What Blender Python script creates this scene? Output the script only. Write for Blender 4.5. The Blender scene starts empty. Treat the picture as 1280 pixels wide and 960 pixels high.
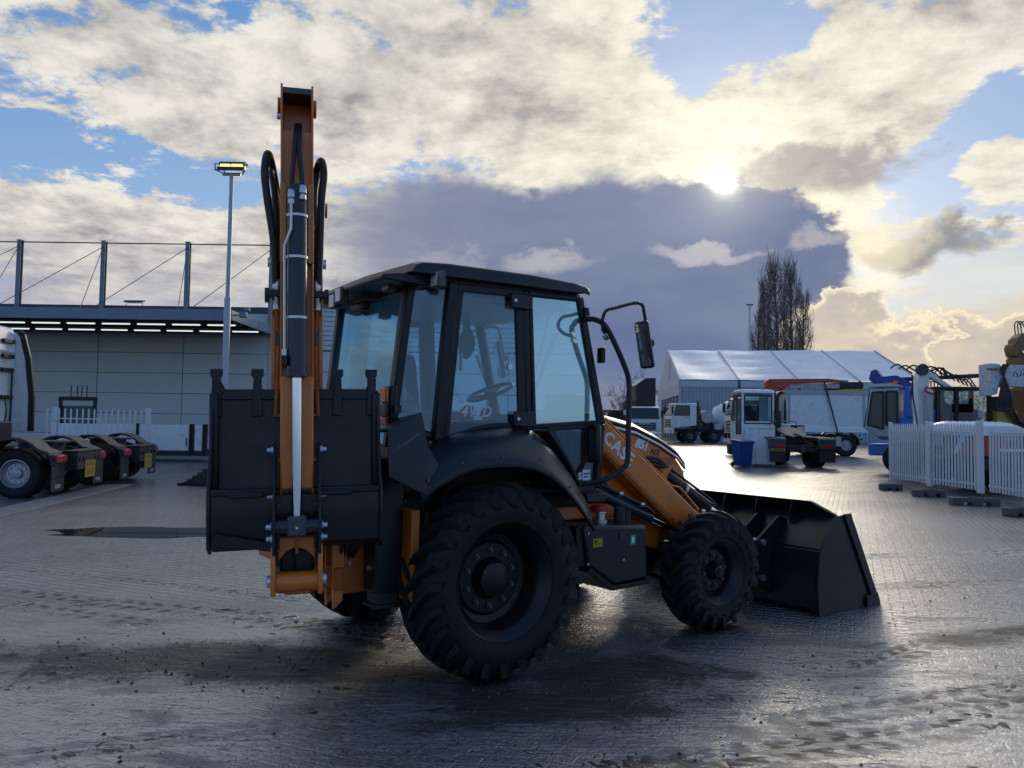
import bpy, bmesh, math, random
from math import pi, sin, cos, radians as R, atan2, sqrt, hypot
from mathutils import Vector as V, Matrix

random.seed(7)
SC = bpy.context.scene
COL = SC.collection

# ------------------------------------------------------------------ camera
F, CAMH = 961.0, 1.68
PIT, ROLL = R(2.8), R(0.8)
cam_d = bpy.data.cameras.new('camera')
cam_d.sensor_width = 36.0
cam_d.lens = F / 1280 * 36.0
cam_d.clip_start, cam_d.clip_end = 0.05, 4000
cam = bpy.data.objects.new('camera', cam_d)
COL.objects.link(cam)
_fw = V((0, cos(PIT), sin(PIT)))
_r0, _u0 = V((1, 0, 0)), V((0, -sin(PIT), cos(PIT)))
_r = _r0 * cos(ROLL) + _u0 * sin(ROLL)
_u = _u0 * cos(ROLL) - _r0 * sin(ROLL)
cam.matrix_world = Matrix(((_r.x, _u.x, -_fw.x, 0), (_r.y, _u.y, -_fw.y, 0),
                           (_r.z, _u.z, -_fw.z, CAMH), (0, 0, 0, 1)))
SC.camera = cam


def at(px, py, Y):
    """world point seen at photo pixel (px, py) at distance Y"""
    d = _fw + _r * ((px - 640) / F) + _u * ((480 - py) / F)
    return V((0, 0, CAMH)) + d * (Y / d.y)


def gp(px, py, z=0.0):
    d = _fw + _r * ((px - 640) / F) + _u * ((480 - py) / F)
    return V((0, 0, CAMH)) + d * ((z - CAMH) / d.z)


# ------------------------------------------------------------------ render
SC.view_settings.view_transform = 'Standard'
SC.view_settings.look = 'None'
SC.view_settings.exposure = 0.28
SC.view_settings.gamma = 1.0
SC.view_settings.use_curve_mapping = False
SC.cycles.max_bounces = 8
SC.cycles.transparent_max_bounces = 16
SC.cycles.caustics_reflective = False
SC.cycles.caustics_refractive = False
SC.cycles.sample_clamp_indirect = 6.0

SUN_AZ, SUN_EL = R(15.6), R(17.0)      # azimuth to the right of +Y


# ------------------------------------------------------------------ node helper
class S:
    """a socket with arithmetic"""
    def __init__(s, nt, sock): s.nt, s.k = nt, sock
    def _m(s, op, *a, clamp=False):
        n = s.nt.nodes.new('ShaderNodeMath'); n.operation = op; n.use_clamp = clamp
        for i, x in enumerate((s,) + a):
            if isinstance(x, S): s.nt.links.new(x.k, n.inputs[i])
            else: n.inputs[i].default_value = x
        return S(s.nt, n.outputs[0])
    def __add__(s, o): return s._m('ADD', o)
    __radd__ = __add__
    def __sub__(s, o): return s._m('SUBTRACT', o)
    def __rsub__(s, o): return (s * -1.0) + o
    def __mul__(s, o): return s._m('MULTIPLY', o)
    __rmul__ = __mul__
    def __truediv__(s, o): return s._m('DIVIDE', o)
    def __pow__(s, o): return s._m('POWER', o)
    def f(s, op, *a, clamp=False): return s._m(op, *a, clamp=clamp)
    def sat(s): return s._m('ADD', 0.0, clamp=True)
    def step(s, a, b):
        n = s.nt.nodes.new('ShaderNodeMapRange'); n.interpolation_type = 'SMOOTHSTEP'
        s.nt.links.new(s.k, n.inputs[0])
        n.inputs[1].default_value, n.inputs[2].default_value = a, b
        return S(s.nt, n.outputs[0])


def nd(nt, kind, **kw):
    n = nt.nodes.new(kind)
    for k, v in kw.items(): setattr(n, k, v)
    return n


def setin(nt, n, i, x):
    if isinstance(x, S): nt.links.new(x.k, n.inputs[i])
    elif isinstance(x, (tuple, list)) and len(x) == 3 and n.inputs[i].type == 'RGBA':
        n.inputs[i].default_value = (*x, 1)
    else: n.inputs[i].default_value = x


def xyz(nt, x=0.0, y=0.0, z=0.0):
    n = nd(nt, 'ShaderNodeCombineXYZ')
    for i, c in enumerate((x, y, z)): setin(nt, n, i, c)
    return S(nt, n.outputs[0])


def noise(nt, vec, scale, detail=5, rough=0.5, dist=0.0, out=0):
    n = nd(nt, 'ShaderNodeTexNoise')
    nt.links.new(vec.k, n.inputs['Vector'])
    n.inputs['Scale'].default_value = scale
    n.inputs['Detail'].default_value = detail
    n.inputs['Roughness'].default_value = rough
    n.inputs['Distortion'].default_value = dist
    return S(nt, n.outputs[out])


def mix(nt, f, a, b, blend='MIX'):
    n = nd(nt, 'ShaderNodeMix', data_type='RGBA', blend_type=blend)
    setin(nt, n, 0, f)
    for i, x in ((6, a), (7, b)):
        if isinstance(x, S): nt.links.new(x.k, n.inputs[i])
        else: n.inputs[i].default_value = (*x, 1)
    return S(nt, n.outputs[2])


# ------------------------------------------------------------------ world: blue sky with winter clouds
W = bpy.data.worlds.new('World'); SC.world = W; W.use_nodes = True
nt = W.node_tree; nt.nodes.clear()
tc = nd(nt, 'ShaderNodeTexCoord')
sep = nd(nt, 'ShaderNodeSeparateXYZ'); nt.links.new(tc.outputs['Generated'], sep.inputs[0])
X, Y, Z = (S(nt, sep.outputs[i]) for i in range(3))
DEG = 180 / pi
az = X.f('ARCTAN2', Y) * DEG                      # degrees right of +Y
el = Z.f('ARCSINE') * DEG
zc = Z.f('MAXIMUM', 0.0)
den = zc + 0.16
P = xyz(nt, X / den, Y / den, 0.0)                # a flat cloud layer overhead
D3 = xyz(nt, X, Y, Z)
# ragged edges: the outlines below are pushed about by noise of several sizes
w1 = noise(nt, D3, 5.0, 6, 0.55) - 0.5
w2 = noise(nt, xyz(nt, X + 7.3, Y, Z), 5.0, 6, 0.55) - 0.5
wf = noise(nt, xyz(nt, X + 2.1, Y + 4.0, Z * 1.6), 17.0, 7, 0.6) - 0.5
wa = az + w1 * 9.0 + wf * 5.0
we = el + w2 * 5.0 + wf * 4.0
sky_n = nd(nt, 'ShaderNodeTexSky', sky_type='NISHITA')
sky_n.sun_disc = False
sky_n.sun_elevation = SUN_EL
sky_n.sun_rotation = SUN_AZ
sky_n.air_density, sky_n.dust_density, sky_n.ozone_density = 1.0, 0.6, 1.5


def pix(px, py):
    d = at(px, py, 1.0) - V((0, 0, CAMH)); d.normalize()
    return atan2(d.x, d.y) * DEG, math.asin(d.z) * DEG


def blob(px, py, rx, ry, a=None, e=None):
    """soft bump round a direction in the sky; size in degrees"""
    a0, e0 = pix(px, py)
    da = ((wa if a is None else a) - a0) * (1 / rx)
    de = ((we if e is None else e) - e0) * (1 / ry)
    return (da * da + de * de)


def soft(q): return (q * -1.0).f('EXPONENT')


K = 10.0                                           # radiances below are divided by the background strength
bg_strength = 0.1
def col(r, g, b): return tuple(c * K for c in (r, g, b))

base = mix(nt, (zc * 2.2).sat(), col(0.34, 0.48, 0.66), col(0.085, 0.235, 0.53))
away = 1.0 - Y.step(-0.25, 0.45)                    # 1 on the side of the sky away from the sun
skycol = mix(nt, 0.72, S(nt, sky_n.outputs[0]), base)
skycol = mix(nt, away * 0.6, skycol, mix(nt, (zc * 1.4).sat(), col(0.30, 0.42, 0.62), col(0.10, 0.22, 0.48)))
# --- high broken cloud
def density(ox, oy):
    q = xyz(nt, X / den + ox, Y / den + oy, 0.0)
    return noise(nt, q, 1.6, 10, 0.58, 0.25) * 0.48 + noise(nt, q, 4.4, 9, 0.62, 0.25) * 0.31 + noise(nt, q, 12.0, 8, 0.66, 0.2) * 0.21
dens = density(0.0, 0.0)
dens_s = density(0.025, 0.075)                      # a little nearer the sun: gives the clouds lit and shaded sides
holes = [soft(blob(*h)) * s for h, s in (
    ((110, 205, 12, 3.0), 0.10), ((290, 245, 5, 2.2), 0.08), ((265, 40, 4.0, 2.6), 0.11), ((560, 205, 5, 2.2), 0.06), ((60, 180, 5, 1.5), 0.05),
    ((945, 45, 6, 3.0), 0.125), ((1195, 205, 6.5, 3.6), 0.15), ((1130, 225, 3, 2.0), 0.08), ((1235, 125, 3.5, 2.0), 0.08), ((60, 95, 4, 1.5), 0.05),
    ((860, 85, 2.5, 1.5), 0.05), ((1180, 345, 9, 1.6), 0.07), ((215, 120, 5, 1.6), 0.05), ((470, 60, 4, 2), 0.04))]
hs = holes[0]
for h in holes[1:]: hs = hs + h
fills = [soft(blob(*h)) * s for h, s in (
    ((680, 120, 15, 5.5), 0.10), ((430, 110, 8, 4.5), 0.07), ((150, 120, 10, 4), 0.03), ((1080, 130, 9, 4), 0.08), ((120, 285, 14, 2.2), 0.12), ((1010, 225, 5, 3.0), 0.1),
    ((1245, 215, 2.5, 2.0), 0.2), ((430, 330, 18, 3.5), 0.12), ((1180, 300, 9, 1.8), 0.08), ((180, 165, 3.0, 1.2), 0.08))]
fsum = fills[0]
for h in fills[1:]: fsum = fsum + h
dd = dens + 0.035 - hs + fsum - away * 0.17
cover = dd.step(0.482, 0.540)
thick = dd.step(0.52, 0.70)
relief = (dens_s - dens) * 7.5 + 0.40
shade = noise(nt, xyz(nt, X / den + 0.06, Y / den + 0.13, 0.4), 2.6, 7, 0.6, 0.3)
sh = (relief * 0.65 + (shade.step(0.38, 0.66)) * 0.50 + thick * 0.15 - 0.14 + (wf * 0.30)).sat()
bright = mix(nt, (zc * 2.0).sat(), col(0.70, 0.66, 0.58), col(0.70, 0.68, 0.625))
dark = mix(nt, (zc * 2.4).sat(), col(0.27, 0.265, 0.315), col(0.265, 0.26, 0.262))
cloud = mix(nt, sh, bright, dark)
c1 = mix(nt, cover, skycol, cloud)
# --- warm light on everything near the sun
sd = V((sin(SUN_AZ) * cos(SUN_EL), cos(SUN_AZ) * cos(SUN_EL), sin(SUN_EL)))
dot = nd(nt, 'ShaderNodeVectorMath', operation='DOT_PRODUCT')
nt.links.new(tc.outputs['Generated'], dot.inputs[0]); dot.inputs[1].default_value = sd
cs = S(nt, dot.outputs['Value']).f('MAXIMUM', 0.0)
warm = ((cs ** 40.0) * 0.50 + (cs ** 10.0) * 0.20) * (cover * 0.8 + 0.2) * (1.25 - sh * 0.75)
c1 = mix(nt, warm.sat(), c1, col(0.95, 0.87, 0.68))
# --- the low sky to the right: pale cream under the cloud deck
low = soft(blob(1250, 400, 13, 4.2)) * 0.9
c1 = mix(nt, low.sat(), c1, mix(nt, wf.step(-0.3, 0.3), col(0.76, 0.66, 0.48), col(0.60, 0.54, 0.46)))
# --- grey haze of rain low on the left, as far as the dark bank
lowl = (1.0 - we.step(5.0, 13.5)) * (1.0 - wa.step(14.0, 24.0)) * (wa.step(-80.0, -50.0))
lc = mix(nt, noise(nt, xyz(nt, X, Y, Z * 3.2), 5.0, 7, 0.55).step(0.42, 0.66), col(0.29, 0.30, 0.375), col(0.60, 0.565, 0.52))
c1 = mix(nt, lowl * 0.88, c1, lc)
# --- the big slate-blue shower cloud right under the sun
e1 = blob(800, 350, 15.5, 8.6)
e2 = blob(905, 305, 8.3, 5.2)
e3 = blob(600, 315, 11, 6.0)
mn = e1.f('MINIMUM', e2).f('MINIMUM', e3)
fuzzy = 1.0 - wa.step(-12.0, 3.0)                   # its left end dissolves into the grey
mn2 = mn + fuzzy * (wf * 0.9 + 0.12)
bank = 1.0 - ((mn2 - 0.72 + fuzzy * 0.42) / (fuzzy * 0.85 + 0.40 - wa.step(9.0, 15.0) * 0.24)).step(0.0, 1.0)
# keep the bank solid towards the ground
solid = (1.0 - we.step(7.0, 12.0)) * (1.0 - wa.step(18.0, 23.0)) * wa.step(-14.0, 4.0)
bank = bank.f('MAXIMUM', solid)
rim = (mn.step(0.80, 1.04)) * (1.0 - mn.step(1.04, 1.60)) * (wa.step(11.0, 19.0)) * we.step(2.0, 6.0) * (wf * 2.5 + 0.8).sat()
c1 = mix(nt, rim * 0.9, c1, col(0.92, 0.84, 0.66))
bd = noise(nt, xyz(nt, X, Y, Z * 2.0), 4.5, 5, 0.5)
bankc = mix(nt, bd.step(0.35, 0.7), col(0.082, 0.122, 0.245), col(0.130, 0.168, 0.285))
bankc = mix(nt, 1.0 - wa.step(-14.0, 8.0), bankc, col(0.215, 0.24, 0.325))
bankc = mix(nt, mn.step(0.55, 1.0) * (wa.step(0.0, 10.0)) * 0.22, bankc, col(0.50, 0.46, 0.42))
c1 = mix(nt, bank * 0.95, c1, bankc)
# --- small torn clouds in front of the bank and at the right
for (px, py, rx, ry, c, s) in ((690, 325, 3.6, 1.25, (0.42, 0.41, 0.43), 0.75), (880, 307, 3.8, 0.75, (0.44, 0.42, 0.45), 0.8),
                               (560, 330, 4, 1.2, (0.38, 0.37, 0.42), 0.4), (1010, 295, 1.6, 0.9, (0.45, 0.42, 0.42), 0.6),
                               (1165, 303, 4.4, 1.3, (0.20, 0.195, 0.205), 0.85), (1020, 203, 7.0, 1.6, (0.27, 0.255, 0.265), 0.75),
                               (1060, 395, 3.4, 1.6, (0.85, 0.73, 0.50), 0.85), (1085, 425, 4.5, 1.0, (0.44, 0.40, 0.38), 0.6), (1190, 365, 6.0, 0.9, (0.60, 0.64, 0.66), 0.7), (1110, 300, 3.0, 1.5, (0.78, 0.70, 0.52), 0.6), (1010, 235, 1.2, 1.2, (0.8, 0.72, 0.5), 0.2)):
    m = 1.0 - (blob(px, py, rx, ry) + wf * 2.2).step(0.15, 1.35)
    c1 = mix(nt, m * s, c1, col(*c))
# --- heaped clouds low on the right, bright along their tops
for (px, py, rx, ry) in ((1195, 470, 9.0, 4.4), (1070, 455, 5.2, 5.4)):
    q = blob(px, py, rx, ry) + wf * 1.9 + w2 * 0.8
    m = 1.0 - q.step(0.88, 0.98)
    inner = (1.0 - q).step(0.02, 0.50)
    c1 = mix(nt, m * 0.9, c1, mix(nt, inner, col(0.88, 0.76, 0.53), mix(nt, wf.step(-0.25, 0.25), col(0.42, 0.38, 0.36), col(0.60, 0.52, 0.40))))
# --- the sun burning through a thin place in the cloud
glow = (cs ** 12000.0) * 9.0 * (wf * 2.0 + 0.9).sat() + (cs ** 2400.0) * 2.2 * (wf * 2.0 + 0.9).sat() + (cs ** 300.0) * 0.8 + (cs ** 60.0) * 0.3
ga = nd(nt, 'ShaderNodeVectorMath', operation='SCALE')
ga.inputs[0].default_value = (1.0, 0.93, 0.74); nt.links.new(glow.k, ga.inputs['Scale'])
add = nd(nt, 'ShaderNodeVectorMath', operation='ADD')
nt.links.new(c1.k, add.inputs[0]); nt.links.new(ga.outputs[0], add.inputs[1])
bg = nd(nt, 'ShaderNodeBackground'); nt.links.new(add.outputs[0], bg.inputs[0])
bg.inputs[1].default_value = bg_strength
wo = nd(nt, 'ShaderNodeOutputWorld'); nt.links.new(bg.outputs[0], wo.inputs[0])
W.cycles.sampling_method = 'MANUAL'
W.cycles.sample_map_resolution = 1024

# ------------------------------------------------------------------ sun
sl = bpy.data.lights.new('sun', 'SUN'); sl.energy = 0.65; sl.angle = R(12); sl.color = (1.0, 0.87, 0.68)
so = bpy.data.objects.new('sun', sl); COL.objects.link(so)
so.rotation_euler = (-sd).to_track_quat('-Z', 'Y').to_euler()
so.location = (20, 60, 40)


# ================================================================== materials
def mat(name, c, rough=0.5, metal=0.0, var=0.10, vscale=3.0, rvar=0.12, bump=0.0, bscale=40.0, coat=0.0, dirt=0.0, dirtc=(0.09, 0.08, 0.07), spec=0.5):
    """painted or moulded surface with grain, uneven gloss and optional grime"""
    m = bpy.data.materials.new(name); m.use_nodes = True
    t = m.node_tree; b = t.nodes['Principled BSDF']
    co = S(t, nd(t, 'ShaderNodeTexCoord').outputs['Object'])
    a = noise(t, co, vscale, 5, 0.6)
    f = noise(t, co, vscale * 9, 4, 0.6)
    v = (a * 0.6 + f * 0.4)
    k = (v - 0.5) * (2.4 * var) + 1.0
    cc = nd(t, 'ShaderNodeVectorMath', operation='SCALE')
    cc.inputs[0].default_value = c; t.links.new(k.k, cc.inputs['Scale'])
    out = S(t, cc.outputs[0])
    if dirt:
        d = (noise(t, co, vscale * 1.7, 7, 0.68, 0.4).step(0.50, 0.68)) * dirt
        out = mix(t, d, out, dirtc)
    t.links.new(out.k, b.inputs['Base Color'])
    rr = (noise(t, co, vscale * 2.3, 5, 0.6) - 0.5) * (2 * rvar) + rough
    t.links.new(rr.f('MAXIMUM', 0.03).k, b.inputs['Roughness'])
    b.inputs['Metallic'].default_value = metal
    b.inputs['Specular IOR Level'].default_value = spec
    if coat:
        b.inputs['Coat Weight'].default_value = coat; b.inputs['Coat Roughness'].default_value = 0.08
    if bump:
        bn = nd(t, 'ShaderNodeBump'); bn.inputs['Strength'].default_value = bump; bn.inputs['Distance'].default_value = 0.01
        t.links.new(noise(t, co, bscale, 5, 0.6).k, bn.inputs['Height']); t.links.new(bn.outputs[0], b.inputs['Normal'])
    return m


def glow_mat(name, c, s):
    m = bpy.data.materials.new(name); m.use_nodes = True
    t = m.node_tree; b = t.nodes['Principled BSDF']
    b.inputs['Base Color'].default_value = (*c, 1)
    b.inputs['Emission Color'].default_value = (*c, 1); b.inputs['Emission Strength'].default_value = s
    return m


def glass_mat(name, tint, film=0.0, filmc=(0.3, 0.55, 0.8), rough=0.03, refl=0.045, reflc=(1, 1, 1)):
    """thin window pane: lets light through with a tint, reflects at grazing angles; film = share of milky scatter"""
    m = bpy.data.materials.new(name); m.use_nodes = True
    t = m.node_tree; t.nodes.clear()
    tr = nd(t, 'ShaderNodeBsdfTransparent'); tr.inputs[0].default_value = (*tint, 1)
    gl = nd(t, 'ShaderNodeBsdfGlossy'); gl.inputs[0].default_value = (*reflc, 1); gl.inputs[1].default_value = rough
    lw = nd(t, 'ShaderNodeLayerWeight'); lw.inputs['Blend'].default_value = 0.5
    fr = (S(t, lw.outputs['Facing']) ** 4.0) * (1.0 - refl) + refl     # same from both faces of the pane
    last = tr.outputs[0]
    if film:
        co = S(t, nd(t, 'ShaderNodeTexCoord').outputs['Object'])
        ds = nd(t, 'ShaderNodeBsdfTranslucent'); ds.inputs[0].default_value = (*filmc, 1)
        df = nd(t, 'ShaderNodeBsdfDiffuse'); df.inputs[0].default_value = (*filmc, 1)
        ad = nd(t, 'ShaderNodeMixShader'); ad.inputs[0].default_value = 0.2
        t.links.new(ds.outputs[0], ad.inputs[1]); t.links.new(df.outputs[0], ad.inputs[2])
        mx = nd(t, 'ShaderNodeMixShader')
        f = (noise(t, co, 2.0, 4, 0.6) - 0.5) * 0.35 * film + film
        t.links.new(f.k, mx.inputs[0])
        t.links.new(last, mx.inputs[1]); t.links.new(ad.outputs[0], mx.inputs[2]); last = mx.outputs[0]
    m2 = nd(t, 'ShaderNodeMixShader')
    t.links.new(fr.k, m2.inputs[0]); t.links.new(last, m2.inputs[1]); t.links.new(gl.outputs[0], m2.inputs[2])
    o = nd(t, 'ShaderNodeOutputMaterial'); t.links.new(m2.outputs[0], o.inputs[0])
    return m


M = dict(
    orange=mat('orange_paint', (0.78, 0.20, 0.018), 0.30, 0, 0.10, 2.5, 0.10, coat=0.25, dirt=0.25, dirtc=(0.16, 0.09, 0.04)),
    orange_dark=mat('orange_frame_paint', (0.50, 0.125, 0.014), 0.5, 0, 0.15, 3, 0.1, dirt=0.5, dirtc=(0.08, 0.06, 0.045)),
    black=mat('black_paint', (0.009, 0.0095, 0.012), 0.34, 0, 0.3, 3, 0.14, dirt=0.2, dirtc=(0.022, 0.021, 0.02), spec=0.32),
    plastic=mat('black_plastic', (0.010, 0.011, 0.016), 0.34, 0, 0.3, 4, 0.12, bump=0.12, bscale=160, spec=0.42),
    bucket=mat('bucket_steel_paint', (0.009, 0.0098, 0.0135), 0.32, 0, 0.35, 2.0, 0.15, dirt=0.4, dirtc=(0.020, 0.019, 0.018), spec=0.38),
    rubber=mat('tyre_rubber', (0.0095, 0.0098, 0.011), 0.62, 0, 0.4, 5, 0.12, bump=0.3, bscale=60, dirt=0.5, dirtc=(0.030, 0.028, 0.026), spec=0.28),
    hose=mat('rubber_hose', (0.014, 0.014, 0.015), 0.5, 0, 0.3, 8, 0.1),
    navy=mat('cylinder_paint', (0.022, 0.026, 0.04), 0.3, 0, 0.2, 3, 0.12),
    chrome=mat('chromed_rod', (0.78, 0.79, 0.82), 0.16, 1.0, 0.04, 4, 0.05),
    zinc=mat('zinc_fitting', (0.55, 0.56, 0.58), 0.34, 0.9, 0.15, 12, 0.1),
    steel=mat('galvanised_steel', (0.36, 0.38, 0.41), 0.42, 0.55, 0.15, 4, 0.1),
    glass=glass_mat('clear_glass', (0.66, 0.84, 0.92), 0, (1, 1, 1), 0.03, 0.13, (0.62, 0.84, 1.0)),
    glass_blue=glass_mat('blue_tint_glass', (0.50, 0.80, 0.98), 0.42, (0.24, 0.62, 0.98), 0.05, 0.24, (0.40, 0.74, 1.0)),  # blue tint that also paints in the reflected sky
    glass_cyan=glass_mat('cyan_tint_glass', (0.72, 0.93, 0.99), 0.34, (0.46, 0.86, 0.98), 0.05, 0.50, (0.72, 0.96, 1.0)),  # paler tint, with the light on this pane put into its colour
    glass_dark=glass_mat('dark_glass', (0.28, 0.38, 0.42)),
    pane=mat('tinted_pane', (0.02, 0.03, 0.036), 0.07, 0, 0.2, 2, 0.03),
    nut=mat('dark_nut', (0.10, 0.10, 0.105), 0.4, 0.6, 0.2, 8, 0.1),
    mirror=mat('mirror_glass', (0.8, 0.82, 0.85), 0.05, 1.0, 0.02, 2, 0.01),
    white=mat('white_paint', (0.78, 0.79, 0.80), 0.34, 0, 0.06, 2, 0.1, dirt=0.35, dirtc=(0.36, 0.35, 0.34)),
    white_clean=mat('white_lettering', (0.85, 0.86, 0.88), 0.4, 0, 0.02),
    fence=mat('white_fence_paint', (0.66, 0.68, 0.70), 0.45, 0, 0.08, 2, 0.1, dirt=0.2, dirtc=(0.35, 0.35, 0.34)),
    lgrey=mat('light_grey_paint', (0.42, 0.43, 0.45), 0.42, 0, 0.1, 2, 0.1, dirt=0.4, dirtc=(0.2, 0.2, 0.2)),
    dgrey=mat('dark_grey_paint', (0.06, 0.063, 0.07), 0.5, 0, 0.2, 3, 0.12),
    grime=mat('dusty_plastic', (0.07, 0.07, 0.07), 0.5, 0, 0.35, 6, 0.12, dirt=0.7, dirtc=(0.20, 0.19, 0.18)),
    dusty=mat('dusty_mudguard', (0.025, 0.025, 0.026), 0.42, 0, 0.35, 6, 0.12, dirt=0.55, dirtc=(0.13, 0.12, 0.11)),
    chassis=mat('chassis_black', (0.016, 0.016, 0.018), 0.55, 0, 0.3, 4, 0.1),
    red=mat('red_plastic', (0.50, 0.03, 0.03), 0.25, 0, 0.1, 5, 0.06),
    redp=mat('red_paint', (0.46, 0.06, 0.03), 0.4, 0, 0.2, 3, 0.1, dirt=0.4, dirtc=(0.15, 0.06, 0.04)),
    amber=mat('amber_lens', (0.75, 0.20, 0.02), 0.2, 0, 0.1, 5, 0.05),
    yellow=mat('yellow_sheet', (0.44, 0.32, 0.022), 0.45, 0, 0.08, 4, 0.1),
    yellowp=mat('yellow_machine_paint', (0.55, 0.36, 0.05), 0.45, 0, 0.2, 3, 0.1, dirt=0.5, dirtc=(0.18, 0.12, 0.06)),
    ochre=mat('ochre_boom_paint', (0.23, 0.105, 0.03), 0.5, 0, 0.25, 3, 0.1, dirt=0.6, dirtc=(0.10, 0.06, 0.035)),
    blue=mat('blue_paint', (0.028, 0.16, 0.56), 0.35, 0, 0.15, 3, 0.1, dirt=0.3, dirtc=(0.05, 0.08, 0.16)),
    bin=mat('blue_bin_plastic', (0.012, 0.055, 0.26), 0.4, 0, 0.1, 4, 0.1),
    navyp=mat('navy_paint', (0.02, 0.03, 0.12), 0.35, 0, 0.1, 4, 0.1),
    green=mat('green_sticker', (0.03, 0.42, 0.20), 0.4, 0, 0.05),
    ink=mat('black_ink', (0.012, 0.012, 0.012), 0.5, 0, 0.05),
    smoke=mat('grey_lettering', (0.62, 0.67, 0.76), 0.45, 0, 0.05),
    seat=mat('seat_cloth', (0.035, 0.036, 0.04), 0.8, 0, 0.25, 20, 0.05),
    poly=glass_mat('plastic_wrap', (0.9, 0.93, 0.95), 0.38, (0.72, 0.80, 0.86), 0.2),
    panel=mat('sandwich_panel', (0.60, 0.635, 0.65), 0.5, 0, 0.06, 0.6, 0.1, dirt=0.3, dirtc=(0.50, 0.52, 0.535)),
    clad=mat('corrugated_cladding', (0.56, 0.60, 0.63), 0.42, 0.1, 0.07, 0.8, 0.1),
    fascia=mat('canopy_fascia', (0.16, 0.21, 0.28), 0.42, 0.2, 0.2, 1.2, 0.12, dirt=0.5, dirtc=(0.26, 0.26, 0.25)),
    tentroof=mat('tent_roof_sheet', (0.74, 0.76, 0.80), 0.34, 0, 0.10, 0.5, 0.1, bump=0.3, bscale=2.0, dirt=0.45, dirtc=(0.45, 0.46, 0.50)),
    tentwall=mat('tent_gable_sheet', (0.50, 0.53, 0.58), 0.5, 0, 0.08, 0.6, 0.1),
    tentclad=mat('steel_blue_cladding', (0.34, 0.39, 0.46), 0.42, 0.1, 0.08, 0.8, 0.1),
    tile=mat('rubber_block', (0.028, 0.028, 0.029), 0.75, 0, 0.4, 10, 0.1, bump=0.4, bscale=40),
    concrete=mat('concrete', (0.20, 0.195, 0.185), 0.6, 0, 0.25, 4, 0.15, bump=0.3, bscale=60, dirt=0.5, dirtc=(0.09, 0.085, 0.08)),
    foot=mat('mossy_concrete', (0.085, 0.088, 0.082), 0.7, 0, 0.35, 5, 0.1, bump=0.4, bscale=40),
    bark=mat('bark', (0.17, 0.135, 0.11), 0.85, 0, 0.35, 2, 0.05),
    barkpale=mat('hazed_twigs', (0.19, 0.165, 0.165), 0.85, 0, 0.3, 2, 0.05),  # paler than bark: distance haze put into the colour
    mud=mat('wet_mud', (0.022, 0.02, 0.018), 0.42, 0, 0.4, 8, 0.15),
    lampglow=glow_mat('lit_floodlight', (1.0, 0.80, 0.22), 1.1),
    tubeglow=glow_mat('fluorescent_tube', (0.86, 1.0, 0.88), 0.8),
)

# ================================================================== mesh building
_meshes = {}


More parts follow.
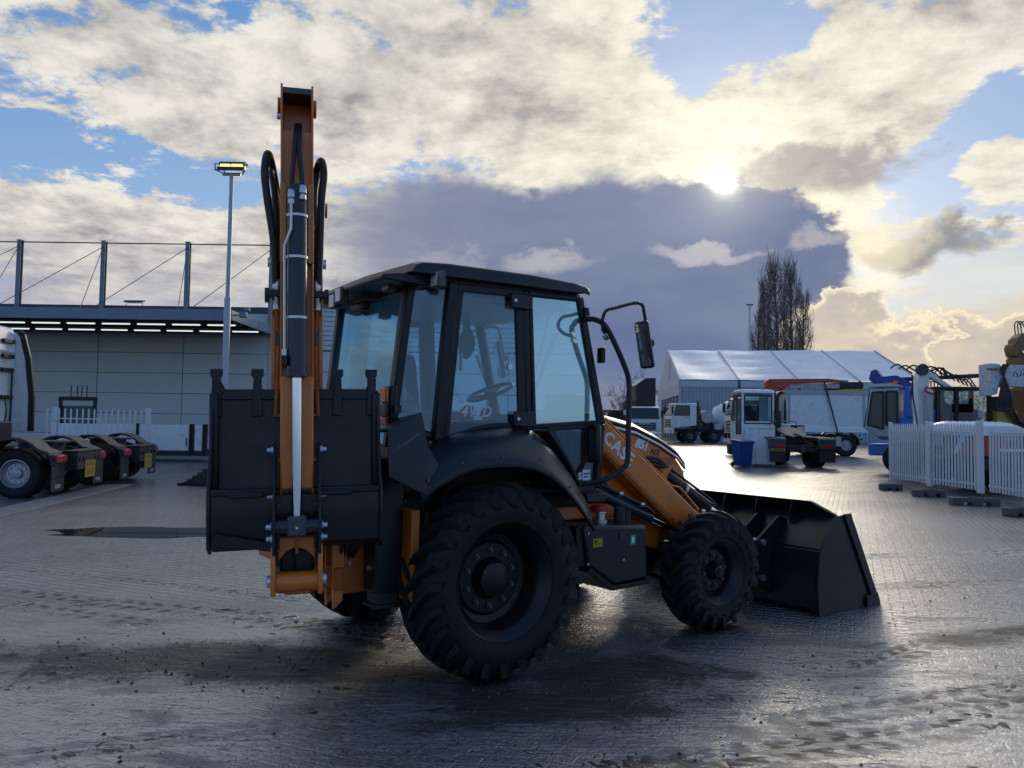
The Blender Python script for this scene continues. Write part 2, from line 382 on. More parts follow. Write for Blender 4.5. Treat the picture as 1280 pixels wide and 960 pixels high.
class MB:
    """collects vertices and faces; build() links them as ONE mesh object"""
    def __init__(s): s.v, s.f = [], []

    def add(s, vs, fs):
        o = len(s.v)
        s.v += [tuple(p) for p in vs]; s.f += [tuple(i + o for i in f) for f in fs]
        return s

    def box(s, c, d, rot=None):
        hx, hy, hz = d[0] / 2, d[1] / 2, d[2] / 2
        vs = [V((x * hx, y * hy, z * hz)) for x in (-1, 1) for y in (-1, 1) for z in (-1, 1)]
        if rot is not None: vs = [rot @ p for p in vs]
        return s.add([p + V(c) for p in vs], [(0, 1, 3, 2), (4, 6, 7, 5), (0, 4, 5, 1), (2, 3, 7, 6), (0, 2, 6, 4), (1, 5, 7, 3)])

    def bb(s, x0, x1, y0, y1, z0, z1):
        return s.box(((x0 + x1) / 2, (y0 + y1) / 2, (z0 + z1) / 2), (abs(x1 - x0), abs(y1 - y0), abs(z1 - z0)))

    def bar(s, a, b, w, h, up=(0, 0, 1)):
        """square bar from a to b: w across, h along up"""
        a, b = V(a), V(b); t = (b - a).normalized(); u = V(up)
        if abs(t.dot(u)) > 0.98: u = V((1, 0, 0)) if abs(t.x) < 0.9 else V((0, 1, 0))
        r = t.cross(u).normalized(); u = r.cross(t).normalized()
        q = [r * (i * w / 2) + u * (j * h / 2) for i, j in ((-1, -1), (1, -1), (1, 1), (-1, 1))]
        return s.add([a + k for k in q] + [b + k for k in q],
                     [(3, 2, 1, 0), (4, 5, 6, 7), (0, 1, 5, 4), (1, 2, 6, 5), (2, 3, 7, 6), (3, 0, 4, 7)])

    def prism(s, poly, axis, a, b):
        """polygon in the plane across axis ('x': (y,z), 'y': (x,z), 'z': (x,y)), extruded a..b"""
        def p3(p, k):
            return {'x': (k, p[0], p[1]), 'y': (p[0], k, p[1]), 'z': (p[0], p[1], k)}[axis]
        n = len(poly)
        ar = sum(poly[i][0] * poly[(i + 1) % n][1] - poly[(i + 1) % n][0] * poly[i][1] for i in range(n))
        flip = (ar < 0) != (axis == 'y')
        vs = [p3(p, a) for p in poly] + [p3(p, b) for p in poly]
        fs = [tuple(range(n - 1, -1, -1)), tuple(range(n, 2 * n))] + [(i, (i + 1) % n, n + (i + 1) % n, n + i) for i in range(n)]
        if flip: fs = [f[::-1] for f in fs]
        if a > b: fs = [f[::-1] for f in fs]
        return s.add(vs, fs)

    def tube(s, pts, r, n=8, cap=True):
        pts = [V(p) for p in pts]; m = len(pts)
        rs = r if isinstance(r, (list, tuple)) else [r] * m
        ts = [(pts[min(i + 1, m - 1)] - pts[max(i - 1, 0)]).normalized() for i in range(m)]
        u = V((0, 0, 1)) if abs(ts[0].z) < 0.9 else V((1, 0, 0))
        vs, fs = [], []
        for i in range(m):
            u = (u - ts[i] * u.dot(ts[i])).normalized(); w = ts[i].cross(u)
            for k in range(n):
                a = 2 * pi * k / n
                vs.append(pts[i] + (u * cos(a) + w * sin(a)) * rs[i])
        for i in range(m - 1):
            for k in range(n):
                k2 = (k + 1) % n
                fs.append((i * n + k, i * n + k2, (i + 1) * n + k2, (i + 1) * n + k))
        if cap: fs += [tuple(range(n - 1, -1, -1)), tuple(range((m - 1) * n, m * n))]
        return s.add(vs, fs)

    def cyl(s, a, b, r, n=16, r2=None):
        return s.tube([a, b], [r, r if r2 is None else r2], n)

    def lathe(s, prof, c, axis='y', n=32, closed=False, cap=True):
        """profile of (radius, offset along axis) turned about axis through c"""
        vs, fs = [], []; m = len(prof)
        for r, h in prof:
            for k in range(n):
                a = 2 * pi * k / n
                x, y = r * cos(a), r * sin(a)
                p = {'x': (h, x, y), 'y': (x, h, y), 'z': (x, y, h)}[axis]
                vs.append((p[0] + c[0], p[1] + c[1], p[2] + c[2]))
        rng = range(m) if closed else range(m - 1)
        for i in rng:
            j = (i + 1) % m
            for k in range(n):
                k2 = (k + 1) % n
                f = (i * n + k, j * n + k, j * n + k2, i * n + k2)
                fs.append(f if axis == 'y' else f[::-1])
        if not closed and cap:
            if prof[0][0] > 1e-4: fs.append(tuple(range(n)))
            if prof[-1][0] > 1e-4: fs.append(tuple((m - 1) * n + k for k in range(n - 1, -1, -1)))
        return s.add(vs, fs)

    def loft(s, rows, cap=False, close=False):
        m = len(rows[0]); vs = [p for r in rows for p in r]; fs = []
        for i in range(len(rows) - 1):
            for k in range(m if close else m - 1):
                k2 = (k + 1) % m
                fs.append((i * m + k, i * m + k2, (i + 1) * m + k2, (i + 1) * m + k))
        if cap: fs += [tuple(range(m - 1, -1, -1)), tuple((len(rows) - 1) * m + k for k in range(m))]
        return s.add(vs, fs)

    def quad(s, a, b, c, d): return s.add([a, b, c, d], [(0, 1, 2, 3)])

    def xf(s, mtx):
        s.v = [tuple(mtx @ V(p)) for p in s.v]; return s

    def mesh(s, name, m, ang=35):
        me = bpy.data.meshes.new(name); me.from_pydata(s.v, [], s.f); me.update()
        b = bmesh.new(); b.from_mesh(me); bmesh.ops.recalc_face_normals(b, faces=b.faces); b.to_mesh(me); b.free()
        if m is not None: me.materials.append(M[m] if isinstance(m, str) else m)
        if ang:
            me.polygons.foreach_set('use_smooth', [True] * len(me.polygons))
            me.set_sharp_from_angle(angle=R(ang))
        return me

    def build(s, name, m, parent=None, ang=35, bevel=0.0, solid=0.0, seg=2, label=None):
        o = bpy.data.objects.new(name, s.mesh(name, m, ang)); COL.objects.link(o)
        if parent is not None: o.parent = parent
        if solid:
            k = o.modifiers.new('solid', 'SOLIDIFY'); k.thickness = solid; k.offset = -1
        if bevel:
            k = o.modifiers.new('bevel', 'BEVEL'); k.width = bevel; k.segments = seg; k.limit_method = 'ANGLE'; k.angle_limit = R(35)
            k.harden_normals = False
        if label: o['label'] = label
        return o


def inst(o, parent, mtx=None):
    """a copy of one mesh object sharing its mesh"""
    c = o.copy(); COL.objects.link(c); c.parent = parent
    if mtx is not None: c.matrix_local = mtx
    return c


def copy_tree(o, parent=None):
    c = o.copy(); COL.objects.link(c)
    if parent is not None: c.parent = parent
    for ch in list(o.children): copy_tree(ch, c)
    return c


def thing(name, label, cat, loc=(0, 0, 0), rz=0.0, group=None):
    o = bpy.data.objects.new(name, None); COL.objects.link(o)
    o.empty_display_size = 0.3
    o.location = loc; o.rotation_euler = (0, 0, rz)
    o['label'] = label; o['category'] = cat
    if group: o['group'] = group
    return o


def tag(o, label, cat, group=None):
    o['label'] = label; o['category'] = cat
    if group: o['group'] = group
    return o


def struct(o, kind='structure'):
    o['kind'] = kind; return o


def text(name, s, size, mtx, m, parent, ext=0.0015, bold=0.0, shear=0.0, space=1.0):
    cu = bpy.data.curves.new(name, 'FONT'); cu.body = s; cu.size = size; cu.extrude = ext; cu.offset = bold
    cu.shear = shear; cu.space_character = space; cu.resolution_u = 3
    cu.materials.append(M[m])
    tmp = bpy.data.objects.new(name, cu); COL.objects.link(tmp)
    bpy.context.view_layer.update()
    me = bpy.data.meshes.new_from_object(tmp.evaluated_get(bpy.context.evaluated_depsgraph_get()))
    bpy.data.objects.remove(tmp); bpy.data.curves.remove(cu)
    o = bpy.data.objects.new(name, me); COL.objects.link(o); o.parent = parent; o.matrix_local = mtx
    return o


def arc(c, r, a0, a1, n, plane='xz'):
    out = []
    for i in range(n + 1):
        a = a0 + (a1 - a0) * i / n
        out.append((c[0] + r * cos(a), c[1] + r * sin(a)))
    return out


def smooth_path(pts, n=6):
    """Catmull-Rom through pts"""
    p = [V(q) for q in pts]; p = [p[0] * 2 - p[1]] + p + [p[-1] * 2 - p[-2]]
    out = []
    for i in range(1, len(p) - 2):
        for k in range(n):
            t = k / n; a, b, c, d = p[i - 1], p[i], p[i + 1], p[i + 2]
            out.append(0.5 * ((2 * b) + (c - a) * t + (2 * a - 5 * b + 4 * c - d) * t * t + (3 * b - a - 3 * c + d) * t ** 3))
    return out + [p[-2]]


def tyre(mb, R0, W, rim, n=40, groove=True):
    """road tyre: rounded shoulders and a grooved tread, turned about y, centred on the origin"""
    h = W / 2
    prof = [(rim, -h * 0.80), (rim + 0.03, -h * 0.95), ((rim + R0) / 2, -h * 1.0), (R0 - 0.05, -h * 0.97), (R0 - 0.015, -h * 0.86)]
    tread = []
    k = 5
    for i in range(k):
        a = -h * 0.8 + i * h * 1.6 / k; b = a + h * 1.6 / k
        tread += [(R0, a + 0.004), (R0, b - 0.012)]
        if groove and i < k - 1: tread += [(R0 - 0.015, b - 0.010), (R0 - 0.015, b + 0.001)]
    prof += tread
    prof += [(R0 - 0.015, h * 0.86), (R0 - 0.05, h * 0.97), ((rim + R0) / 2, h * 1.0), (rim + 0.03, h * 0.95), (rim, h * 0.80)]
    return mb.lathe(prof, (0, 0, 0), 'y', n, cap=False)


def lug_tyre(mb, R0, W, rim, N=20):
    """tractor tyre: carcass with deep slanted lugs in two rows, about y"""
    h = W / 2; rc = R0 - 0.050
    prof = [(rim, -h * 0.78), (rim + 0.02, -h * 0.92), (rim + 0.07, -h * 0.985), ((rim + rc) / 2 + 0.01, -h * 1.0), (rc - 0.08, -h * 0.96), (rc - 0.04, -h * 0.86), (rc, -h * 0.6), (rc + 0.008, 0),
            (rc, h * 0.6), (rc - 0.04, h * 0.86), (rc - 0.08, h * 0.96), ((rim + rc) / 2 + 0.01, h * 1.0), (rim + 0.07, h * 0.985), (rim + 0.02, h * 0.92), (rim, h * 0.78)]
    mb.lathe(prof, (0, 0, 0), 'y', 56, cap=False)
    st = [(-0.08, 1.015, rc - 0.11, rc - 0.09), (0.0, 1.015, rc - 0.09, R0 - 0.05), (0.08, 0.97, rc - 0.07, R0 - 0.045), (0.30, 0.78, rc - 0.03, R0 - 0.022),
          (0.62, 0.45, rc - 0.01, R0), (0.98, 0.10, rc - 0.01, R0 + 0.002), (1.12, -0.04, rc - 0.01, R0 - 0.004)]
    for side in (-1, 1):
        for i in range(N):
            a0 = 2 * pi * (i + (0.5 if side > 0 else 0)) / N
            rows = []
            for t, y, r0, r1 in st:
                a = a0 + t * 0.30
                wb, wt = 0.052 / R0, 0.034 / R0
                if t < 0.05: wb, wt = 0.05 / R0, 0.036 / R0
                row = []
                for (rr, aa) in ((r0, a - wb / 2 * 1.3), (r1, a - wt / 2 * 1.2), (r1, a + wt / 2 * 1.2), (r0, a + wb / 2 * 1.3)):
                    row.append((rr * cos(aa), side * y * h, rr * sin(aa)))
                rows.append(row)
            mb.loft(rows, cap=True, close=True)
    return mb


# ================================================================== ground
def ground_material():
    m = bpy.data.materials.new('wet_paving'); m.use_nodes = True
    t = m.node_tree; b = t.nodes['Principled BSDF']
    g = nd(t, 'ShaderNodeNewGeometry')
    sp = nd(t, 'ShaderNodeSeparateXYZ'); t.links.new(g.outputs['Position'], sp.inputs[0])
    x, y = S(t, sp.outputs[0]), S(t, sp.outputs[1])
    p = xyz(t, x, y, 0.0)
    rot = nd(t, 'ShaderNodeVectorRotate', rotation_type='Z_AXIS'); rot.inputs['Angle'].default_value = R(24)
    t.links.new(p.k, rot.inputs['Vector'])
    wob = noise(t, p, 1.3, 3, 0.5, out=1)
    mm = nd(t, 'ShaderNodeVectorMath', operation='MULTIPLY_ADD')
    t.links.new(wob.k, mm.inputs[0]); mm.inputs[1].default_value = (0.03, 0.03, 0); t.links.new(rot.outputs[0], mm.inputs[2])
    br = nd(t, 'ShaderNodeTexBrick')
    t.links.new(mm.outputs[0], br.inputs['Vector'])
    br.inputs['Color1'].default_value = (0.2, 0.2, 0.2, 1); br.inputs['Color2'].default_value = (0.9, 0.9, 0.9, 1)
    br.inputs['Mortar'].default_value = (0, 0, 0, 1)
    br.inputs['Scale'].default_value = 1.0; br.inputs['Brick Width'].default_value = 0.21; br.inputs['Row Height'].default_value = 0.105
    br.inputs['Mortar Size'].default_value = 0.009; br.inputs['Mortar Smooth'].default_value = 0.6
    joint = S(t, br.outputs['Fac'])
    rnd = nd(t, 'ShaderNodeSeparateColor'); t.links.new(br.outputs['Color'], rnd.inputs[0]); rnd = S(t, rnd.outputs[0])
    # how much trodden mud lies over the stones: most of it near the machine, wandering edges
    big = noise(t, p, 0.22, 5, 0.6, 0.6)
    mid = noise(t, p, 0.9, 6, 0.6, 0.4)
    streak = noise(t, xyz(t, x * 0.35, y * 1.6, 0.0), 1.2, 6, 0.62, 0.5)
    fine = noise(t, p, 26.0, 5, 0.65)
    grit = noise(t, p, 95.0, 3, 0.6)
    near = 1.0 - (y + mid * 3.0).step(7.0, 10.5)
    mudc = (near * 0.97 + big.step(0.50, 0.66) * 0.5).sat()
    patch = (streak * 0.55 + mid * 0.45).step(0.51, 0.60)          # ridged rougher mud, dark
    wet = noise(t, xyz(t, x * 0.8 + 4.0, y * 0.8, 2.0), 0.5, 5, 0.6, 0.4).step(0.44, 0.62)
    c_stone = mix(t, rnd, (0.075, 0.070, 0.068), (0.125, 0.116, 0.112))
    c_stone = mix(t, joint * 0.8, c_stone, (0.045, 0.042, 0.04))
    c_mud = mix(t, mid.step(0.35, 0.65), (0.105, 0.102, 0.098), (0.07, 0.068, 0.066))
    c = mix(t, mudc * 0.85, c_stone, c_mud)
    c = mix(t, (patch * near * 0.9).sat(), c, (0.035, 0.031, 0.029))
    c = mix(t, wet * 0.35, c, (0.055, 0.052, 0.05))
    # churned mud: one bank of it lies left of the machine, and tyres have printed bands; the oval before it paints in the machine's dark reflection
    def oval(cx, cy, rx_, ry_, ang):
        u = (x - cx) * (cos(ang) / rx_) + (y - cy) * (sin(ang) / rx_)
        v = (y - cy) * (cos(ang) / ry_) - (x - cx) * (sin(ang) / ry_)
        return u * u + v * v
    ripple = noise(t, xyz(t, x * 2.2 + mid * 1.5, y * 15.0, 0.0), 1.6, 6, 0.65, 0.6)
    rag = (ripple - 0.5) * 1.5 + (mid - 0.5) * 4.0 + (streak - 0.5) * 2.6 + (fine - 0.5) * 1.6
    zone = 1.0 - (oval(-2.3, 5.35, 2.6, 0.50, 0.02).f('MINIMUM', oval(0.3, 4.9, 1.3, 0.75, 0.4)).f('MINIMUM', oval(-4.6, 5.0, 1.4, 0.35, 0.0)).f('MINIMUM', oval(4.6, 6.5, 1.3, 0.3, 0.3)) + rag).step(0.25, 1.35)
    prints = None
    for (ax, ay, bx, by, wd) in ((6.2, 7.3, 3.4, 6.16, 0.10), (3.4, 6.16, 2.5, 5.45, 0.09), (5.6, 5.95, 2.5, 4.76, 0.11), (2.5, 4.76, 1.6, 4.45, 0.10), (4.6, 5.6, 2.4, 4.34, 0.11),
                                 (2.4, 4.34, 0.6, 3.82, 0.11), (4.4, 3.55, 0.6, 3.82, 0.13), (-8.6, 9.45, -4.2, 8.1, 0.07), (-4.2, 8.1, -1.9, 7.2, 0.07), (-7.6, 8.15, -2.6, 6.73, 0.14),
                                 (-2.6, 6.73, -0.9, 6.1, 0.14), (-6.5, 7.6, -2.9, 6.35, 0.10), (-2.6, 3.8, -0.6, 4.55, 0.08), (7.5, 9.0, 3.6, 8.1, 0.14), (9.5, 11.2, 4.4, 10.0, 0.16)):
        L2 = (bx - ax) ** 2 + (by - ay) ** 2; L_ = sqrt(L2); dx, dy = (bx - ax) / L_, (by - ay) / L_
        along = (x - ax) * dx + (y - ay) * dy
        side = ((x - ax) * (-dy) + (y - ay) * dx).f('ABSOLUTE')
        inb = (along.step(-0.2, 0.1)) * (1.0 - along.step(L_ - 0.1, L_ + 0.2))
        # two rows of slanted lugs
        lug = ((along * 5.2 + side * 4.0) * (2 * pi) + mid * 9.0 + (ripple - 0.5) * 14.0).f('SINE').step(-0.3, 0.35) * streak.step(0.36, 0.55)
        k = (1.0 - (side + (fine - 0.5) * 0.12 + (ripple - 0.5) * 0.16).step(wd * 0.8, wd * 1.45)) * (side.step(wd * 0.10, wd * 0.35) * 0.7 + 0.3) * inb * (lug * 0.8 + 0.2)
        prints = k if prints is None else prints.f('MAXIMUM', k)
    prints = prints * (mid.step(0.30, 0.55) * 0.8 + 0.2)
    cracks = (ripple * 0.6 + fine * 0.4).step(0.535, 0.60) * (mid.step(0.42, 0.60) * 0.75 + 0.15) * near
    mud_and_reflection = (zone * (0.62 + ripple * 0.75)).sat().f('MAXIMUM', prints).f('MAXIMUM', patch * near * 0.55).f('MAXIMUM', cracks).f('MAXIMUM', joint * (1.0 - mudc) * 0.8)
    far = y.step(13.0, 22.0)
    c = mix(t, mud_and_reflection * 0.92, c, (0.022, 0.019, 0.018))
    c = mix(t, fine.step(0.60, 0.72) * 0.45, c, (0.05, 0.045, 0.042))
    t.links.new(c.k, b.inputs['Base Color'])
    ro = (0.19 - wet * 0.07) + far * 0.10 + mud_and_reflection * 0.30 + (fine - 0.5) * 0.22
    t.links.new(ro.f('MAXIMUM', 0.12).k, b.inputs['Roughness'])
    b.inputs['IOR'].default_value = 6.0
    t.links.new((0.5 - mud_and_reflection * 0.47 - grit.step(0.55, 0.75) * 0.12 - far * (1.0 - wet * 0.8) * 0.33).f('MAXIMUM', 0.03).k, b.inputs['Specular IOR Level'])
    hgt = (rnd * 0.011 - joint * 0.018) * (1.0 - mudc * 0.93) + (fine - 0.5) * (0.007 + mud_and_reflection * 0.034) + (ripple - 0.5) * (0.005 + near * 0.003 + mud_and_reflection * 0.036) + (mid - 0.5) * 0.022 \
        + (streak - 0.5) * 0.010 + (grit - 0.5) * 0.006 + (noise(t, xyz(t, x * 0.6, y * 1.3, 0.0), 6.5, 5, 0.6) - 0.5) * 0.008 - prints * 0.010
    bn = nd(t, 'ShaderNodeBump'); bn.inputs['Strength'].default_value = 0.75; bn.inputs['Distance'].default_value = 1.0
    t.links.new(hgt.k, bn.inputs['Height']); t.links.new(bn.outputs[0], b.inputs['Normal'])
    return m


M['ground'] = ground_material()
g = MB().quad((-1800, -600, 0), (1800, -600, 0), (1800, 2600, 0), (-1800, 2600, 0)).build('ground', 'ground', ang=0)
struct(g)

# a shallow puddle left of the machine
pm = bpy.data.materials.new('puddle_water'); pm.use_nodes = True
_b = pm.node_tree.nodes['Principled BSDF']
_b.inputs['Base Color'].default_value = (0.03, 0.028, 0.025, 1); _b.inputs['Roughness'].default_value = 0.02; _b.inputs['IOR'].default_value = 1.33
M['water'] = pm
pp = []
for i in range(48):
    a = 2 * pi * i / 48
    k = 1 + 0.10 * sin(3 * a + 1) + 0.07 * sin(7 * a) + 0.05 * sin(13 * a + 2)
    pp.append((-4.95 + 1.75 * k * cos(a), 11.30 + 0.52 * k * sin(a) + 0.1 * cos(a)))
struct(MB().prism(pp, 'z', 0.001, 0.004).build('puddle', 'water', ang=0))

# flat concrete kerb stones along the truck stand
ks = bpy.data.objects.new('kerb', None); COL.objects.link(ks); struct(ks)
a, b_ = V((-7.55, 8.0, 0)), V((-9.25, 19.0, 0))
dr = (b_ - a).normalized(); nr = V((-dr.y, dr.x, 0))
for i in range(11):
    s0 = a + dr * (i * 1.0 + 0.006); s1 = a + dr * (i * 1.0 + 0.994)
    lift = 0.03 + random.uniform(-0.004, 0.004)
    q = [s0, s1, s1 + nr * 0.62, s0 + nr * 0.62]
    MB().prism([(k.x, k.y) for k in q], 'z', -0.05, lift).build('kerb_stone', 'concrete', ks, bevel=0.012)

# ================================================================== warehouse on the left
WH = thing('warehouse', 'long pale warehouse with lit canopy and wire stayed masts', 'building', (0, 36, 0), 0)
MB().bb(-48, 3.5, 0.12, 14, 0, 6.3).build('building_core', 'dgrey', WH)
MB().bb(-48, -11.45, 0.05, 0.118, 0.0, 6.9).build('wall_backing', 'dgrey', WH)
pan0 = MB().bb(-1.985, 1.985, -0.02, 0.045, -0.465, 0.465).build('wall_panel', 'panel', WH, bevel=0.012)
first = True
for cxi in range(9):
    for rz in range(7):
        px_, pz = -11.45 - 2.0 - cxi * 4.0, 0.20 + rz * 0.95 + 0.2
        mt = Matrix.Translation((px_, random.uniform(-0.004, 0.004), pz))
        if first: pan0.matrix_local = mt; first = False
        else: inst(pan0, WH, mt)
# right hand bay: panels below, ridged cladding above
MB().bb(-11.25, 3.5, 0.05, 0.118, 0.0, 6.95).build('wall_backing', 'dgrey', WH)
for cxi in range(4):
    for rz in range(5):
        x0 = -11.25 + cxi * 3.69
        MB().bb(x0 + 0.015, x0 + 3.675, -0.02, 0.045, rz * 0.97 + 0.015, rz * 0.97 + 0.955).build('wall_panel', 'panel', WH, bevel=0.012)
prof = []
n = 9
for i in range(n):
    z0 = 4.88 + i * 0.226
    prof += [(-0.02, z0), (-0.075, z0 + 0.05), (-0.075, z0 + 0.13), (-0.02, z0 + 0.18)]
prof += [(-0.02, 4.88 + n * 0.226), (0.045, 4.88 + n * 0.226), (0.045, 4.88)]
MB().prism(prof, 'x', -11.25, 3.5).build('ridged_cladding', 'clad', WH, ang=20)
MB().bb(-11.45, -11.25, -0.06, 0.04, 0, 6.95).build('corner_post', 'steel', WH)
MB().bb(-11.5, 3.55, -0.10, 14.1, 6.95, 7.05).build('roof_edge', 'fascia', WH)
# canopy
MB().bb(-48, -11.35, -5.30, -0.03, 5.72, 5.98).build('canopy_roof', 'dgrey', WH)
MB().bb(-48, -11.32, -5.36, -5.305, 5.56, 6.0).build('canopy_fascia', 'fascia', WH, bevel=0.01)
MB().bb(-11.345, -11.29, -5.30, -0.03, 5.60, 6.0).build('canopy_fascia', 'lgrey', WH, bevel=0.01)
for yy in (-4.0, -2.9, -1.2):
    MB().bb(-48, -11.36, yy - 0.06, yy + 0.06, 5.50, 5.715).build('canopy_beam', 'chassis', WH)
t0 = MB().bb(-0.57, 0.57, -0.05, 0.05, -0.024, 0.024).build('tube_lamp', 'tubeglow', WH, bevel=0.02)
first = True
for yy, step, off, n in ((-4.62, 1.44, -11.95, 18), (-2.35, 1.44, -11.75, 18)):
    for i in range(n):
        mt = Matrix.Translation((off - i * step, yy, 5.46))
        if first: t0.matrix_local = mt; first = False
        else: inst(t0, WH, mt)
        MB().bb(off - i * step - 0.62, off - i * step + 0.62, yy - 0.07, yy + 0.07, 5.50, 5.56).build('lamp_housing', 'dgrey', WH)
# masts, top wire and stays
mast = None
zt = 9.85
for i in range(6):
    mx = -11.35 - 3.95 * i
    mb = MB()
    mb.bb(mx - 0.10, mx + 0.10, -0.30, -0.28, 5.98, zt).bb(mx - 0.10, mx + 0.10, -0.12, -0.10, 5.98, zt).bb(mx - 0.012, mx + 0.012, -0.28, -0.12, 5.98, zt)
    mb.bb(mx - 0.11, mx + 0.11, -0.31, -0.09, zt, zt + 0.05)
    mb.build('mast', 'fascia', WH)
    for sx in (-1, 1):
        MB().tube([(mx, -0.3, zt - 0.25), (mx + sx * 1.75, -5.1, 6.0)], 0.016, 5).build('stay_wire', 'dgrey', WH)
MB().tube([(-34, -0.2, zt - 0.05), (-11.2, -0.2, zt - 0.05)], 0.03, 6).build('top_wire', 'dgrey', WH)

# small floodlights standing on the canopy edge
def canopy_light(px, py, label):
    p = at(px, py, 30.9)
    t = thing('floodlight', label, 'floodlight', (p.x, p.y, 6.0))
    MB().tube([(-0.33, 0, 0), (-0.33, 0, 0.30), (0.33, 0, 0.30), (0.33, 0, 0)], 0.018, 6).build('bracket', 'dgrey', t)
    MB().box((0, 0, 0.33), (0.74, 0.34, 0.07), Matrix.Rotation(R(12), 3, 'X')).build('lamp_housing', 'grime', t, bevel=0.02)
    MB().bb(-0.30, 0.30, -0.14, 0.14, 0.262, 0.275).build('lens', 'glass', t)
    return t
canopy_light(168, 380, 'small framed floodlight standing on the warehouse canopy edge')
p = at(331, 385, 30.9)
t = thing('floodlight', 'small blue-grey lamp box at the right end of the canopy', 'floodlight', (-11.0, 30.9, 5.72))
MB().bb(-0.02, 0.25, -0.15, 0.12, 0.0, 0.22).build('lamp_housing', 'fascia', t, bevel=0.02)
MB().bb(0.16, 0.36, -0.10, 0.06, 0.26, 0.42).build('lamp_head', 'fascia', t, bevel=0.02)
MB().tube([(-0.32, 0, 0.1), (0.05, 0, 0.1), (0.22, 0, 0.3)], 0.03, 6).build('bracket', 'dgrey', t)

# ================================================================== lamp posts
def lamp_post(px, Y, ytop, label, lit, w=1.0):
    top = at(px, ytop, Y)
    t = thing('lamp_post', label, 'lamp post', (top.x, top.y, 0), 0)
    h = top.z
    zs = h * 0.55
    MB().lathe([(0.115 * w, 0), (0.115 * w, zs), (0.08 * w, zs + 0.08), (0.07 * w, h - 0.35)], (0, 0, 0), 'z', 14).build('pole', 'steel', t)
    MB().bb(-0.32, 0.32, -0.05, 0.05, h - 0.36, h - 0.27).build('cross_arm', 'steel', t)
    if lit:
        for s in (-1, 1):
            MB().tube([(s * 0.5, -0.22, h - 0.22), (s * 0.52, -0.24, h - 0.02), (s * 0.48, 0.2, h + 0.12), (s * 0.3, 0.25, h - 0.25), (s * 0.5, -0.22, h - 0.22)], 0.022, 6).build('lamp_bracket', 'dgrey', t)
        for k, (zz, yy) in enumerate(((h - 0.14, -0.10), (h + 0.10, 0.08))):
            lb = MB().box((0, yy, zz), (0.92, 0.26, 0.13), Matrix.Rotation(R(20), 3, 'X')).build('floodlight', 'dgrey', t, bevel=0.025)
        for xx, ww in ((-0.22, 0.36), (0.20, 0.40)):
            MB().bb(xx - ww / 2, xx + ww / 2, -0.10, -0.02, h - 0.055, h + 0.035).build('lit_lamp', 'lampglow', t, bevel=0.02)
        MB().bb(0.40, 0.52, -0.09, -0.02, h - 0.16, h - 0.04).build('lit_lamp', 'lampglow', t, bevel=0.02)
        MB().tube([(-0.52, -0.25, h - 0.24), (0.52, -0.25, h - 0.24)], 0.022, 6).build('lamp_bracket', 'dgrey', t)
    else:
        for s in (-1, 1):
            MB().box((s * 0.28, -0.1, h - 0.12), (0.5, 0.34, 0.16), Matrix.Rotation(R(25), 3, 'X')).build('floodlight', 'dgrey', t, bevel=0.03)
    return t

lp = lamp_post(290, 27.0, 207, 'tall galvanised lamp post with yellow lit floodlights above the canopy', True)
lamp_post(937, 118.0, 380, 'thin dark lamp post beside the bare poplars', False, 1.5)


# ================================================================== palisade fences
def palisade(label, p0, p1, z0, ztop, n, group, pw=0.062, posts=(0.16, 0.16), rails=(0.16, 1.42), rot=0.0):
    p0, p1 = V((*p0, 0)), V((*p1, 0)); d = p1 - p0; L = d.length
    t = thing('palisade_fence', label, 'fence', p0, atan2(d.y, d.x), group)
    H = ztop - z0
    pk = None
    a0 = posts[0] + 0.05; a1 = L - (posts[1] + 0.05 if posts[1] else 0.0)
    for i in range(n):
        x = a0 + (a1 - a0) * (i + 0.5) / n
        if pk is None:
            hh = H - 0.02
            mb = MB().prism([(-pw / 2, 0.03), (pw / 2, 0.03), (pw / 2, hh - 0.06), (0, hh), (-pw / 2, hh - 0.06)], 'y', -0.012, 0.012)
            pk = mb.build('picket', 'fence', t); pk.matrix_local = Matrix.Translation((x, 0, z0)); o = pk
        else: o = inst(pk, t, Matrix.Translation((x + random.uniform(-.006, .006), 0, z0 + random.uniform(-.008, .008))))
    for rz in rails:
        MB().bb(a0 - 0.06, a1 + 0.02, 0.014, 0.054, z0 + rz - 0.025, z0 + rz + 0.025).build('rail', 'fence', t)
    for k, w in enumerate(posts):
        if w:
            x = w / 2 if k == 0 else L - w / 2
            MB().bb(x - w / 2, x + w / 2, -0.05, 0.05, z0 - 0.04, ztop + 0.02).build('post', 'fence', t, bevel=0.012)
    return t

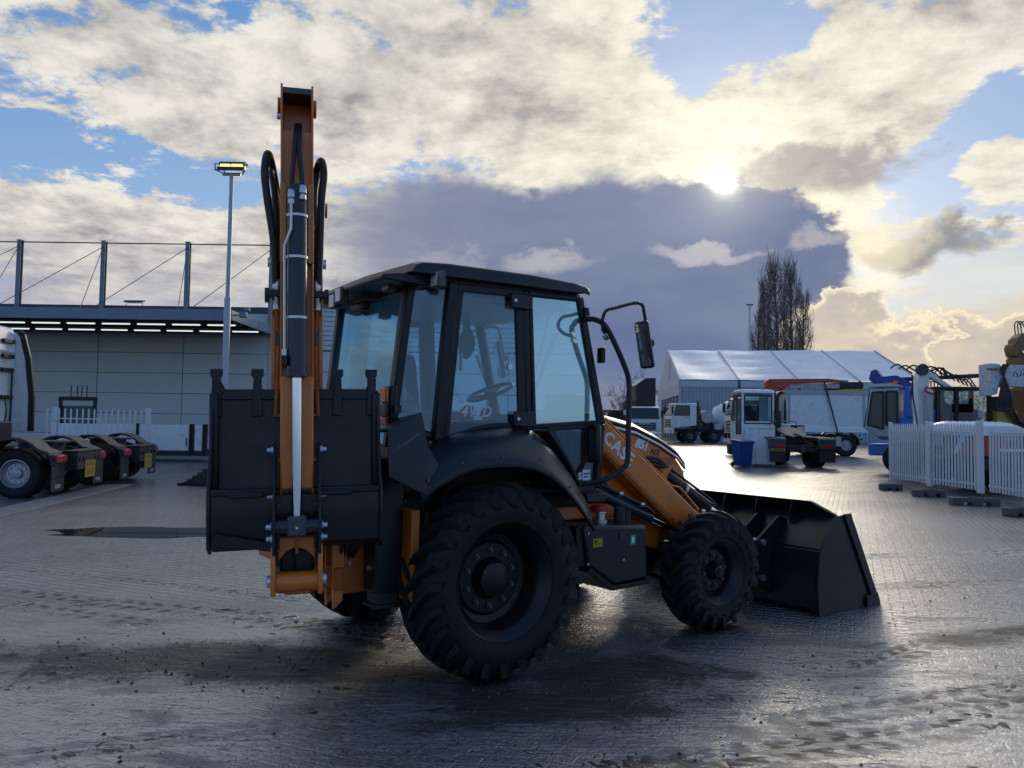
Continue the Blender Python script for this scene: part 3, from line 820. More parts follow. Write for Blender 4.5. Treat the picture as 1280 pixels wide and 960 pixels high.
FG = 'white fence panels on concrete feet at the right'
palisade('farthest white fence panel on the right, beside the blue crane', (11.24, 22.85), (11.29, 20.93), 0.14, 1.80, 16, FG, pw=0.045, posts=(0.07, 0))
palisade('middle white fence panel between the two wide posts', (11.29, 20.9), (11.40, 18.65), 0.14, 1.82, 14, FG, pw=0.05, posts=(0.17, 0.17))
palisade('nearest white fence panel, cut off by the photo edge', (11.40, 18.45), (11.30, 16.1), 0.14, 1.74, 17, FG, pw=0.05, posts=(0, 0.16))
FT = 'concrete fence feet'
for i, (px, py, ln, lab) in enumerate(((1116, 608, 0.52, 'small grey foot block under the far corner post of the white fence'),
                                       (1164, 616, 0.70, 'grey foot block with two notches under the second white post'),
                                       (1222, 627, 0.95, 'long mossy foot block under the third white post'),
                                       (1282, 641, 0.6, 'square foot block at the right edge of the photo'))):
    q = gp(px, py + 5)
    t = thing('fence_foot', lab, 'fence foot', (q.x, q.y + 0.12, 0), R((4, -6, -10, 3)[i]), FT)
    mb = MB()
    h, w = 0.16, 0.28
    po = [(-ln / 2, 0), (-ln * 0.28, 0), (-ln * 0.25, 0.07), (-ln * 0.12, 0.07), (-ln * 0.09, 0), (ln * 0.12, 0), (ln * 0.15, 0.07), (ln * 0.28, 0.07), (ln * 0.31, 0),
          (ln / 2, 0), (ln / 2, h), (-ln / 2, h)]
    o = MB().prism(po, 'y', -w / 2, w / 2).build('foot_block', 'foot', t, bevel=0.015)
    MB().bb(-0.16, 0.16, -0.11, 0.11, h, h + 0.012).build('post_pad', 'tile', t)

palisade('white palisade fence in front of the warehouse wall', (at(52, 560, 27).x, 27.0), (at(186, 560, 27).x, 27.05), 0.05, 1.95, 17, None,
         pw=0.055, posts=(0, 0.17), rails=(0.3, 1.52))
for o in [o for o in COL.objects if o.get('label') == 'white palisade fence in front of the warehouse wall']:
    xx = at(67, 560, 27).x - o.location.x
    MB().bb(xx - 0.09, xx + 0.09, -0.06, 0.06, 0.0, 1.97).build('post', 'fence', o, bevel=0.012)
    MB().bb(xx - 0.02, xx + 0.18, -0.08, -0.03, 1.50, 1.60).build('post_clamp', 'fence', o)

# black rack behind that fence
q = at(95, 560, 29.5)
t = thing('metal_rack', 'dark metal rack with four upright rods behind the white fence', 'rack', (q.x, 29.5, 0))
for x in (-0.66, 0.66): MB().bb(x - 0.05, x + 0.05, -0.05, 0.05, 0, 2.33).build('upright', 'black', t)
MB().bb(-0.72, 0.72, -0.06, 0.06, 2.25, 2.40).build('top_bar', 'black', t)
MB().bb(-0.60, 0.60, 0.02, 0.05, 0.2, 2.05).build('sheet', 'dgrey', t)
for x in (-0.28, -0.03, 0.14, 0.33): MB().cyl((x, 0, 2.4), (x, 0, 2.85), 0.022, 6).build('rod', 'black', t)

# low white trailer with side boards
x0 = at(112, 560, 29).x; x1 = at(258, 560, 29).x
t = thing('flat_trailer', 'low white trailer with plain side boards by the warehouse wall', 'trailer', (x0, 29, 0))
L = x1 - x0
for a, b in ((0.0, 1.76), (1.80, 3.72), (3.94, 4.22)):
    MB().bb(a, min(b, L), -0.03, 0.03, 0.42, 1.38).build('side_board', 'white', t, bevel=0.01)
for x in (1.78, 3.83, 4.33): MB().bb(x - 0.07, x + 0.07, -0.07, 0.07, 0.32, 1.42).build('stake_post', 'black', t)
MB().bb(-1.2, L, -0.02, 2.3, 0.22, 0.40).build('bed', 'chassis', t)
MB().bb(-1.2, 0.0, -0.03, 0.03, 0.42, 1.38).build('side_board', 'white', t, bevel=0.01)
for x in (0.5, 1.6):
    wv = tyre(MB(), 0.32, 0.22, 0.17, 24).xf(Matrix.Translation((x, 0.25, 0.32))).build('wheel', 'rubber', t)
MB().bb(3.62, 3.66, -0.05, -0.03, 0.6, 0.9).build('latch', 'black', t)

# bollard and rubber wedge
q = at(266, 575, 25.2)
t = thing('bollard', 'yellow bollard with red and white bands behind the rear digger bucket', 'bollard', (q.x, q.y, 0))
MB().lathe([(0.09, 0), (0.09, 0.42)], (0, 0, 0), 'z', 16).build('lower_band', 'yellow', t)
MB().lathe([(0.091, 0.42), (0.091, 0.60)], (0, 0, 0), 'z', 16).build('white_band', 'white', t)
MB().lathe([(0.09, 0.60), (0.09, 0.90)], (0, 0, 0), 'z', 16).build('middle_band', 'yellow', t)
MB().lathe([(0.091, 0.90), (0.091, 1.05)], (0, 0, 0), 'z', 16).build('red_band', 'red', t)
MB().lathe([(0.085, 1.05), (0.08, 1.12), (0.05, 1.16), (0.0, 1.17)], (0, 0, 0), 'z', 16).build('cap', 'grime', t)
q = gp(247, 607)
t = thing('rubber_wedge', 'dark ribbed rubber wedge lying on the paving beside the yellow bollard', 'wedge', (q.x, q.y + 0.2, 0), R(-8))
MB().prism([(-0.42, 0.0), (0.5, 0.0), (0.5, 0.40), (0.30, 0.44)], 'y', -0.25, 0.35).build('wedge_block', 'tile', t, bevel=0.02)
for k in range(5):
    u = 0.1 + k * 0.19; a = (-0.42 + 0.72 * u, 0.44 * u)
    MB().box((a[0], 0.05, a[1] + 0.012), (0.04, 0.6, 0.03), Matrix.Rotation(-atan2(0.44, 0.72), 3, 'Y')).build('rib', 'rubber', t)
MB().bb(-0.46, 0.52, -0.29, -0.25, 0.0, 0.06).build('edge_strip', 'rubber', t)

# ================================================================== tent hall
TH = thing('tent_hall', 'white roofed tent hall with steel-blue ribbed walls behind the trucks', 'building', (17.5, 80, 0), R(-5.7))
TL, TW, TE, TA = 24.0, 25.5, 6.25, 10.5
MB().bb(0.1, TL, 0.10, TW, 0, 0.1).build('floor_slab', 'concrete', TH)
pr = []
nrib = 64
for i in range(nrib):
    x = 0.1 + i * (TL - 0.1) / nrib; w = (TL - 0.1) / nrib
    pr += [(x, 0.0), (x + w * 0.35, 0.0), (x + w * 0.45, -0.07), (x + w * 0.9, -0.07)]
pr += [(TL, 0.0), (TL, 0.08), (0.1, 0.08)]
MB().prism(pr, 'z', 0.0, 5.55).build('ribbed_wall', 'tentclad', TH, ang=20)
MB().bb(0, TL, TW - 0.1, TW, 0, TE).build('rear_wall', 'tentclad', TH)
MB().bb(TL - 0.1, TL, 0.1, TW - 0.11, 0, TE).build('end_wall', 'tentclad', TH)
for i in range(4):
    a = i * 6.0 + 0.06; b = a + 5.88
    MB().bb(a, b, -0.10, -0.02, 5.56, 6.22).build('eave_panel', 'tentwall', TH)
    rows = []
    for u in range(13):
        f = u / 12
        y, z = f * TW / 2, TE + (TA - TE) * f
        row = []
        for k in range(9):
            g_ = k / 8
            rip = 0.10 * sin(g_ * pi) * (sin(f * 12.5 + 0.7 * i) ** 8) + 0.03 * sin(7 * g_ + 5 * f + i * 2)
            sag = -0.16 * sin(g_ * pi) * sin(f * pi)
            row.append((a + (b - a) * g_, y - 0.1, z + rip + sag + 0.05))
        rows.append(row)
    MB().loft(rows).build('roof_sheet', 'tentroof', TH, ang=180)
    MB().quad((a, TW / 2, TA), (b, TW / 2, TA), (b, TW, TE), (a, TW, TE)).build('roof_sheet', 'tentroof', TH)
for i in range(5):
    x = i * 6.0
    MB().bar((x, -0.12, TE + 0.02), (x, TW / 2, TA + 0.10), 0.16, 0.14).build('rafter', 'lgrey', TH)
    MB().bb(x - 0.10, x + 0.10, -0.14, -0.02, 5.3, 6.28).build('eave_bracket', 'dgrey', TH)
# gable end facing left
MB().prism([(0.0, TE - 1.0), (TW, TE - 1.0), (TW, TE), (TW / 2, TA), (0.0, TE)], 'x', 0.0, 0.09).build('gable_sheet', 'tentwall', TH)
MB().bb(-0.06, -0.005, 9.9, 12.3, 6.9, 9.3).build('gable_vent', 'lgrey', TH)
for k in range(6):
    MB().bb(-0.08, -0.005, k * TW / 6 + 0.04, (k + 1) * TW / 6 - 0.04, TE - 1.55, TE - 0.35).build('lintel_panel', 'tentclad', TH)
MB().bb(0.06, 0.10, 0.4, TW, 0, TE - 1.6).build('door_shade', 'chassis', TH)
for y in (0.2, 3.2, 6.4, 9.6, 12.8, 16, 20): MB().bb(-0.12, 0.05, y - 0.18, y + 0.18, 0, TE - 1.56).build('gate_post', 'lgrey', TH)
MB().bb(-0.10, 0.05, 19.2, 25, 0, TE - 1.57).build('door_leaf', 'tentwall', TH)
MB().bb(-0.10, 0.12, -0.16, 0.10, 0, TE + 0.1).build('corner_post', 'lgrey', TH)


# ================================================================== trees
def limb(mb, p, d, ln, r, n=5, bend=0.15, up=0.2, sides=4):
    pts = [V(p)]; d = V(d).normalized(); rs = [r]
    for i in range(n):
        d = (d + V((random.gauss(0, bend), random.gauss(0, bend), random.gauss(0, bend) + up))).normalized()
        pts.append(pts[-1] + d * ln / n); rs.append(r * (1 - 0.85 * (i + 1) / n))
    mb.tube(pts, rs, sides, cap=False)
    return pts, d


def poplar(px, Y, ytop, spread, n, label):
    base = at(px, 530, Y); H = at(px, ytop, Y).z
    t = thing('poplar_tree', label, 'tree', (base.x, base.y, 0), 0, 'bare poplars behind the tent hall')
    mb = MB(); pts, _ = limb(mb, (0, 0, 0), (0, 0, 1), H * 0.97, 0.36, 10, 0.02, 0.05, 6)
    mb.build('trunk', 'bark', t)
    cr = MB()
    for i in range(n):
        f = random.random() ** 0.9
        h = H * (0.10 + 0.80 * f)
        b = pts[min(int(h / (H * 0.97) * 10), 10)]
        a = random.uniform(0, 2 * pi)
        wid = spread * (0.25 + 0.9 * sin(min(1, (1 - f) * 1.25 + 0.12) * pi * 0.62))
        ln = H * random.uniform(0.10, 0.26) * (1.1 - 0.5 * f)
        r = random.uniform(0.025, 0.06)
        p0 = V((b.x, b.y, h)); out = V((cos(a), sin(a), 0))
        q = [p0, p0 + out * wid * 0.45 + V((0, 0, ln * 0.22)), p0 + out * wid * random.uniform(0.6, 1.0) + V((0, 0, ln * 0.6)),
             p0 + out * wid * random.uniform(0.7, 1.1) + V((random.gauss(0, .15), 0, ln))]
        cr.tube(q, [r, r * 0.7, r * 0.45, r * 0.15], 3, cap=False)
        for k in range(5):
            s = q[1].lerp(q[3], random.random()); a2 = random.uniform(0, 2 * pi)
            e = s + V((cos(a2) * 0.35, sin(a2) * 0.35, random.uniform(0.7, 1.9)))
            cr.tube([s, s.lerp(e, .5) + V((cos(a2) * .12, sin(a2) * .12, 0)), e], [0.024, 0.018, 0.006], 3, cap=False)
    cr.build('crown', 'bark', t)
    return t

poplar(974, 122, 325, 2.3, 400, 'tallest and densest bare poplar behind the tent roof')
poplar(989, 124, 329, 1.9, 300, 'second tallest bare poplar, just right of the densest one')
poplar(957, 123, 346, 1.3, 150, 'slim sparse bare poplar left of the densest one')
poplar(1002, 126, 362, 1.6, 170, 'short bare poplar at the right end of the poplar row')
poplar(944, 125, 382, 1.4, 120, 'low sparse bare poplar next to the thin lamp post')


def bare_tree(px, Y, ytop, label, seed, m='barkpale', n0=6):
    random.seed(seed)
    base = at(px, 530, Y); H = at(px, ytop, Y).z
    t = thing('bare_tree', label, 'tree', (base.x, base.y, 0), 0, 'bare trees on the horizon')
    mb = MB(); pts, d = limb(mb, (0, 0, 0), (0, 0, 1), H * 0.5, H * 0.022, 5, 0.05, 0.05, 6)
    mb.build('trunk', m, t)
    cr = MB()
    for i in range(n0):
        s = pts[random.randint(2, 5)]; a = random.uniform(0, 2 * pi)
        p1, d1 = limb(cr, s, (cos(a), sin(a), random.uniform(0.5, 1.3)), H * random.uniform(0.3, 0.5), H * 0.010, 5, 0.12, 0.12, 3)
        for j in range(9):
            s2 = p1[random.randint(1, 5)]; a2 = random.uniform(0, 2 * pi)
            p2, d2 = limb(cr, s2, (cos(a2), sin(a2), random.uniform(0.3, 1.1)), H * random.uniform(0.12, 0.25), H * 0.005, 4, 0.2, 0.1, 3)
            for k in range(6):
                s3 = p2[random.randint(1, 4)]; a3 = random.uniform(0, 2 * pi)
                limb(cr, s3, (cos(a3), sin(a3), random.uniform(0.2, 1.0)), H * random.uniform(0.05, 0.11), H * 0.003, 2, 0.2, 0.1, 3)
    cr.build('crown', m, t)
    return t

bare_tree(802, 150, 452, 'largest bare tree on the horizon, left of the tent gable', 3)
bare_tree(786, 160, 470, 'round bare tree above the cab mirror rail', 5)
bare_tree(771, 165, 488, 'low bare tree close to the cab windscreen', 8)
bare_tree(1204, 150, 474, 'bare tree top showing above the dark excavator cab', 11)
bare_tree(1222, 155, 482, 'small bare tree top left of the graffitied white boom', 13)
random.seed(21)
cr = MB()
for i in range(520):
    x = random.uniform(-40, 150); y = 185 + random.uniform(-6, 6)
    h = random.uniform(2.5, 6.0) * (0.8 + 0.3 * sin(x * 0.13) * sin(x * 0.37))
    for k in range(12):
        a = random.uniform(-1, 1); e = (x + a * h * 0.4 + random.uniform(-.4, .4), y + random.uniform(-1, 1), h * random.uniform(0.6, 1.0))
        w = random.uniform(0.15, 0.4)
        cr.add([(x + a * 0.5 - w, y, 0), (x + a * 0.5 + w, y, 0), e], [(0, 1, 2)])
o = cr.build('treeline', 'barkpale'); struct(o, 'stuff')
random.seed(7)


# ================================================================== the backhoe loader
BYAW = R(35.5)
BH = thing('backhoe_loader', 'orange and black backhoe loader parked on the wet yard with its digging arm folded upright', 'backhoe loader', (-0.64, 5.92, 0), BYAW)


def to_machine():                                    # world -> machine axes
    return (Matrix.Translation((-0.64, 5.92, 0)) @ Matrix.Rotation(BYAW, 4, 'Z')).inverted()


RX = Matrix.Rotation(R(90), 4, 'X')                  # text lying in x-y stood up to face -y


# ---------------------------------------------------------------- wheels
def machine_wheel(nm, x, y, R0, W_, rim, side, nlug, nbolt, brad, dish):
    """side -1: outer face towards -y"""
    w = MB(); s = side; h = W_ / 2
    # rim barrel, flanges, sunken disc and hub, profile from inner flange to the hub face
    prof = [(rim + 0.012, -s * h * 0.80), (rim + 0.012, -s * h * 0.74), (rim - 0.03, -s * h * 0.66), (rim - 0.055, -s * h * 0.2), (rim - 0.055, s * h * 0.35),
            (rim - 0.03, s * h * 0.62), (rim - 0.012, s * h * 0.70), (rim + 0.014, s * h * 0.80), (rim + 0.006, s * h * 0.84), (rim - 0.008, s * h * 0.80), (rim - 0.022, s * h * 0.68),
            (rim - 0.045, s * h * 0.60), (rim - 0.07, s * h * 0.35), (rim - 0.075, s * h * dish), (rim - 0.12, s * h * (dish - 0.06)), (brad + 0.06, s * h * dish), (brad + 0.045, s * h * dish + s * 0.012),
            (brad - 0.045, s * h * dish + s * 0.012), (brad - 0.06, s * h * dish + s * 0.05), (brad - 0.075, s * h * dish + s * 0.085), (brad - 0.10, s * h * dish + s * 0.095), (0.03, s * h * dish + s * 0.105), (0.0, s * h * dish + s * 0.105)]
    w.lathe(prof, (0, 0, 0), 'y', 48, cap=False)
    o = w.build(nm, 'black', BH); o.location = (x, y, R0 - 0.015); o.rotation_euler = (0, random.uniform(0, 1), 0)
    lug_tyre(MB(), R0, W_, rim, nlug).build('tyre', 'rubber', o, ang=30)
    b0 = None
    for k in range(nbolt):
        a = 2 * pi * k / nbolt
        c = (brad * cos(a), s * h * dish + s * 0.012, brad * sin(a))
        if b0 is None:
            b0 = MB().lathe([(0.019, 0), (0.019, s * 0.012), (0.012, s * 0.013), (0.012, s * 0.03), (0, s * 0.03)], (0, 0, 0), 'y', 8).build('wheel_bolt', 'nut', o)
            b0.location = c
        else:
            q = inst(b0, o); q.location = c
    return o

machine_wheel('rear_wheel', 0, -0.905, 0.648, 0.39, 0.372, -1, 24, 10, 0.185, -0.25)
machine_wheel('rear_wheel', 0, 0.95, 0.648, 0.39, 0.372, 1, 24, 10, 0.185, -0.25)
machine_wheel('front_wheel', 2.19, -0.90, 0.49, 0.32, 0.262, -1, 20, 8, 0.125, 0.10)
machine_wheel('front_wheel', 2.175, 0.90, 0.49, 0.32, 0.262, 1, 20, 8, 0.125, 0.10)
MB().cyl((0, -0.86, 0.68), (0, 0.86, 0.68), 0.15, 20).bb(-0.22, 0.22, -0.25, 0.25, 0.5, 0.9).build('rear_axle', 'chassis', BH)
MB().cyl((2.175, -0.82, 0.475), (2.175, 0.82, 0.475), 0.10, 16).bb(2.0, 2.35, -0.3, 0.3, 0.36, 0.62).build('front_axle', 'chassis', BH)

# ---------------------------------------------------------------- chassis
MB().prism([(-0.95, 0.55), (1.9, 0.55), (2.45, 0.72), (2.45, 0.98), (0.9, 1.05), (-0.95, 1.05)], 'y', -0.40, 0.40).build('chassis_frame', 'orange_dark', BH, bevel=0.02)
MB().bb(0.2, 1.6, -0.30, 0.30, 0.34, 0.56).build('gearbox', 'chassis', BH, bevel=0.04)
# rear frame: slide plate, orange cheeks
MB().bb(-0.62, -0.56, -0.92, -0.36, 0.55, 1.12).bb(-0.98, -0.56, -0.60, -0.56, 0.58, 1.1).build('rear_cheek', 'orange_dark', BH, bevel=0.01)
MB().bb(-1.0, -0.95, -0.66, 0.86, 0.62, 0.76).bb(-1.0, -0.95, -0.66, 0.86, 1.08, 1.22).bb(-0.98, -0.90, -0.62, 0.82, 0.76, 1.08).build('slide_rail', 'orange_dark', BH, bevel=0.008)
for yy in (-0.62, -0.50):
    MB().prism([(-1.02, 0.98), (-0.93, 1.0), (-0.94, 0.55), (-1.0, 0.50)], 'y', yy - 0.015, yy + 0.015).build('slide_claw', 'orange', BH, bevel=0.006)
# stabiliser legs: outer box, inner leg, foot
for s in (-1, 1):
    y0, y1 = s * 0.62, s * 0.80
    lg = MB().bb(-0.80, -0.61, min(y0, y1), max(y0, y1), 0.60, 1.44).build('stabiliser', 'black', BH, bevel=0.012)
    MB().bb(-0.78, -0.63, min(y0, y1) + 0.02, max(y0, y1) - 0.02, 0.53, 0.60).build('stabiliser_leg', 'chassis', lg)
    MB().bb(-0.80, -0.61, min(y0, y1) - 0.0, max(y0, y1) + 0.0, 0.505, 0.53).build('foot_plate', 'chassis', lg, bevel=0.01)
    for zz in (0.75, 1.05, 1.35):
        MB().cyl((-0.80, (y0 + y1) / 2, zz), (-0.815, (y0 + y1) / 2, zz), 0.02, 8).build('bolt', 'zinc', lg)
# side tank under the cab, with stickers
tk = MB().prism([(0.76, 0.93), (1.40, 0.90), (1.42, 0.49), (1.06, 0.48), (0.81, 0.64)], 'y', -0.95, -0.46).build('side_tank', 'plastic', BH, bevel=0.025)
MB().prism([(0.80, 0.60), (1.04, 0.44), (1.44, 0.45), (1.44, 0.485), (1.06, 0.475), (0.83, 0.63)], 'y', -0.955, -0.5).build('guard_plate', 'black', tk, bevel=0.006)
MB().bb(0.85, 0.94, -0.955, -0.951, 0.775, 0.835).build('warning_sticker', 'yellow', tk)
MB().bb(0.862, 0.928, -0.957, -0.9555, 0.795, 0.80).bb(0.862, 0.89, -0.957, -0.9555, 0.808, 0.825).build('sticker_print', 'ink', tk)
MB().bb(1.225, 1.275, -0.955, -0.951, 0.765, 0.835).build('green_sticker', 'green', tk)
MB().bb(1.238, 1.262, -0.957, -0.9555, 0.78, 0.82).build('sticker_print', 'white_clean', tk)
MB().bb(1.11, 1.20, -0.957, -0.949, 0.80, 0.88).build('filler_recess', 'ink', tk)
for c in ((0.80, 0.66), (1.15, 0.66), (0.80, 0.88)): MB().cyl((c[0], -0.95, c[1]), (c[0], -0.962, c[1]), 0.009, 8).build('bolt', 'zinc', tk)
MB().lathe([(0.055, 0), (0.055, 0.025), (0.04, 0.03), (0.04, 0.075), (0.05, 0.08), (0.05, 0.10), (0, 0.105)], (1.13, -0.72, 0.905), 'z', 16).build('filler_neck', 'zinc', tk)
MB().lathe([(0.07, 0), (0.072, 0.03), (0.05, 0.045), (0, 0.05)], (1.11, -0.72, 1.0), 'z', 16).build('filler_cap', 'red', tk)
MB().lathe([(0.045, 0), (0.045, 0.12), (0, 0.13)], (1.30, -0.75, 0.90), 'z', 12).lathe([(0.04, 0), (0.04, 0.09), (0, 0.1)], (1.40, -0.72, 0.90), 'z', 12).build('valve_block', 'chassis', BH)
MB().bb(0.55, 1.5, -0.62, -0.40, 0.93, 1.04).build('orange_step_frame', 'orange', BH, bevel=0.015)
MB().prism([(0.72, 0.63), (0.80, 0.63), (0.80, 0.93), (0.72, 0.93)], 'y', -0.92, -0.5).build('tank_bracket', 'black', BH, bevel=0.01)

# ---------------------------------------------------------------- fenders
inner = [(-0.66, 1.30), (-0.52, 1.46), (-0.30, 1.57), (-0.17, 1.60), (0.0, 1.63), (0.19, 1.65), (0.33, 1.65), (0.44, 1.62), (0.55, 1.56), (0.70, 1.42), (0.84, 1.25), (0.93, 1.10)]
mid_ = [(-0.66, 1.28), (-0.54, 1.42), (-0.36, 1.52), (-0.22, 1.555), (-0.05, 1.57), (0.12, 1.57), (0.26, 1.55), (0.38, 1.50), (0.50, 1.42), (0.63, 1.29), (0.75, 1.14), (0.82, 1.02)]
outer = [(-0.66, 1.245), (-0.55, 1.33), (-0.40, 1.40), (-0.26, 1.435), (-0.10, 1.445), (0.06, 1.44), (0.20, 1.415), (0.33, 1.36), (0.45, 1.28), (0.57, 1.165), (0.67, 1.05), (0.72, 0.98)]
lip = [(x, z - 0.055) for x, z in outer]
for s in (-1, 1):
    rows = []
    for yv, pf in ((0.66, inner), (0.73, inner), (0.97, mid_), (1.09, outer), (1.12, lip)):
        rows.append([(x, s * yv, z) for x, z in pf])
    MB().loft(rows).build('fender', 'plastic', BH, ang=55, solid=0.018)
    # guard plate behind the wheel arch
    mb = MB().add([(-0.86, s * 1.03, 1.62), (-0.60, s * 0.97, 1.73), (-0.55, s * 0.97, 1.52), (-0.50, s * 1.02, 1.40), (-0.62, s * 1.1, 1.22), (-0.86, s * 1.06, 1.34)], [(0, 1, 2, 3, 4, 5)])
    mb.add([(-0.86, s * 1.03, 1.62), (-0.60, s * 0.97, 1.73), (-0.58, s * 0.68, 1.70), (-0.86, s * 0.68, 1.60)], [(0, 1, 2, 3)])
    gd = mb.build('rear_guard', 'plastic', BH, ang=20, solid=0.015, bevel=0.008)
    MB().bar((-0.84, s * 1.05, 1.48), (-0.63, s * 1.0, 1.60), 0.014, 0.012).bar((-0.62, s * 1.04, 1.31), (-0.54, s * 1.0, 1.45), 0.012, 0.012).build('guard_crease', 'grime', gd)

# ---------------------------------------------------------------- cab
cab = MB().bb(-0.52, 1.06, -0.66, 0.66, 1.04, 1.16).prism([(0.86, 1.16), (1.05, 1.16), (1.08, 1.62), (0.95, 1.62)], 'y', -0.60, 0.60).build('cab_floor', 'chassis', BH, bevel=0.02)
roof = MB()
prof = [(-0.58, 2.645), (-0.555, 2.70), (-0.50, 2.722), (-0.30, 2.738), (0.38, 2.748), (0.80, 2.735), (0.93, 2.715), (0.955, 2.685), (0.90, 2.662), (0.70, 2.655), (0.3, 2.655), (-0.3, 2.645)]
rows = []
for yv, dx, dz in ((-0.80, 0.06, -0.045), (-0.785, 0.015, -0.008), (-0.70, 0, 0.012), (0, 0, 0.03), (0.70, 0, 0.012), (0.785, 0.015, -0.008), (0.80, 0.06, -0.045)):
    rows.append([(x * (1 - dx * 0.3), yv, z + (dz if z > 2.67 else dz * 0.2)) for x, z in prof])
rf = roof.loft(rows, cap=True, close=True).build('cab_roof', 'plastic', BH, ang=40, bevel=0.012)
MB().prism([(-0.76, 2.618), (-0.60, 2.645), (-0.30, 2.64), (-0.30, 2.575), (-0.56, 2.575), (-0.76, 2.585)], 'y', -0.73, 0.76).build('rear_visor', 'plastic', rf, bevel=0.012)
MB().prism([(-0.56, 2.655), (0.88, 2.668), (0.86, 2.60), (-0.50, 2.57)], 'y', -0.73, 0.73).build('roof_frame', 'black', rf, bevel=0.01)
for (x, y, z) in ((-0.74, 0.13, 2.545), (-0.76, -0.03, 2.565), (-0.62, -0.50, 2.60), (-0.40, -0.775, 2.615)):
    w_ = MB().bb(x - 0.012, x + 0.05, y - 0.055, y + 0.055, z - 0.055, z + 0.055).build('work_light', 'grime', rf, bevel=0.008)
    MB().bb(x - 0.016, x - 0.0125, y - 0.042, y + 0.042, z - 0.045, z + 0.045).build('lens', 'white', w_)


def post(nm, pts, w, d, par=BH, m='black', lab=None):
    mb = MB()
    for a, b in zip(pts[:-1], pts[1:]): mb.bar(a, b, w, d, up=(1, 0, 0))
    return mb.build(nm, m, par, bevel=0.012)

for s in (-1, 1):
    post('pillar', [(-0.235, s * 0.715, 2.62), (-0.335, s * 0.715, 1.54)], 0.07, 0.085)          # door post behind the door
    yr = 0.615 if s < 0 else 0.54
    post('pillar', [(-0.50, s * yr, 2.60), (-0.615, s * (yr - 0.015), 1.62), (-0.60, s * (yr - 0.015), 1.30)], 0.055, 0.06)  # rear corner
    post('pillar', [(0.905, s * 0.70, 2.64), (1.135, s * 0.71, 1.67), (1.085, s * 0.71, 1.18)], 0.06, 0.055)    # windscreen post
    post('sill', [(-0.52, s * 0.69, 1.62), (-0.32, s * 0.70, 1.56)], 0.05, 0.05)
    MB().prism([(0.60, 1.60), (0.66, 1.665), (1.12, 1.685), (1.12, 1.645), (0.68, 1.62)], 'y', s * 0.715 - 0.02, s * 0.715 + 0.02).build('window_bar', 'black', BH, bevel=0.006)
    # quarter window, angled towards the rear
    MB().quad((-0.255, s * 0.71, 2.58), (-0.485, s * (yr + 0.01), 2.56), (-0.595, s * (yr - 0.005), 1.66), (-0.34, s * 0.71, 1.57)).build('quarter_window', 'glass_dark' if s > 0 else 'glass', BH, ang=0)
    # door with its own glass, frame, hinges
    dr_ = MB()
    o_ = [(-0.195, 2.62), (0.36, 2.63), (0.40, 1.60), (0.20, 1.63), (0.0, 1.60), (-0.30, 1.53)]
    i_ = [(-0.155, 2.565), (0.285, 2.575), (0.335, 1.665), (0.16, 1.672), (0.0, 1.65), (-0.245, 1.585)]
    n = 6
    vs = [(x, s * 0.735, z) for x, z in o_] + [(x, s * 0.735, z) for x, z in i_] + [(x, s * 0.70, z) for x, z in o_] + [(x, s * 0.70, z) for x, z in i_]
    fs = []
    for k in range(n):
        k2 = (k + 1) % n
        fs += [(k, k2, n + k2, n + k), (2 * n + k2, 2 * n + k, 3 * n + k, 3 * n + k2), (k2, k, 2 * n + k, 2 * n + k2), (n + k, n + k2, 3 * n + k2, 3 * n + k)]
    dr_.add(vs, fs)
    door = dr_.build('door', 'black', BH, bevel=0.010)
    MB().add([(x, s * 0.716, z) for x, z in i_], [tuple(range(n))]).build('door_window', 'glass', door, ang=0)
    post('pillar', [(0.375, s * 0.71, 2.635), (0.42, s * 0.71, 1.62)], 0.06, 0.055)
    for zz, xx in ((2.545, 0.33), (1.70, 0.37)):
        MB().bb(xx - 0.10, xx + 0.09, s * 0.752 - 0.012, s * 0.752 + 0.012, zz - 0.055, zz + 0.055).build('hinge', 'plastic', door, bevel=0.008)
        MB().cyl((xx - 0.07, s * 0.764, zz), (xx - 0.07, s * 0.772, zz), 0.013, 8).build('hinge_bolt', 'zinc', door)
    MB().bb(-0.185, -0.165, s * 0.748 - 0.01, s * 0.748 + 0.01, 2.02, 2.14).build('handle', 'lgrey', door, bevel=0.006)
    MB().cyl((0.245, s * 0.718, 2.07), (0.245, s * 0.735, 2.07), 0.022, 12).build('lock_knob', 'zinc', door)
    # front side window and the lower one
    fw_ = MB()
    o_ = [(0.405, 2.635), (0.895, 2.64), (1.12, 1.675), (0.455, 1.635)]; i_ = [(0.435, 2.60), (0.87, 2.605), (1.085, 1.70), (0.485, 1.665)]
    n = 4
    vs = [(x, s * 0.738, z) for x, z in o_] + [(x, s * 0.738, z) for x, z in i_] + [(x, s * 0.705, z) for x, z in o_] + [(x, s * 0.705, z) for x, z in i_]
    fs = []
    for k in range(n):
        k2 = (k + 1) % n
        fs += [(k, k2, n + k2, n + k), (2 * n + k2, 2 * n + k, 3 * n + k, 3 * n + k2), (k2, k, 2 * n + k, 2 * n + k2), (n + k, n + k2, 3 * n + k2, 3 * n + k)]
    fwo = MB().add(vs, fs).build('side_window', 'black', BH, bevel=0.006)
    MB().add([(x, s * 0.72, z) for x, z in i_], [tuple(range(n))]).build('window_pane', 'glass_cyan' if s < 0 else 'glass', fwo, ang=0)
    lw = MB().quad((0.62, s * 0.712, 1.625), (1.115, s * 0.712, 1.65), (1.07, s * 0.712, 1.19), (0.90, s * 0.712, 1.19)).build('lower_window', 'glass', BH, ang=0)
    MB().bar((0.90, s * 0.715, 1.19), (1.08, s * 0.715, 1.19), 0.03, 0.05).bar((0.615, s * 0.72, 1.64), (0.90, s * 0.72, 1.21), 0.035, 0.035).build('window_seal', 'hose', BH)
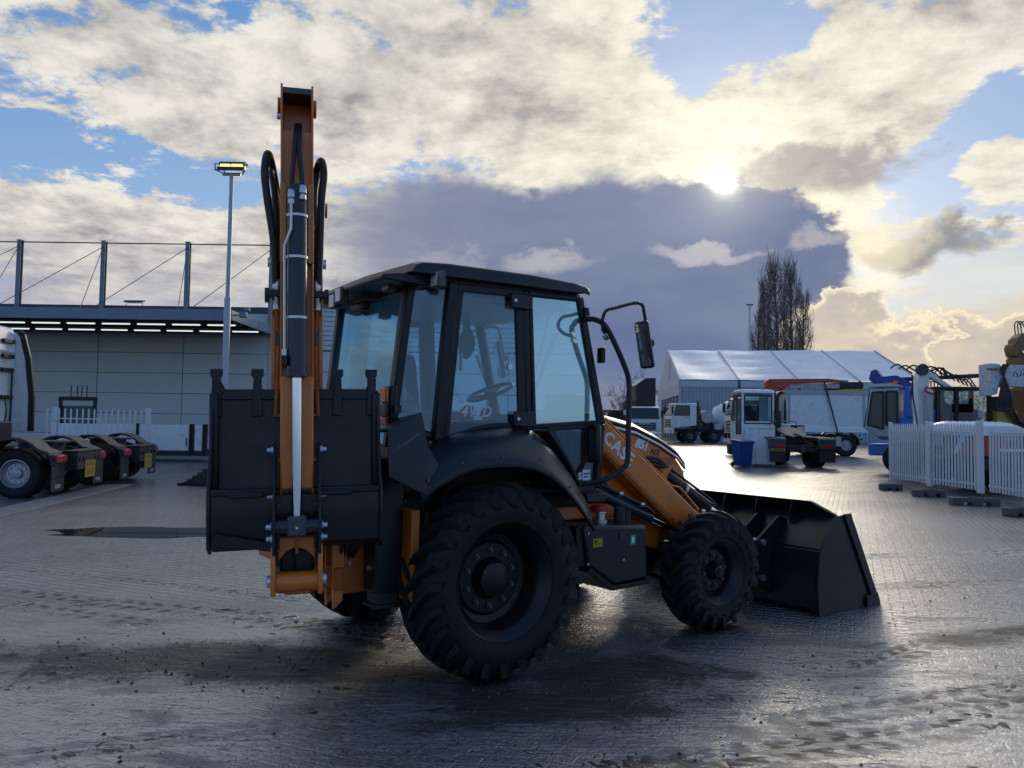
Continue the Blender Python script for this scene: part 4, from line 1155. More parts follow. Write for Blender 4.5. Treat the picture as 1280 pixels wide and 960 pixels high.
# white sticker and printed tag low on the near side glass
MB().bb(0.895, 0.945, -0.720, -0.716, 1.235, 1.315).build('label_plate', 'ink', BH)
MB().bb(0.945, 1.02, -0.720, -0.716, 1.24, 1.32).build('label_plate', 'white_clean', BH)
text('label_print', 'S', 0.07, Matrix.Translation((0.902, -0.722, 1.25)) @ RX, 'white_clean', BH, bold=0.003)
MB().bb(0.955, 1.01, -0.7225, -0.7205, 1.285, 1.295).bb(0.955, 0.995, -0.7225, -0.7205, 1.262, 1.272).build('label_print', 'ink', BH)
# rear window, blue tinted glass, with frame
C4 = [(-0.515, 0.515, 2.56), (-0.515, -0.585, 2.56), (-0.625, -0.575, 1.50), (-0.625, 0.505, 1.50)]
MB().add(C4, [(0, 1, 2, 3)]).build('rear_window', 'glass_blue', BH, ang=0)
for a, b in ((C4[0], C4[3]), (C4[1], C4[2])):
    MB().bar((a[0] - .015, a[1], a[2]), (b[0] - .015, b[1], b[2]), 0.05, 0.03, up=(1, 0, 0)).build('rear_window_frame', 'dgrey', BH, bevel=0.006)
MB().bar((-0.53, 0.55, 2.57), (-0.53, -0.62, 2.57), 0.03, 0.06).build('rear_window_frame', 'black', BH)
MB().bar((-0.63, 0.55, 1.48), (-0.63, -0.62, 1.48), 0.03, 0.08).build('rear_window_frame', 'black', BH)
MB().bb(-0.60, -0.54, -0.09, 0.16, 2.47, 2.54).build('wiper_motor', 'black', BH, bevel=0.02)
MB().quad((1.12, -0.68, 1.66), (1.12, 0.68, 1.66), (0.90, 0.68, 2.62), (0.90, -0.68, 2.62)).build('windscreen', 'glass', BH, ang=0)
MB().quad((1.125, -0.68, 1.62), (1.125, 0.68, 1.62), (1.075, 0.68, 1.20), (1.075, -0.68, 1.20)).build('lower_windscreen', 'glass_dark', BH, ang=0)
MB().bar((1.125, -0.7, 1.64), (1.125, 0.7, 1.64), 0.04, 0.05).bar((0.90, -0.7, 2.63), (0.90, 0.7, 2.63), 0.04, 0.06).build('windscreen_frame', 'black', BH)
# wiper on the windscreen seen through the side window
MB().bar((0.93, -0.30, 2.55), (1.07, 0.10, 1.98), 0.014, 0.01).bar((0.98, -0.34, 2.40), (1.10, 0.16, 1.86), 0.03, 0.02).build('wiper', 'ink', BH)
# 4WD on the near door glass
text('door_lettering', '4WD', 0.104, Matrix.Translation((-0.150, -0.7172, 1.712)) @ RX, 'smoke', BH, ext=0.0005, bold=0.0018, shear=0.22, space=1.10)
# interior: seat under plastic wrap, steering wheel, levers, console, vents
st = MB().bb(-0.22, 0.26, -0.26, 0.24, 1.45, 1.57).prism([(-0.30, 1.50), (-0.16, 1.50), (-0.24, 2.16), (-0.36, 2.16)], 'y', -0.25, 0.23).bb(-0.2, 0.2, -0.18, 0.16, 1.16, 1.45).build('seat', 'seat', BH, bevel=0.05, seg=3)
MB().bb(-0.05, 0.22, -0.32, -0.26, 1.68, 1.75).bb(-0.05, 0.22, 0.24, 0.30, 1.68, 1.75).build('armrest', 'seat', st, bevel=0.02)
wr = MB(); rows = []
for i in range(9):
    z = 1.45 + i * 0.095
    row = []
    for k in range(10):
        a = 2 * pi * k / 10
        rr = 1 + 0.14 * sin(3 * a + i * 1.7) + random.uniform(-0.05, 0.05)
        cx_ = -0.28 - 0.05 * i / 8
        row.append((cx_ + 0.12 * rr * cos(a) * (1.2 - 0.05 * i), -0.01 + 0.31 * rr * sin(a) * (1 - 0.04 * i), z))
    rows.append(row)
wr.loft(rows, cap=True, close=True).build('plastic_cover', 'poly', st, ang=0)
MB().cyl((0.80, 0.05, 1.16), (0.62, 0.05, 1.90), 0.05, 12, 0.04).bb(0.66, 0.90, -0.16, 0.26, 1.16, 1.74).build('steering_column', 'chassis', BH, bevel=0.02)
rw = MB(); ring = []
for k in range(25):
    a = 2 * pi * k / 24
    ring.append((0.60 + 0.19 * cos(a) * 0.92, 0.05 + 0.19 * sin(a), 1.92 + 0.19 * cos(a) * 0.40))
rw.tube(ring, 0.016, 8, cap=False)
sw = rw.build('steering_wheel', 'ink', BH)
for k in (0.3, 2.4, 4.5):
    MB().cyl((0.61, 0.05, 1.90), (0.60 + 0.175 * cos(k), 0.05 + 0.19 * sin(k), 1.92 + 0.076 * cos(k)), 0.012, 6).build('spoke', 'ink', sw)
MB().lathe([(0.05, 0), (0.05, 0.04), (0.03, 0.05), (0, 0.05)], (0.60, 0.05, 1.885), 'z', 12).build('horn_pad', 'ink', sw)
MB().lathe([(0.03, 0), (0.06, 0.05), (0.06, 0.10), (0.03, 0.13), (0, 0.13)], (0.22, -0.42, 1.74), 'x', 10).build('control_knob', 'ink', BH)
MB().lathe([(0.02, 0), (0.045, 0.04), (0.045, 0.08), (0.0, 0.11)], (0.04, -0.42, 1.75), 'x', 10).build('control_knob', 'ink', BH)
MB().bb(-0.2, 0.55, -0.62, -0.40, 1.16, 1.66).build('side_console', 'chassis', BH, bevel=0.03)
MB().bb(0.84, 1.02, -0.66, -0.36, 1.72, 1.90).build('instrument_panel', 'ink', BH, bevel=0.02)
MB().cyl((0.93, -0.5, 1.2), (0.93, -0.5, 1.75), 0.03, 8).build('panel_stalk', 'ink', BH)
MB().lathe([(0.10, -0.02), (0.135, 0.0), (0.10, 0.03), (0.03, 0.035), (0, 0.035)], (0.55, 0.35, 2.34), 'x', 18).build('cab_fan', 'seat', BH)
MB().cyl((0.55, 0.35, 2.45), (0.55, 0.35, 2.6), 0.03, 8).build('fan_bracket', 'seat', BH)
MB().bb(-0.5, 0.9, -0.62, 0.62, 2.53, 2.59).build('head_lining', 'lgrey', BH, bevel=0.02)
MB().bb(-0.6, -0.35, -0.5, 0.5, 1.16, 1.42).build('rear_console', 'chassis', BH, bevel=0.03)
# tail lamps on the rear pillars
for s in (-1, 1):
    tl = MB().bb(-0.69, -0.64, s * 0.66 - 0.07, s * 0.66 + 0.05, 1.60, 1.90).build('tail_lamp', 'black', BH, bevel=0.01)
    MB().bb(-0.715, -0.691, s * 0.66 - 0.055, s * 0.66 + 0.04, 1.79, 1.89).build('indicator_lens', 'amber', tl, bevel=0.008)
    MB().bb(-0.71, -0.691, s * 0.66 - 0.055, s * 0.66 + 0.04, 1.70, 1.785).build('reverse_lens', 'grime', tl, bevel=0.008)
    MB().bb(-0.71, -0.691, s * 0.66 - 0.055, s * 0.66 + 0.04, 1.60, 1.695).build('brake_lens', 'red', tl, bevel=0.008)
    MB().bar((-0.66, s * 0.60, 1.75), (-0.66, s * 0.80, 1.75), 0.03, 0.05).build('lamp_bracket', 'black', tl)

# ---------------------------------------------------------------- engine hood
side_p = [(1.14, 0.92), (1.14, 1.70), (1.47, 1.665), (1.77, 1.61), (2.07, 1.505), (2.30, 1.39), (2.42, 1.26), (2.475, 1.10), (2.47, 0.92)]
hood = MB().prism(side_p, 'y', -0.41, 0.41).build('hood', 'orange', BH, bevel=0.025, seg=3)
topl = [(1.12, 1.745), (1.47, 1.725), (1.80, 1.665), (2.09, 1.56), (2.32, 1.445), (2.42, 1.35)]
rows = []
for yv, dz in ((-0.425, -0.075), (-0.42, -0.02), (-0.36, 0.02), (-0.15, 0.05), (0.15, 0.05), (0.36, 0.02), (0.42, -0.02), (0.425, -0.075)):
    rows.append([(x, yv, z + dz) for x, z in topl])
MB().loft(rows).build('hood_top', 'black', hood, ang=50, solid=0.02)
for s in (-1, 1):
    rows = [[(x, s * 0.428, z - 0.085) for x, z in topl], [(x, s * 0.432, z - 0.070) for x, z in topl], [(x, s * 0.428, z - 0.055) for x, z in topl]]
    MB().loft(rows).build('hood_trim', 'zinc', hood, solid=0.004)
MB().bb(2.45, 2.50, -0.34, 0.34, 0.94, 1.26).build('grille', 'black', hood, bevel=0.01)
MB().bb(2.40, 2.52, -0.42, 0.42, 0.70, 0.93).build('front_bumper', 'black', BH, bevel=0.02)
mt = Matrix.Translation((1.795, -0.4125, 1.482)) @ Matrix.Rotation(R(14), 4, 'Y') @ RX
text('model_number', '851', 0.108, mt, 'white_clean', hood, bold=0.006, shear=0.22, space=0.95)
mt = Matrix.Translation((1.985, -0.4125, 1.418)) @ Matrix.Rotation(R(14), 4, 'Y') @ RX
text('model_letters', 'NX', 0.075, mt, 'ink', hood, bold=0.001, shear=0.2, space=1.05)
for s in (-1, 1):    # loader tower beside the hood
    MB().prism([(1.15, 1.50), (1.34, 1.42), (2.05, 0.84), (2.0, 0.60), (1.15, 0.86)], 'y', s * 0.43, s * 0.49).build('loader_tower', 'orange', BH, bevel=0.01)
    MB().bb(2.10, 2.26, s * 0.42 - 0.015, s * 0.42 + 0.015, 1.33, 1.38).build('hood_louver', 'orange_dark', hood)
    MB().bb(2.02, 2.20, s * 0.42 - 0.015, s * 0.42 + 0.015, 1.27, 1.32).build('hood_louver', 'orange_dark', hood)

# ---------------------------------------------------------------- loader arms, cylinders, front bucket
for s in (-1, 1):
    y0, y1 = (-0.645, -0.515) if s < 0 else (0.515, 0.645)
    arm = MB().prism([(1.15, 1.71), (1.26, 1.69), (2.33, 0.92), (2.90, 0.60), (3.16, 0.34), (3.09, 0.24), (2.93, 0.30), (2.62, 0.54), (2.06, 0.80), (1.19, 1.46), (1.12, 1.56)], 'y', y0, y1) \
        .build('loader_arm', 'orange', BH, bevel=0.014)
    yo = s * 0.648
    # folded edge and stiffener along the arm
    MB().bar((1.22, yo, 1.475), (2.08, yo, 0.825), 0.012, 0.03, up=(0, 0, 1)).build('arm_flange', 'orange_dark', arm)
    MB().cyl((1.185, s * 0.50, 1.65), (1.185, s * 0.652, 1.65), 0.035, 16).build('pivot_pin', 'orange_dark', arm)
    MB().lathe([(0.06, 0), (0.06, 0.02), (0.03, 0.025), (0, 0.025)], (2.28, s * 0.648, 0.86), 'y', 14).build('cross_tube_end', 'orange', arm)
    # hydraulic pipes on top
    MB().tube([(1.27, s * 0.61, 1.715), (2.03, s * 0.61, 1.155), (2.14, s * 0.61, 1.135), (2.38, s * 0.61, 0.93)], 0.012, 8).build('hydraulic_pipe', 'orange', arm)
    MB().tube([(1.27, s * 0.55, 1.70), (2.36, s * 0.55, 0.915)], 0.012, 8).build('hydraulic_pipe', 'zinc', arm)
    # bucket cylinder
    MB().cyl((2.07, s * 0.50, 1.23), (2.62, s * 0.50, 0.93), 0.062, 18).build('bucket_cylinder', 'black', BH)
    MB().cyl((2.60, s * 0.50, 0.94), (3.14, s * 0.50, 0.66), 0.032, 14).build('cylinder_rod', 'chrome', BH)
    MB().lathe([(0.055, -0.03), (0.055, 0.03)], (2.06, s * 0.505, 1.235), 'y', 16).build('cylinder_eye', 'orange', BH)
    MB().prism([(1.90, 1.20), (2.10, 1.30), (2.13, 1.17), (2.02, 1.05)], 'y', s * 0.50 - 0.045, s * 0.50 + 0.045).build('cylinder_bracket', 'orange', BH, bevel=0.008)
    MB().tube([(2.10, s * 0.56, 1.28), (2.62, s * 0.56, 1.0), (2.68, s * 0.56, 0.94)], 0.012, 8).build('hydraulic_pipe', 'black', BH)
    MB().cyl((2.28, s * 0.50, 1.115), (2.31, s * 0.50, 1.10), 0.068, 18).build('pipe_clamp', 'zinc', BH)
    # lift cylinder
    MB().cyl((1.02, s * 0.60, 1.20), (1.78, s * 0.60, 0.895), 0.056, 18).build('lift_cylinder', 'navy', BH)
    MB().cyl((1.77, s * 0.60, 0.90), (2.18, s * 0.60, 0.735), 0.03, 14).build('cylinder_rod', 'chrome', BH)
    MB().tube([(1.18, s * 0.66, 1.20), (1.72, s * 0.66, 0.98), (1.80, s * 0.64, 0.93)], 0.014, 8).build('hydraulic_pipe', 'black', BH)
    for u in (0.35, 0.75): MB().lathe([(0.022, -0.02), (0.022, 0.02)], (1.18 + u * 0.6, s * 0.665, 1.20 - u * 0.245), 'x', 8).build('pipe_fitting', 'zinc', BH)
    # bucket link
    MB().prism([(2.86, 0.66), (2.96, 0.66), (3.20, 0.30), (3.10, 0.26)], 'y', s * 0.68 - 0.02, s * 0.68 + 0.02).build('bucket_link', 'black', BH, bevel=0.008)
MB().cyl((2.36, -0.6, 0.86), (2.36, 0.6, 0.86), 0.07, 14).build('arm_cross_tube', 'orange_dark', BH)
for k in range(3):
    MB().tube(smooth_path([(1.22, -0.52 + 0.03 * k, 1.75), (1.46, -0.50 + 0.02 * k, 1.62 - 0.02 * k), (1.72, -0.48 + 0.02 * k, 1.41 - 0.02 * k), (2.0, -0.47, 1.38 - 0.03 * k), (2.16, -0.48, 1.27), (2.34, -0.50, 1.10)], 5), 0.014, 8).build('hydraulic_hose', 'hose', BH)
for y_ in (-0.56, -0.50):
    MB().tube(smooth_path([(1.16, y_, 1.30), (1.24, y_ - 0.06, 1.22), (1.38, y_ - 0.08, 1.08), (1.46, y_ - 0.06, 0.98)], 5), 0.013, 8).build('hydraulic_hose', 'hose', BH)
# white CASE along the near arm
mt = Matrix.Translation((1.212, -0.6465, 1.545)) @ Matrix.Rotation(R(35.6), 4, 'Y') @ RX
text('brand_lettering', 'CASE', 0.146, mt, 'white_clean', BH, bold=0.0045, space=1.13)
# red/white tag on the tower
MB().bb(1.16, 1.175, -0.494, -0.4905, 1.28, 1.33).build('paper_tag', 'white_clean', BH)

# front bucket: shell with depth, sides, spill guard
pr = [(3.62, 0.87), (3.44, 0.72), (3.32, 0.56), (3.27, 0.30), (3.28, 0.06), (3.34, 0.012), (4.20, 0.012), (4.24, 0.0), (4.20, 0.034), (3.36, 0.034), (3.305, 0.07), (3.295, 0.30), (3.345, 0.55), (3.46, 0.705), (3.64, 0.85)]
fb = MB().prism(pr, 'y', -1.17, 1.17).build('front_bucket', 'bucket', BH, ang=25)
for s in (-1, 1):
    y0, y1 = sorted((s * 1.171, s * 1.20))
    MB().prism([(3.60, 0.865), (3.76, 0.87), (4.23, 0.02), (4.18, 0.0), (3.29, 0.0), (3.265, 0.28), (3.315, 0.56), (3.44, 0.72)], 'y', y0, y1).build('side_plate', 'bucket', fb, bevel=0.005)
    y0, y1 = sorted((s * 1.2005, s * 1.222))
    MB().prism([(3.655, 0.88), (3.765, 0.88), (4.245, 0.02), (4.14, 0.03)], 'y', y0, y1).build('wear_strip', 'bucket', fb, bevel=0.004)
    MB().prism([(4.02, 0.10), (4.20, 0.12), (4.25, 0.0), (4.02, 0.0)], 'y', y0 - 0.005, y1 + 0.006).build('corner_shoe', 'bucket', fb, bevel=0.004)
MB().prism([(3.60, 0.862), (3.64, 0.865), (3.54, 0.985), (3.50, 0.985)], 'y', -0.96, 0.96).build('spill_guard', 'bucket', fb, bevel=0.004)
for s in (-1, 1):
    y0, y1 = s * 0.962, s * 1.17
    a = V((3.60, y0, 0.862)); b = V((3.64, y0, 0.865))
    MB().add([(3.60, y0, 0.862), (3.64, y0, 0.865), (3.54, y0, 0.985), (3.50, y0, 0.985), (3.60, y1, 0.862), (3.64, y1, 0.865)], [(0, 1, 2, 3), (0, 4, 5, 1), (0, 3, 4), (1, 5, 2), (2, 5, 4, 3)]).build('guard_end', 'bucket', fb)
for y_ in (-0.78, -0.39, 0.0, 0.39, 0.78):
    MB().prism([(3.47, 0.76), (3.60, 0.865), (3.50, 0.97), (3.47, 0.88)], 'y', y_ - 0.008, y_ + 0.008).build('gusset', 'bucket', fb)
for y_ in (-0.70, -0.46, 0.46, 0.70):
    MB().prism([(3.52, 0.79), (3.40, 0.83), (3.06, 0.62), (3.03, 0.24), (3.12, 0.18), (3.28, 0.12), (3.26, 0.30), (3.31, 0.56), (3.43, 0.72)], 'y', y_ - 0.015, y_ + 0.015).build('bucket_bracket', 'black', fb, bevel=0.004)
for y_ in (-0.58, 0.58):
    for c in ((3.14, 0.60), (3.13, 0.28)): MB().cyl((c[0], y_ - 0.16, c[1]), (c[0], y_ + 0.16, c[1]), 0.03, 12).build('bucket_pin', 'zinc', fb)
MB().bar((3.335, -1.16, 0.575), (3.335, 1.16, 0.575), 0.02, 0.02).build('back_seam', 'bucket', fb)
MB().prism([(4.0, -0.0), (4.24, -0.0), (4.20, 0.040), (4.0, 0.045)], 'y', -1.165, 1.165).build('cutting_edge', 'zinc', fb)

# ---------------------------------------------------------------- mirrors and their rails
for s in (-1, 1):
    rail = smooth_path([(0.93, s * 0.74, 2.47), (0.955, s * 0.84, 2.46), (0.99, s * 0.92, 2.40), (1.08, s * 0.95, 2.235), (1.165, s * 0.96, 2.075), (1.19, s * 0.96, 2.0), (1.195, s * 0.96, 1.9), (1.19, s * 0.96, 1.65), (1.185, s * 0.96, 1.42), (1.16, s * 0.95, 1.35), (1.05, s * 0.90, 1.27), (0.98, s * 0.83, 1.235), (0.90, s * 0.76, 1.22)], 6)
    MB().tube(rail, 0.021, 10).build('mirror_rail', 'ink', BH)
    arm = smooth_path([(0.985, s * 0.905, 2.36), (0.93, s * 0.95, 2.385), (0.90, s * 0.98, 2.44), (0.935, s * 0.98, 2.51), (1.03, s * 0.98, 2.54), (1.22, s * 0.98, 2.595), (1.305, s * 0.98, 2.59), (1.33, s * 0.98, 2.53), (1.385, s * 0.98, 2.30)], 6)
    ma = MB().tube(arm, 0.013, 8).build('mirror_arm', 'ink', BH)
    MB().lathe([(0.03, -0.02), (0.03, 0.02)], (1.39, s * 0.985, 2.30), 'y', 10).build('arm_knob', 'ink', ma)
    for d in (0, 0.05): MB().box((0.985 + d * 0.3, s * 0.905, 2.375 - d), (0.05, 0.03, 0.03), Matrix.Rotation(R(40), 3, 'Y')).build('arm_clamp', 'zinc', ma, bevel=0.005)
    hm = MB().box((0, 0, 0), (0.05, 0.12, 0.37)).build('mirror', 'plastic', BH, bevel=0.03, seg=3)
    hm.matrix_local = Matrix.Translation((1.335, s * 0.98, 2.285)) @ Matrix.Rotation(R(-12), 4, 'Y') @ Matrix.Rotation(R(-s * 16), 4, 'Z')
    MB().bb(-0.029, -0.0265, -0.045, 0.045, -0.165, 0.165).build('mirror_glass', 'mirror', hm)
# front lamps bracket on the windscreen post
MB().bb(1.06, 1.10, -0.80, -0.74, 2.14, 2.26).build('lamp_bracket', 'black', BH, bevel=0.008)
MB().lathe([(0.03, 0), (0.02, 0.06), (0, 0.06)], (0.95, -0.74, 2.50), 'z', 10).build('aerial_base', 'ink', BH)
hm = MB().box((0, 0, 0), (0.05, 0.12, 0.30)).build('work_mirror', 'plastic', BH, bevel=0.025); hm.location = (1.03, -0.76, 1.52)

# ---------------------------------------------------------------- digging arm, slewed across the rear, facing the photographer
TM = to_machine()
Bo = V((-1.18, 4.30, 0)); sv = V((0.964, 0.266, 0)); vv = V((-0.266, 0.964, 0))
TW_ = Matrix(((sv.x, vv.x, 0, Bo.x), (sv.y, vv.y, 0, Bo.y), (0, 0, 1, 0), (0, 0, 0, 1)))
DX = TM @ TW_ @ Matrix.Translation((0, 0, 1.0)) @ Matrix.Rotation(R(-1.5), 4, 'Y') @ Matrix.Translation((0, 0, -1.0))                                         # (side, depth, up) -> machine axes


def bz(y, D=4.30): return at(373, y, D).z
def bs(x, D=4.30): return (x - 373) * D / 961 * 0.965


def part(mb, nm, m, par=BH, **k): return mb.xf(DX).build(nm, m, par, **k)

# kingpost and yoke at the foot
part(MB().bb(-0.14, 0.14, 0.62, 0.90, 0.58, 1.30), 'kingpost', 'orange_dark', bevel=0.03)
part(MB().bb(-0.10, 0.45, 0.72, 0.86, 0.62, 0.74).bb(-0.10, 0.45, 0.72, 0.86, 1.0, 1.12), 'slew_carriage', 'orange_dark', bevel=0.015)
part(MB().cyl((0.16, 0.66, 0.8), (0.42, 0.74, 0.86), 0.07, 14), 'slew_cylinder', 'black')
# boom: two cheek plates and web, standing upright behind the dipper
for sx in (-1, 1):
    part(MB().prism([(0.46, 0.9), (0.74, 0.9), (0.70, 1.9), (0.66, 3.02), (0.52, 3.26), (0.40, 3.22), (0.40, 2.2)], 'x', sx * 0.128, sx * 0.152), 'boom_plate', 'orange', bevel=0.006)
part(MB().bb(-0.125, 0.125, 0.44, 0.47, 1.0, 3.0).bb(-0.125, 0.125, 0.66, 0.69, 1.0, 3.0), 'boom_web', 'orange')
part(MB().cyl((0, 0.60, 1.3), (0, 0.60, 2.6), 0.07, 18), 'boom_cylinder', 'navy')
for sx in (-1, 1):
    z0, z1 = bz(330), bz(205)
    part(MB().prism([(0.24, 2.45), (0.38, 2.30), (0.50, 2.55), (0.46, 3.22), (0.30, 3.18)], 'x', sx * 0.130, sx * 0.146), 'link_plate', 'orange', bevel=0.004)
    part(MB().cyl((sx * 0.09, 0.30, 2.94), (sx * 0.175, 0.30, 2.94), 0.045, 14), 'knee_pin', 'orange_dark')
    part(MB().cyl((sx * 0.146, 0.34, 2.62), (sx * 0.17, 0.34, 2.62), 0.03, 10), 'pin_bolt', 'zinc')
# dipper: hollow box, open at the top
dl, dt = 0.09, 0.012
ztop, zbot = bz(107), bz(618)
dp = MB()
for sx in (-1, 1):
    dp.prism([(0.0, zbot + 0.04), (0.02, zbot), (0.20, zbot), (0.24, zbot + 0.1), (0.24, ztop - 0.02), (0.0, ztop)], 'x', sx * dl, sx * (dl - dt))
dp.bb(-dl + dt, dl - dt, 0.195, 0.21, zbot, ztop - 0.02)
dipper = part(dp, 'dipper', 'orange', bevel=0.003)
part(MB().bb(-dl + dt, dl - dt, 0.045, 0.057, zbot + 0.02, bz(162)), 'dipper_web', 'orange')
part(MB().bb(-dl + dt - 0.001, dl - dt + 0.001, 0.02, 0.19, ztop - 0.045, ztop - 0.012), 'dipper_cap', 'grime')
for sx in (-1, 1):
    part(MB().prism([(-0.012, bz(330)), (0.02, bz(326)), (0.02, bz(228)), (-0.012, bz(232))], 'x', sx * 0.055, sx * 0.092), 'cylinder_ear', 'orange', bevel=0.005)
    part(MB().bb(sx * 0.05 - 0.040, sx * 0.05 + 0.040, -0.006, 0.043, bz(612), bz(470)), 'dipper_fork', 'orange', bevel=0.012)
    part(MB().cyl((sx * 0.09, 0.10, bz(128)), (sx * 0.108, 0.10, bz(128)), 0.05, 14), 'pin_boss', 'orange_dark')
part(MB().cyl((-0.112, 0.10, bz(140)), (-0.09, 0.10, bz(140)), 0.02, 10), 'pin_bolt', 'zinc')
# bucket cylinder, chromed rod, eye
part(MB().lathe([(0.045, bz(236)), (0.054, bz(240)), (0.054, bz(464)), (0.058, bz(465)), (0.058, bz(471)), (0.03, bz(473))], (0, -0.05, 0), 'z', 28), 'dipper_cylinder', 'navy')
part(MB().cyl((0, -0.05, bz(469)), (0, -0.05, bz(644)), 0.0265, 24), 'dipper_rod', 'chrome')
for y_ in (274, 325, 399):
    part(MB().lathe([(0.0555, -0.007), (0.0585, -0.007), (0.0585, 0.007), (0.0555, 0.007)], (0, -0.05, bz(y_)), 'z', 24, closed=True), 'cylinder_clamp', 'zinc')
part(MB().bb(-0.052, 0.052, -0.095, -0.005, bz(668), bz(643)), 'rod_eye', 'dgrey', bevel=0.012)
part(MB().lathe([(0.008, 0), (0, 0.003)], (-0.0, -0.097, bz(657)), 'y', 8), 'grease_nipple', 'zinc')
part(MB().cyl((-0.135, -0.05, bz(656)), (0.135, -0.05, bz(656)), 0.040, 18), 'link_pin', 'navy')
for sx in (-1, 1):
    for y_, dd in ((563, 0.08), (622, 0.1), (656, -0.05), (672, -0.01)):
        part(MB().lathe([(0.022, 0), (0.022, sx * 0.012), (0.014, sx * 0.013), (0.014, sx * 0.034), (0, sx * 0.036)], (sx * 0.128, dd, bz(y_)), 'x', 10), 'pin_bolt', 'zinc')
    part(MB().prism([(-0.10, bz(690)), (-0.10, bz(640)), (0.03, bz(556)), (0.12, bz(553)), (0.14, bz(600)), (0.06, bz(694))], 'x', sx * 0.112, sx * 0.128), 'bucket_lever', 'black', bevel=0.005)
# yoke under the links
sad = [(-0.095, bz(672)), (0.095, bz(672)), (0.098, bz(700)), (0.055, bz(690)), (0.02, bz(686)), (-0.02, bz(686)), (-0.055, bz(690)), (-0.098, bz(700))]
part(MB().prism(sad, 'y', 0.02, 0.12), 'yoke_saddle', 'orange', bevel=0.006)
part(MB().bb(-0.008, 0.008, -0.0, 0.018, bz(692), bz(668)), 'yoke_rib', 'orange_dark')
for sx in (-1, 1):
    part(MB().prism([(0.0, bz(682)), (0.16, bz(682)), (0.18, bz(742)), (-0.02, bz(744)), (-0.03, bz(722))], 'x', sx * 0.112, sx * 0.140), 'yoke_cheek', 'orange', bevel=0.008)
    part(MB().lathe([(0.035, 0), (0.035, sx * 0.02), (0.022, sx * 0.022), (0, sx * 0.03)], (sx * 0.140, 0.05, bz(727)), 'x', 12), 'pin_bolt', 'zinc')
part(MB().cyl((-0.111, 0.05, bz(729)), (0.111, 0.05, bz(729)), 0.055, 18), 'yoke_tube', 'orange')
part(MB().bb(-0.07, 0.08, 0.03, 0.10, bz(745), bz(736)), 'yoke_foot', 'orange_dark', bevel=0.01)
part(MB().bb(-0.10, 0.10, 0.16, 0.30, bz(722), bz(690)), 'yoke_core', 'ink', bevel=0.02)
part(MB().tube([(-0.02, 0.12, bz(692)), (-0.012, 0.13, bz(706)), (-0.014, 0.15, bz(718))], 0.006, 6), 'grease_hose', 'hose')
# pipe and hoses on the cylinder
part(MB().tube([(-0.030, -0.10, bz(258)), (-0.030, -0.108, bz(292)), (-0.066, -0.08, bz(312)), (-0.066, -0.07, bz(446))], 0.008, 8), 'cylinder_pipe', 'zinc')
part(MB().bb(-0.082, -0.052, -0.10, -0.04, bz(458), bz(446)), 'pipe_block', 'ink', bevel=0.004)
part(MB().lathe([(0.014, bz(446)), (0.016, bz(438))], (-0.066, -0.07, 0), 'z', 8), 'pipe_fitting', 'zinc')
part(MB().tube(smooth_path([(-0.004, 0.12, bz(148)), (-0.006, 0.03, bz(165)), (-0.014, -0.02, bz(190)), (-0.028, -0.06, bz(228)), (-0.030, -0.09, bz(246))], 5), 0.0135, 10), 'hydraulic_hose', 'hose')
part(MB().tube(smooth_path([(0.014, 0.12, bz(148)), (0.012, 0.03, bz(165)), (0.012, -0.02, bz(190)), (0.026, -0.06, bz(222)), (0.030, -0.09, bz(240))], 5), 0.0145, 10), 'hydraulic_hose', 'hose')
for sx, y0 in ((-0.030, 244), (0.030, 238)):
    part(MB().lathe([(0.013, bz(y0 + 18)), (0.019, bz(y0 + 17)), (0.019, bz(y0 + 12)), (0.014, bz(y0 + 11)), (0.021, bz(y0 + 9)), (0.021, bz(y0 + 2)), (0.016, bz(y0))], (sx, -0.09, 0), 'z', 10), 'hose_fitting', 'zinc')
# big hose loops on both flanks
for sx, top_, out in ((-1, 186, 0.178), (1, 190, 0.150)):
    pts = smooth_path([(sx * 0.118, 0.12, bz(352)), (sx * 0.128, 0.10, bz(300)), (sx * (out - 0.014), 0.08, bz(245)), (sx * out, 0.08, bz(212)), (sx * (out - 0.012), 0.12, bz(top_ + 2)),
                       (sx * (out - 0.03), 0.20, bz(top_ + 3)), (sx * (out - 0.045), 0.30, bz(top_ + 16)), (sx * 0.11, 0.40, bz(230))], 6)
    part(MB().tube(pts, 0.022, 12), 'hydraulic_hose', 'hose')
    pts = smooth_path([(sx * 0.103, 0.16, bz(352)), (sx * 0.106, 0.16, bz(300)), (sx * (out - 0.05), 0.15, bz(235)), (sx * (out - 0.03), 0.2, bz(205)), (sx * (out - 0.04), 0.3, bz(206)), (sx * 0.10, 0.40, bz(250))], 6)
    part(MB().tube(pts, 0.016, 10), 'hydraulic_hose', 'hose')
    part(MB().lathe([(0.014, bz(385)), (0.020, bz(384)), (0.020, bz(373)), (0.025, bz(371)), (0.025, bz(362)), (0.018, bz(360)), (0.024, bz(352)), (0.02, bz(346))], (sx * 0.113, 0.12, 0), 'z', 10), 'hose_fitting', 'zinc')
    part(MB().bb(sx * 0.13 - 0.045, sx * 0.13 + 0.045, 0.06, 0.17, bz(369), bz(361)).bb(sx * 0.165 - 0.012, sx * 0.165 + 0.012, 0.08, 0.15, bz(375), bz(358)), 'hose_bracket', 'ink', bevel=0.003)
    part(MB().tube([(sx * 0.112, 0.12, bz(386)), (sx * 0.10, 0.14, bz(430)), (sx * 0.12, 0.2, bz(520))], 0.010, 8), 'hydraulic_pipe', 'orange_dark')
    part(MB().bb(sx * 0.10 - 0.012, sx * 0.10 + 0.012, 0.05, 0.08, bz(430), bz(412)), 'pipe_clip', 'grime')

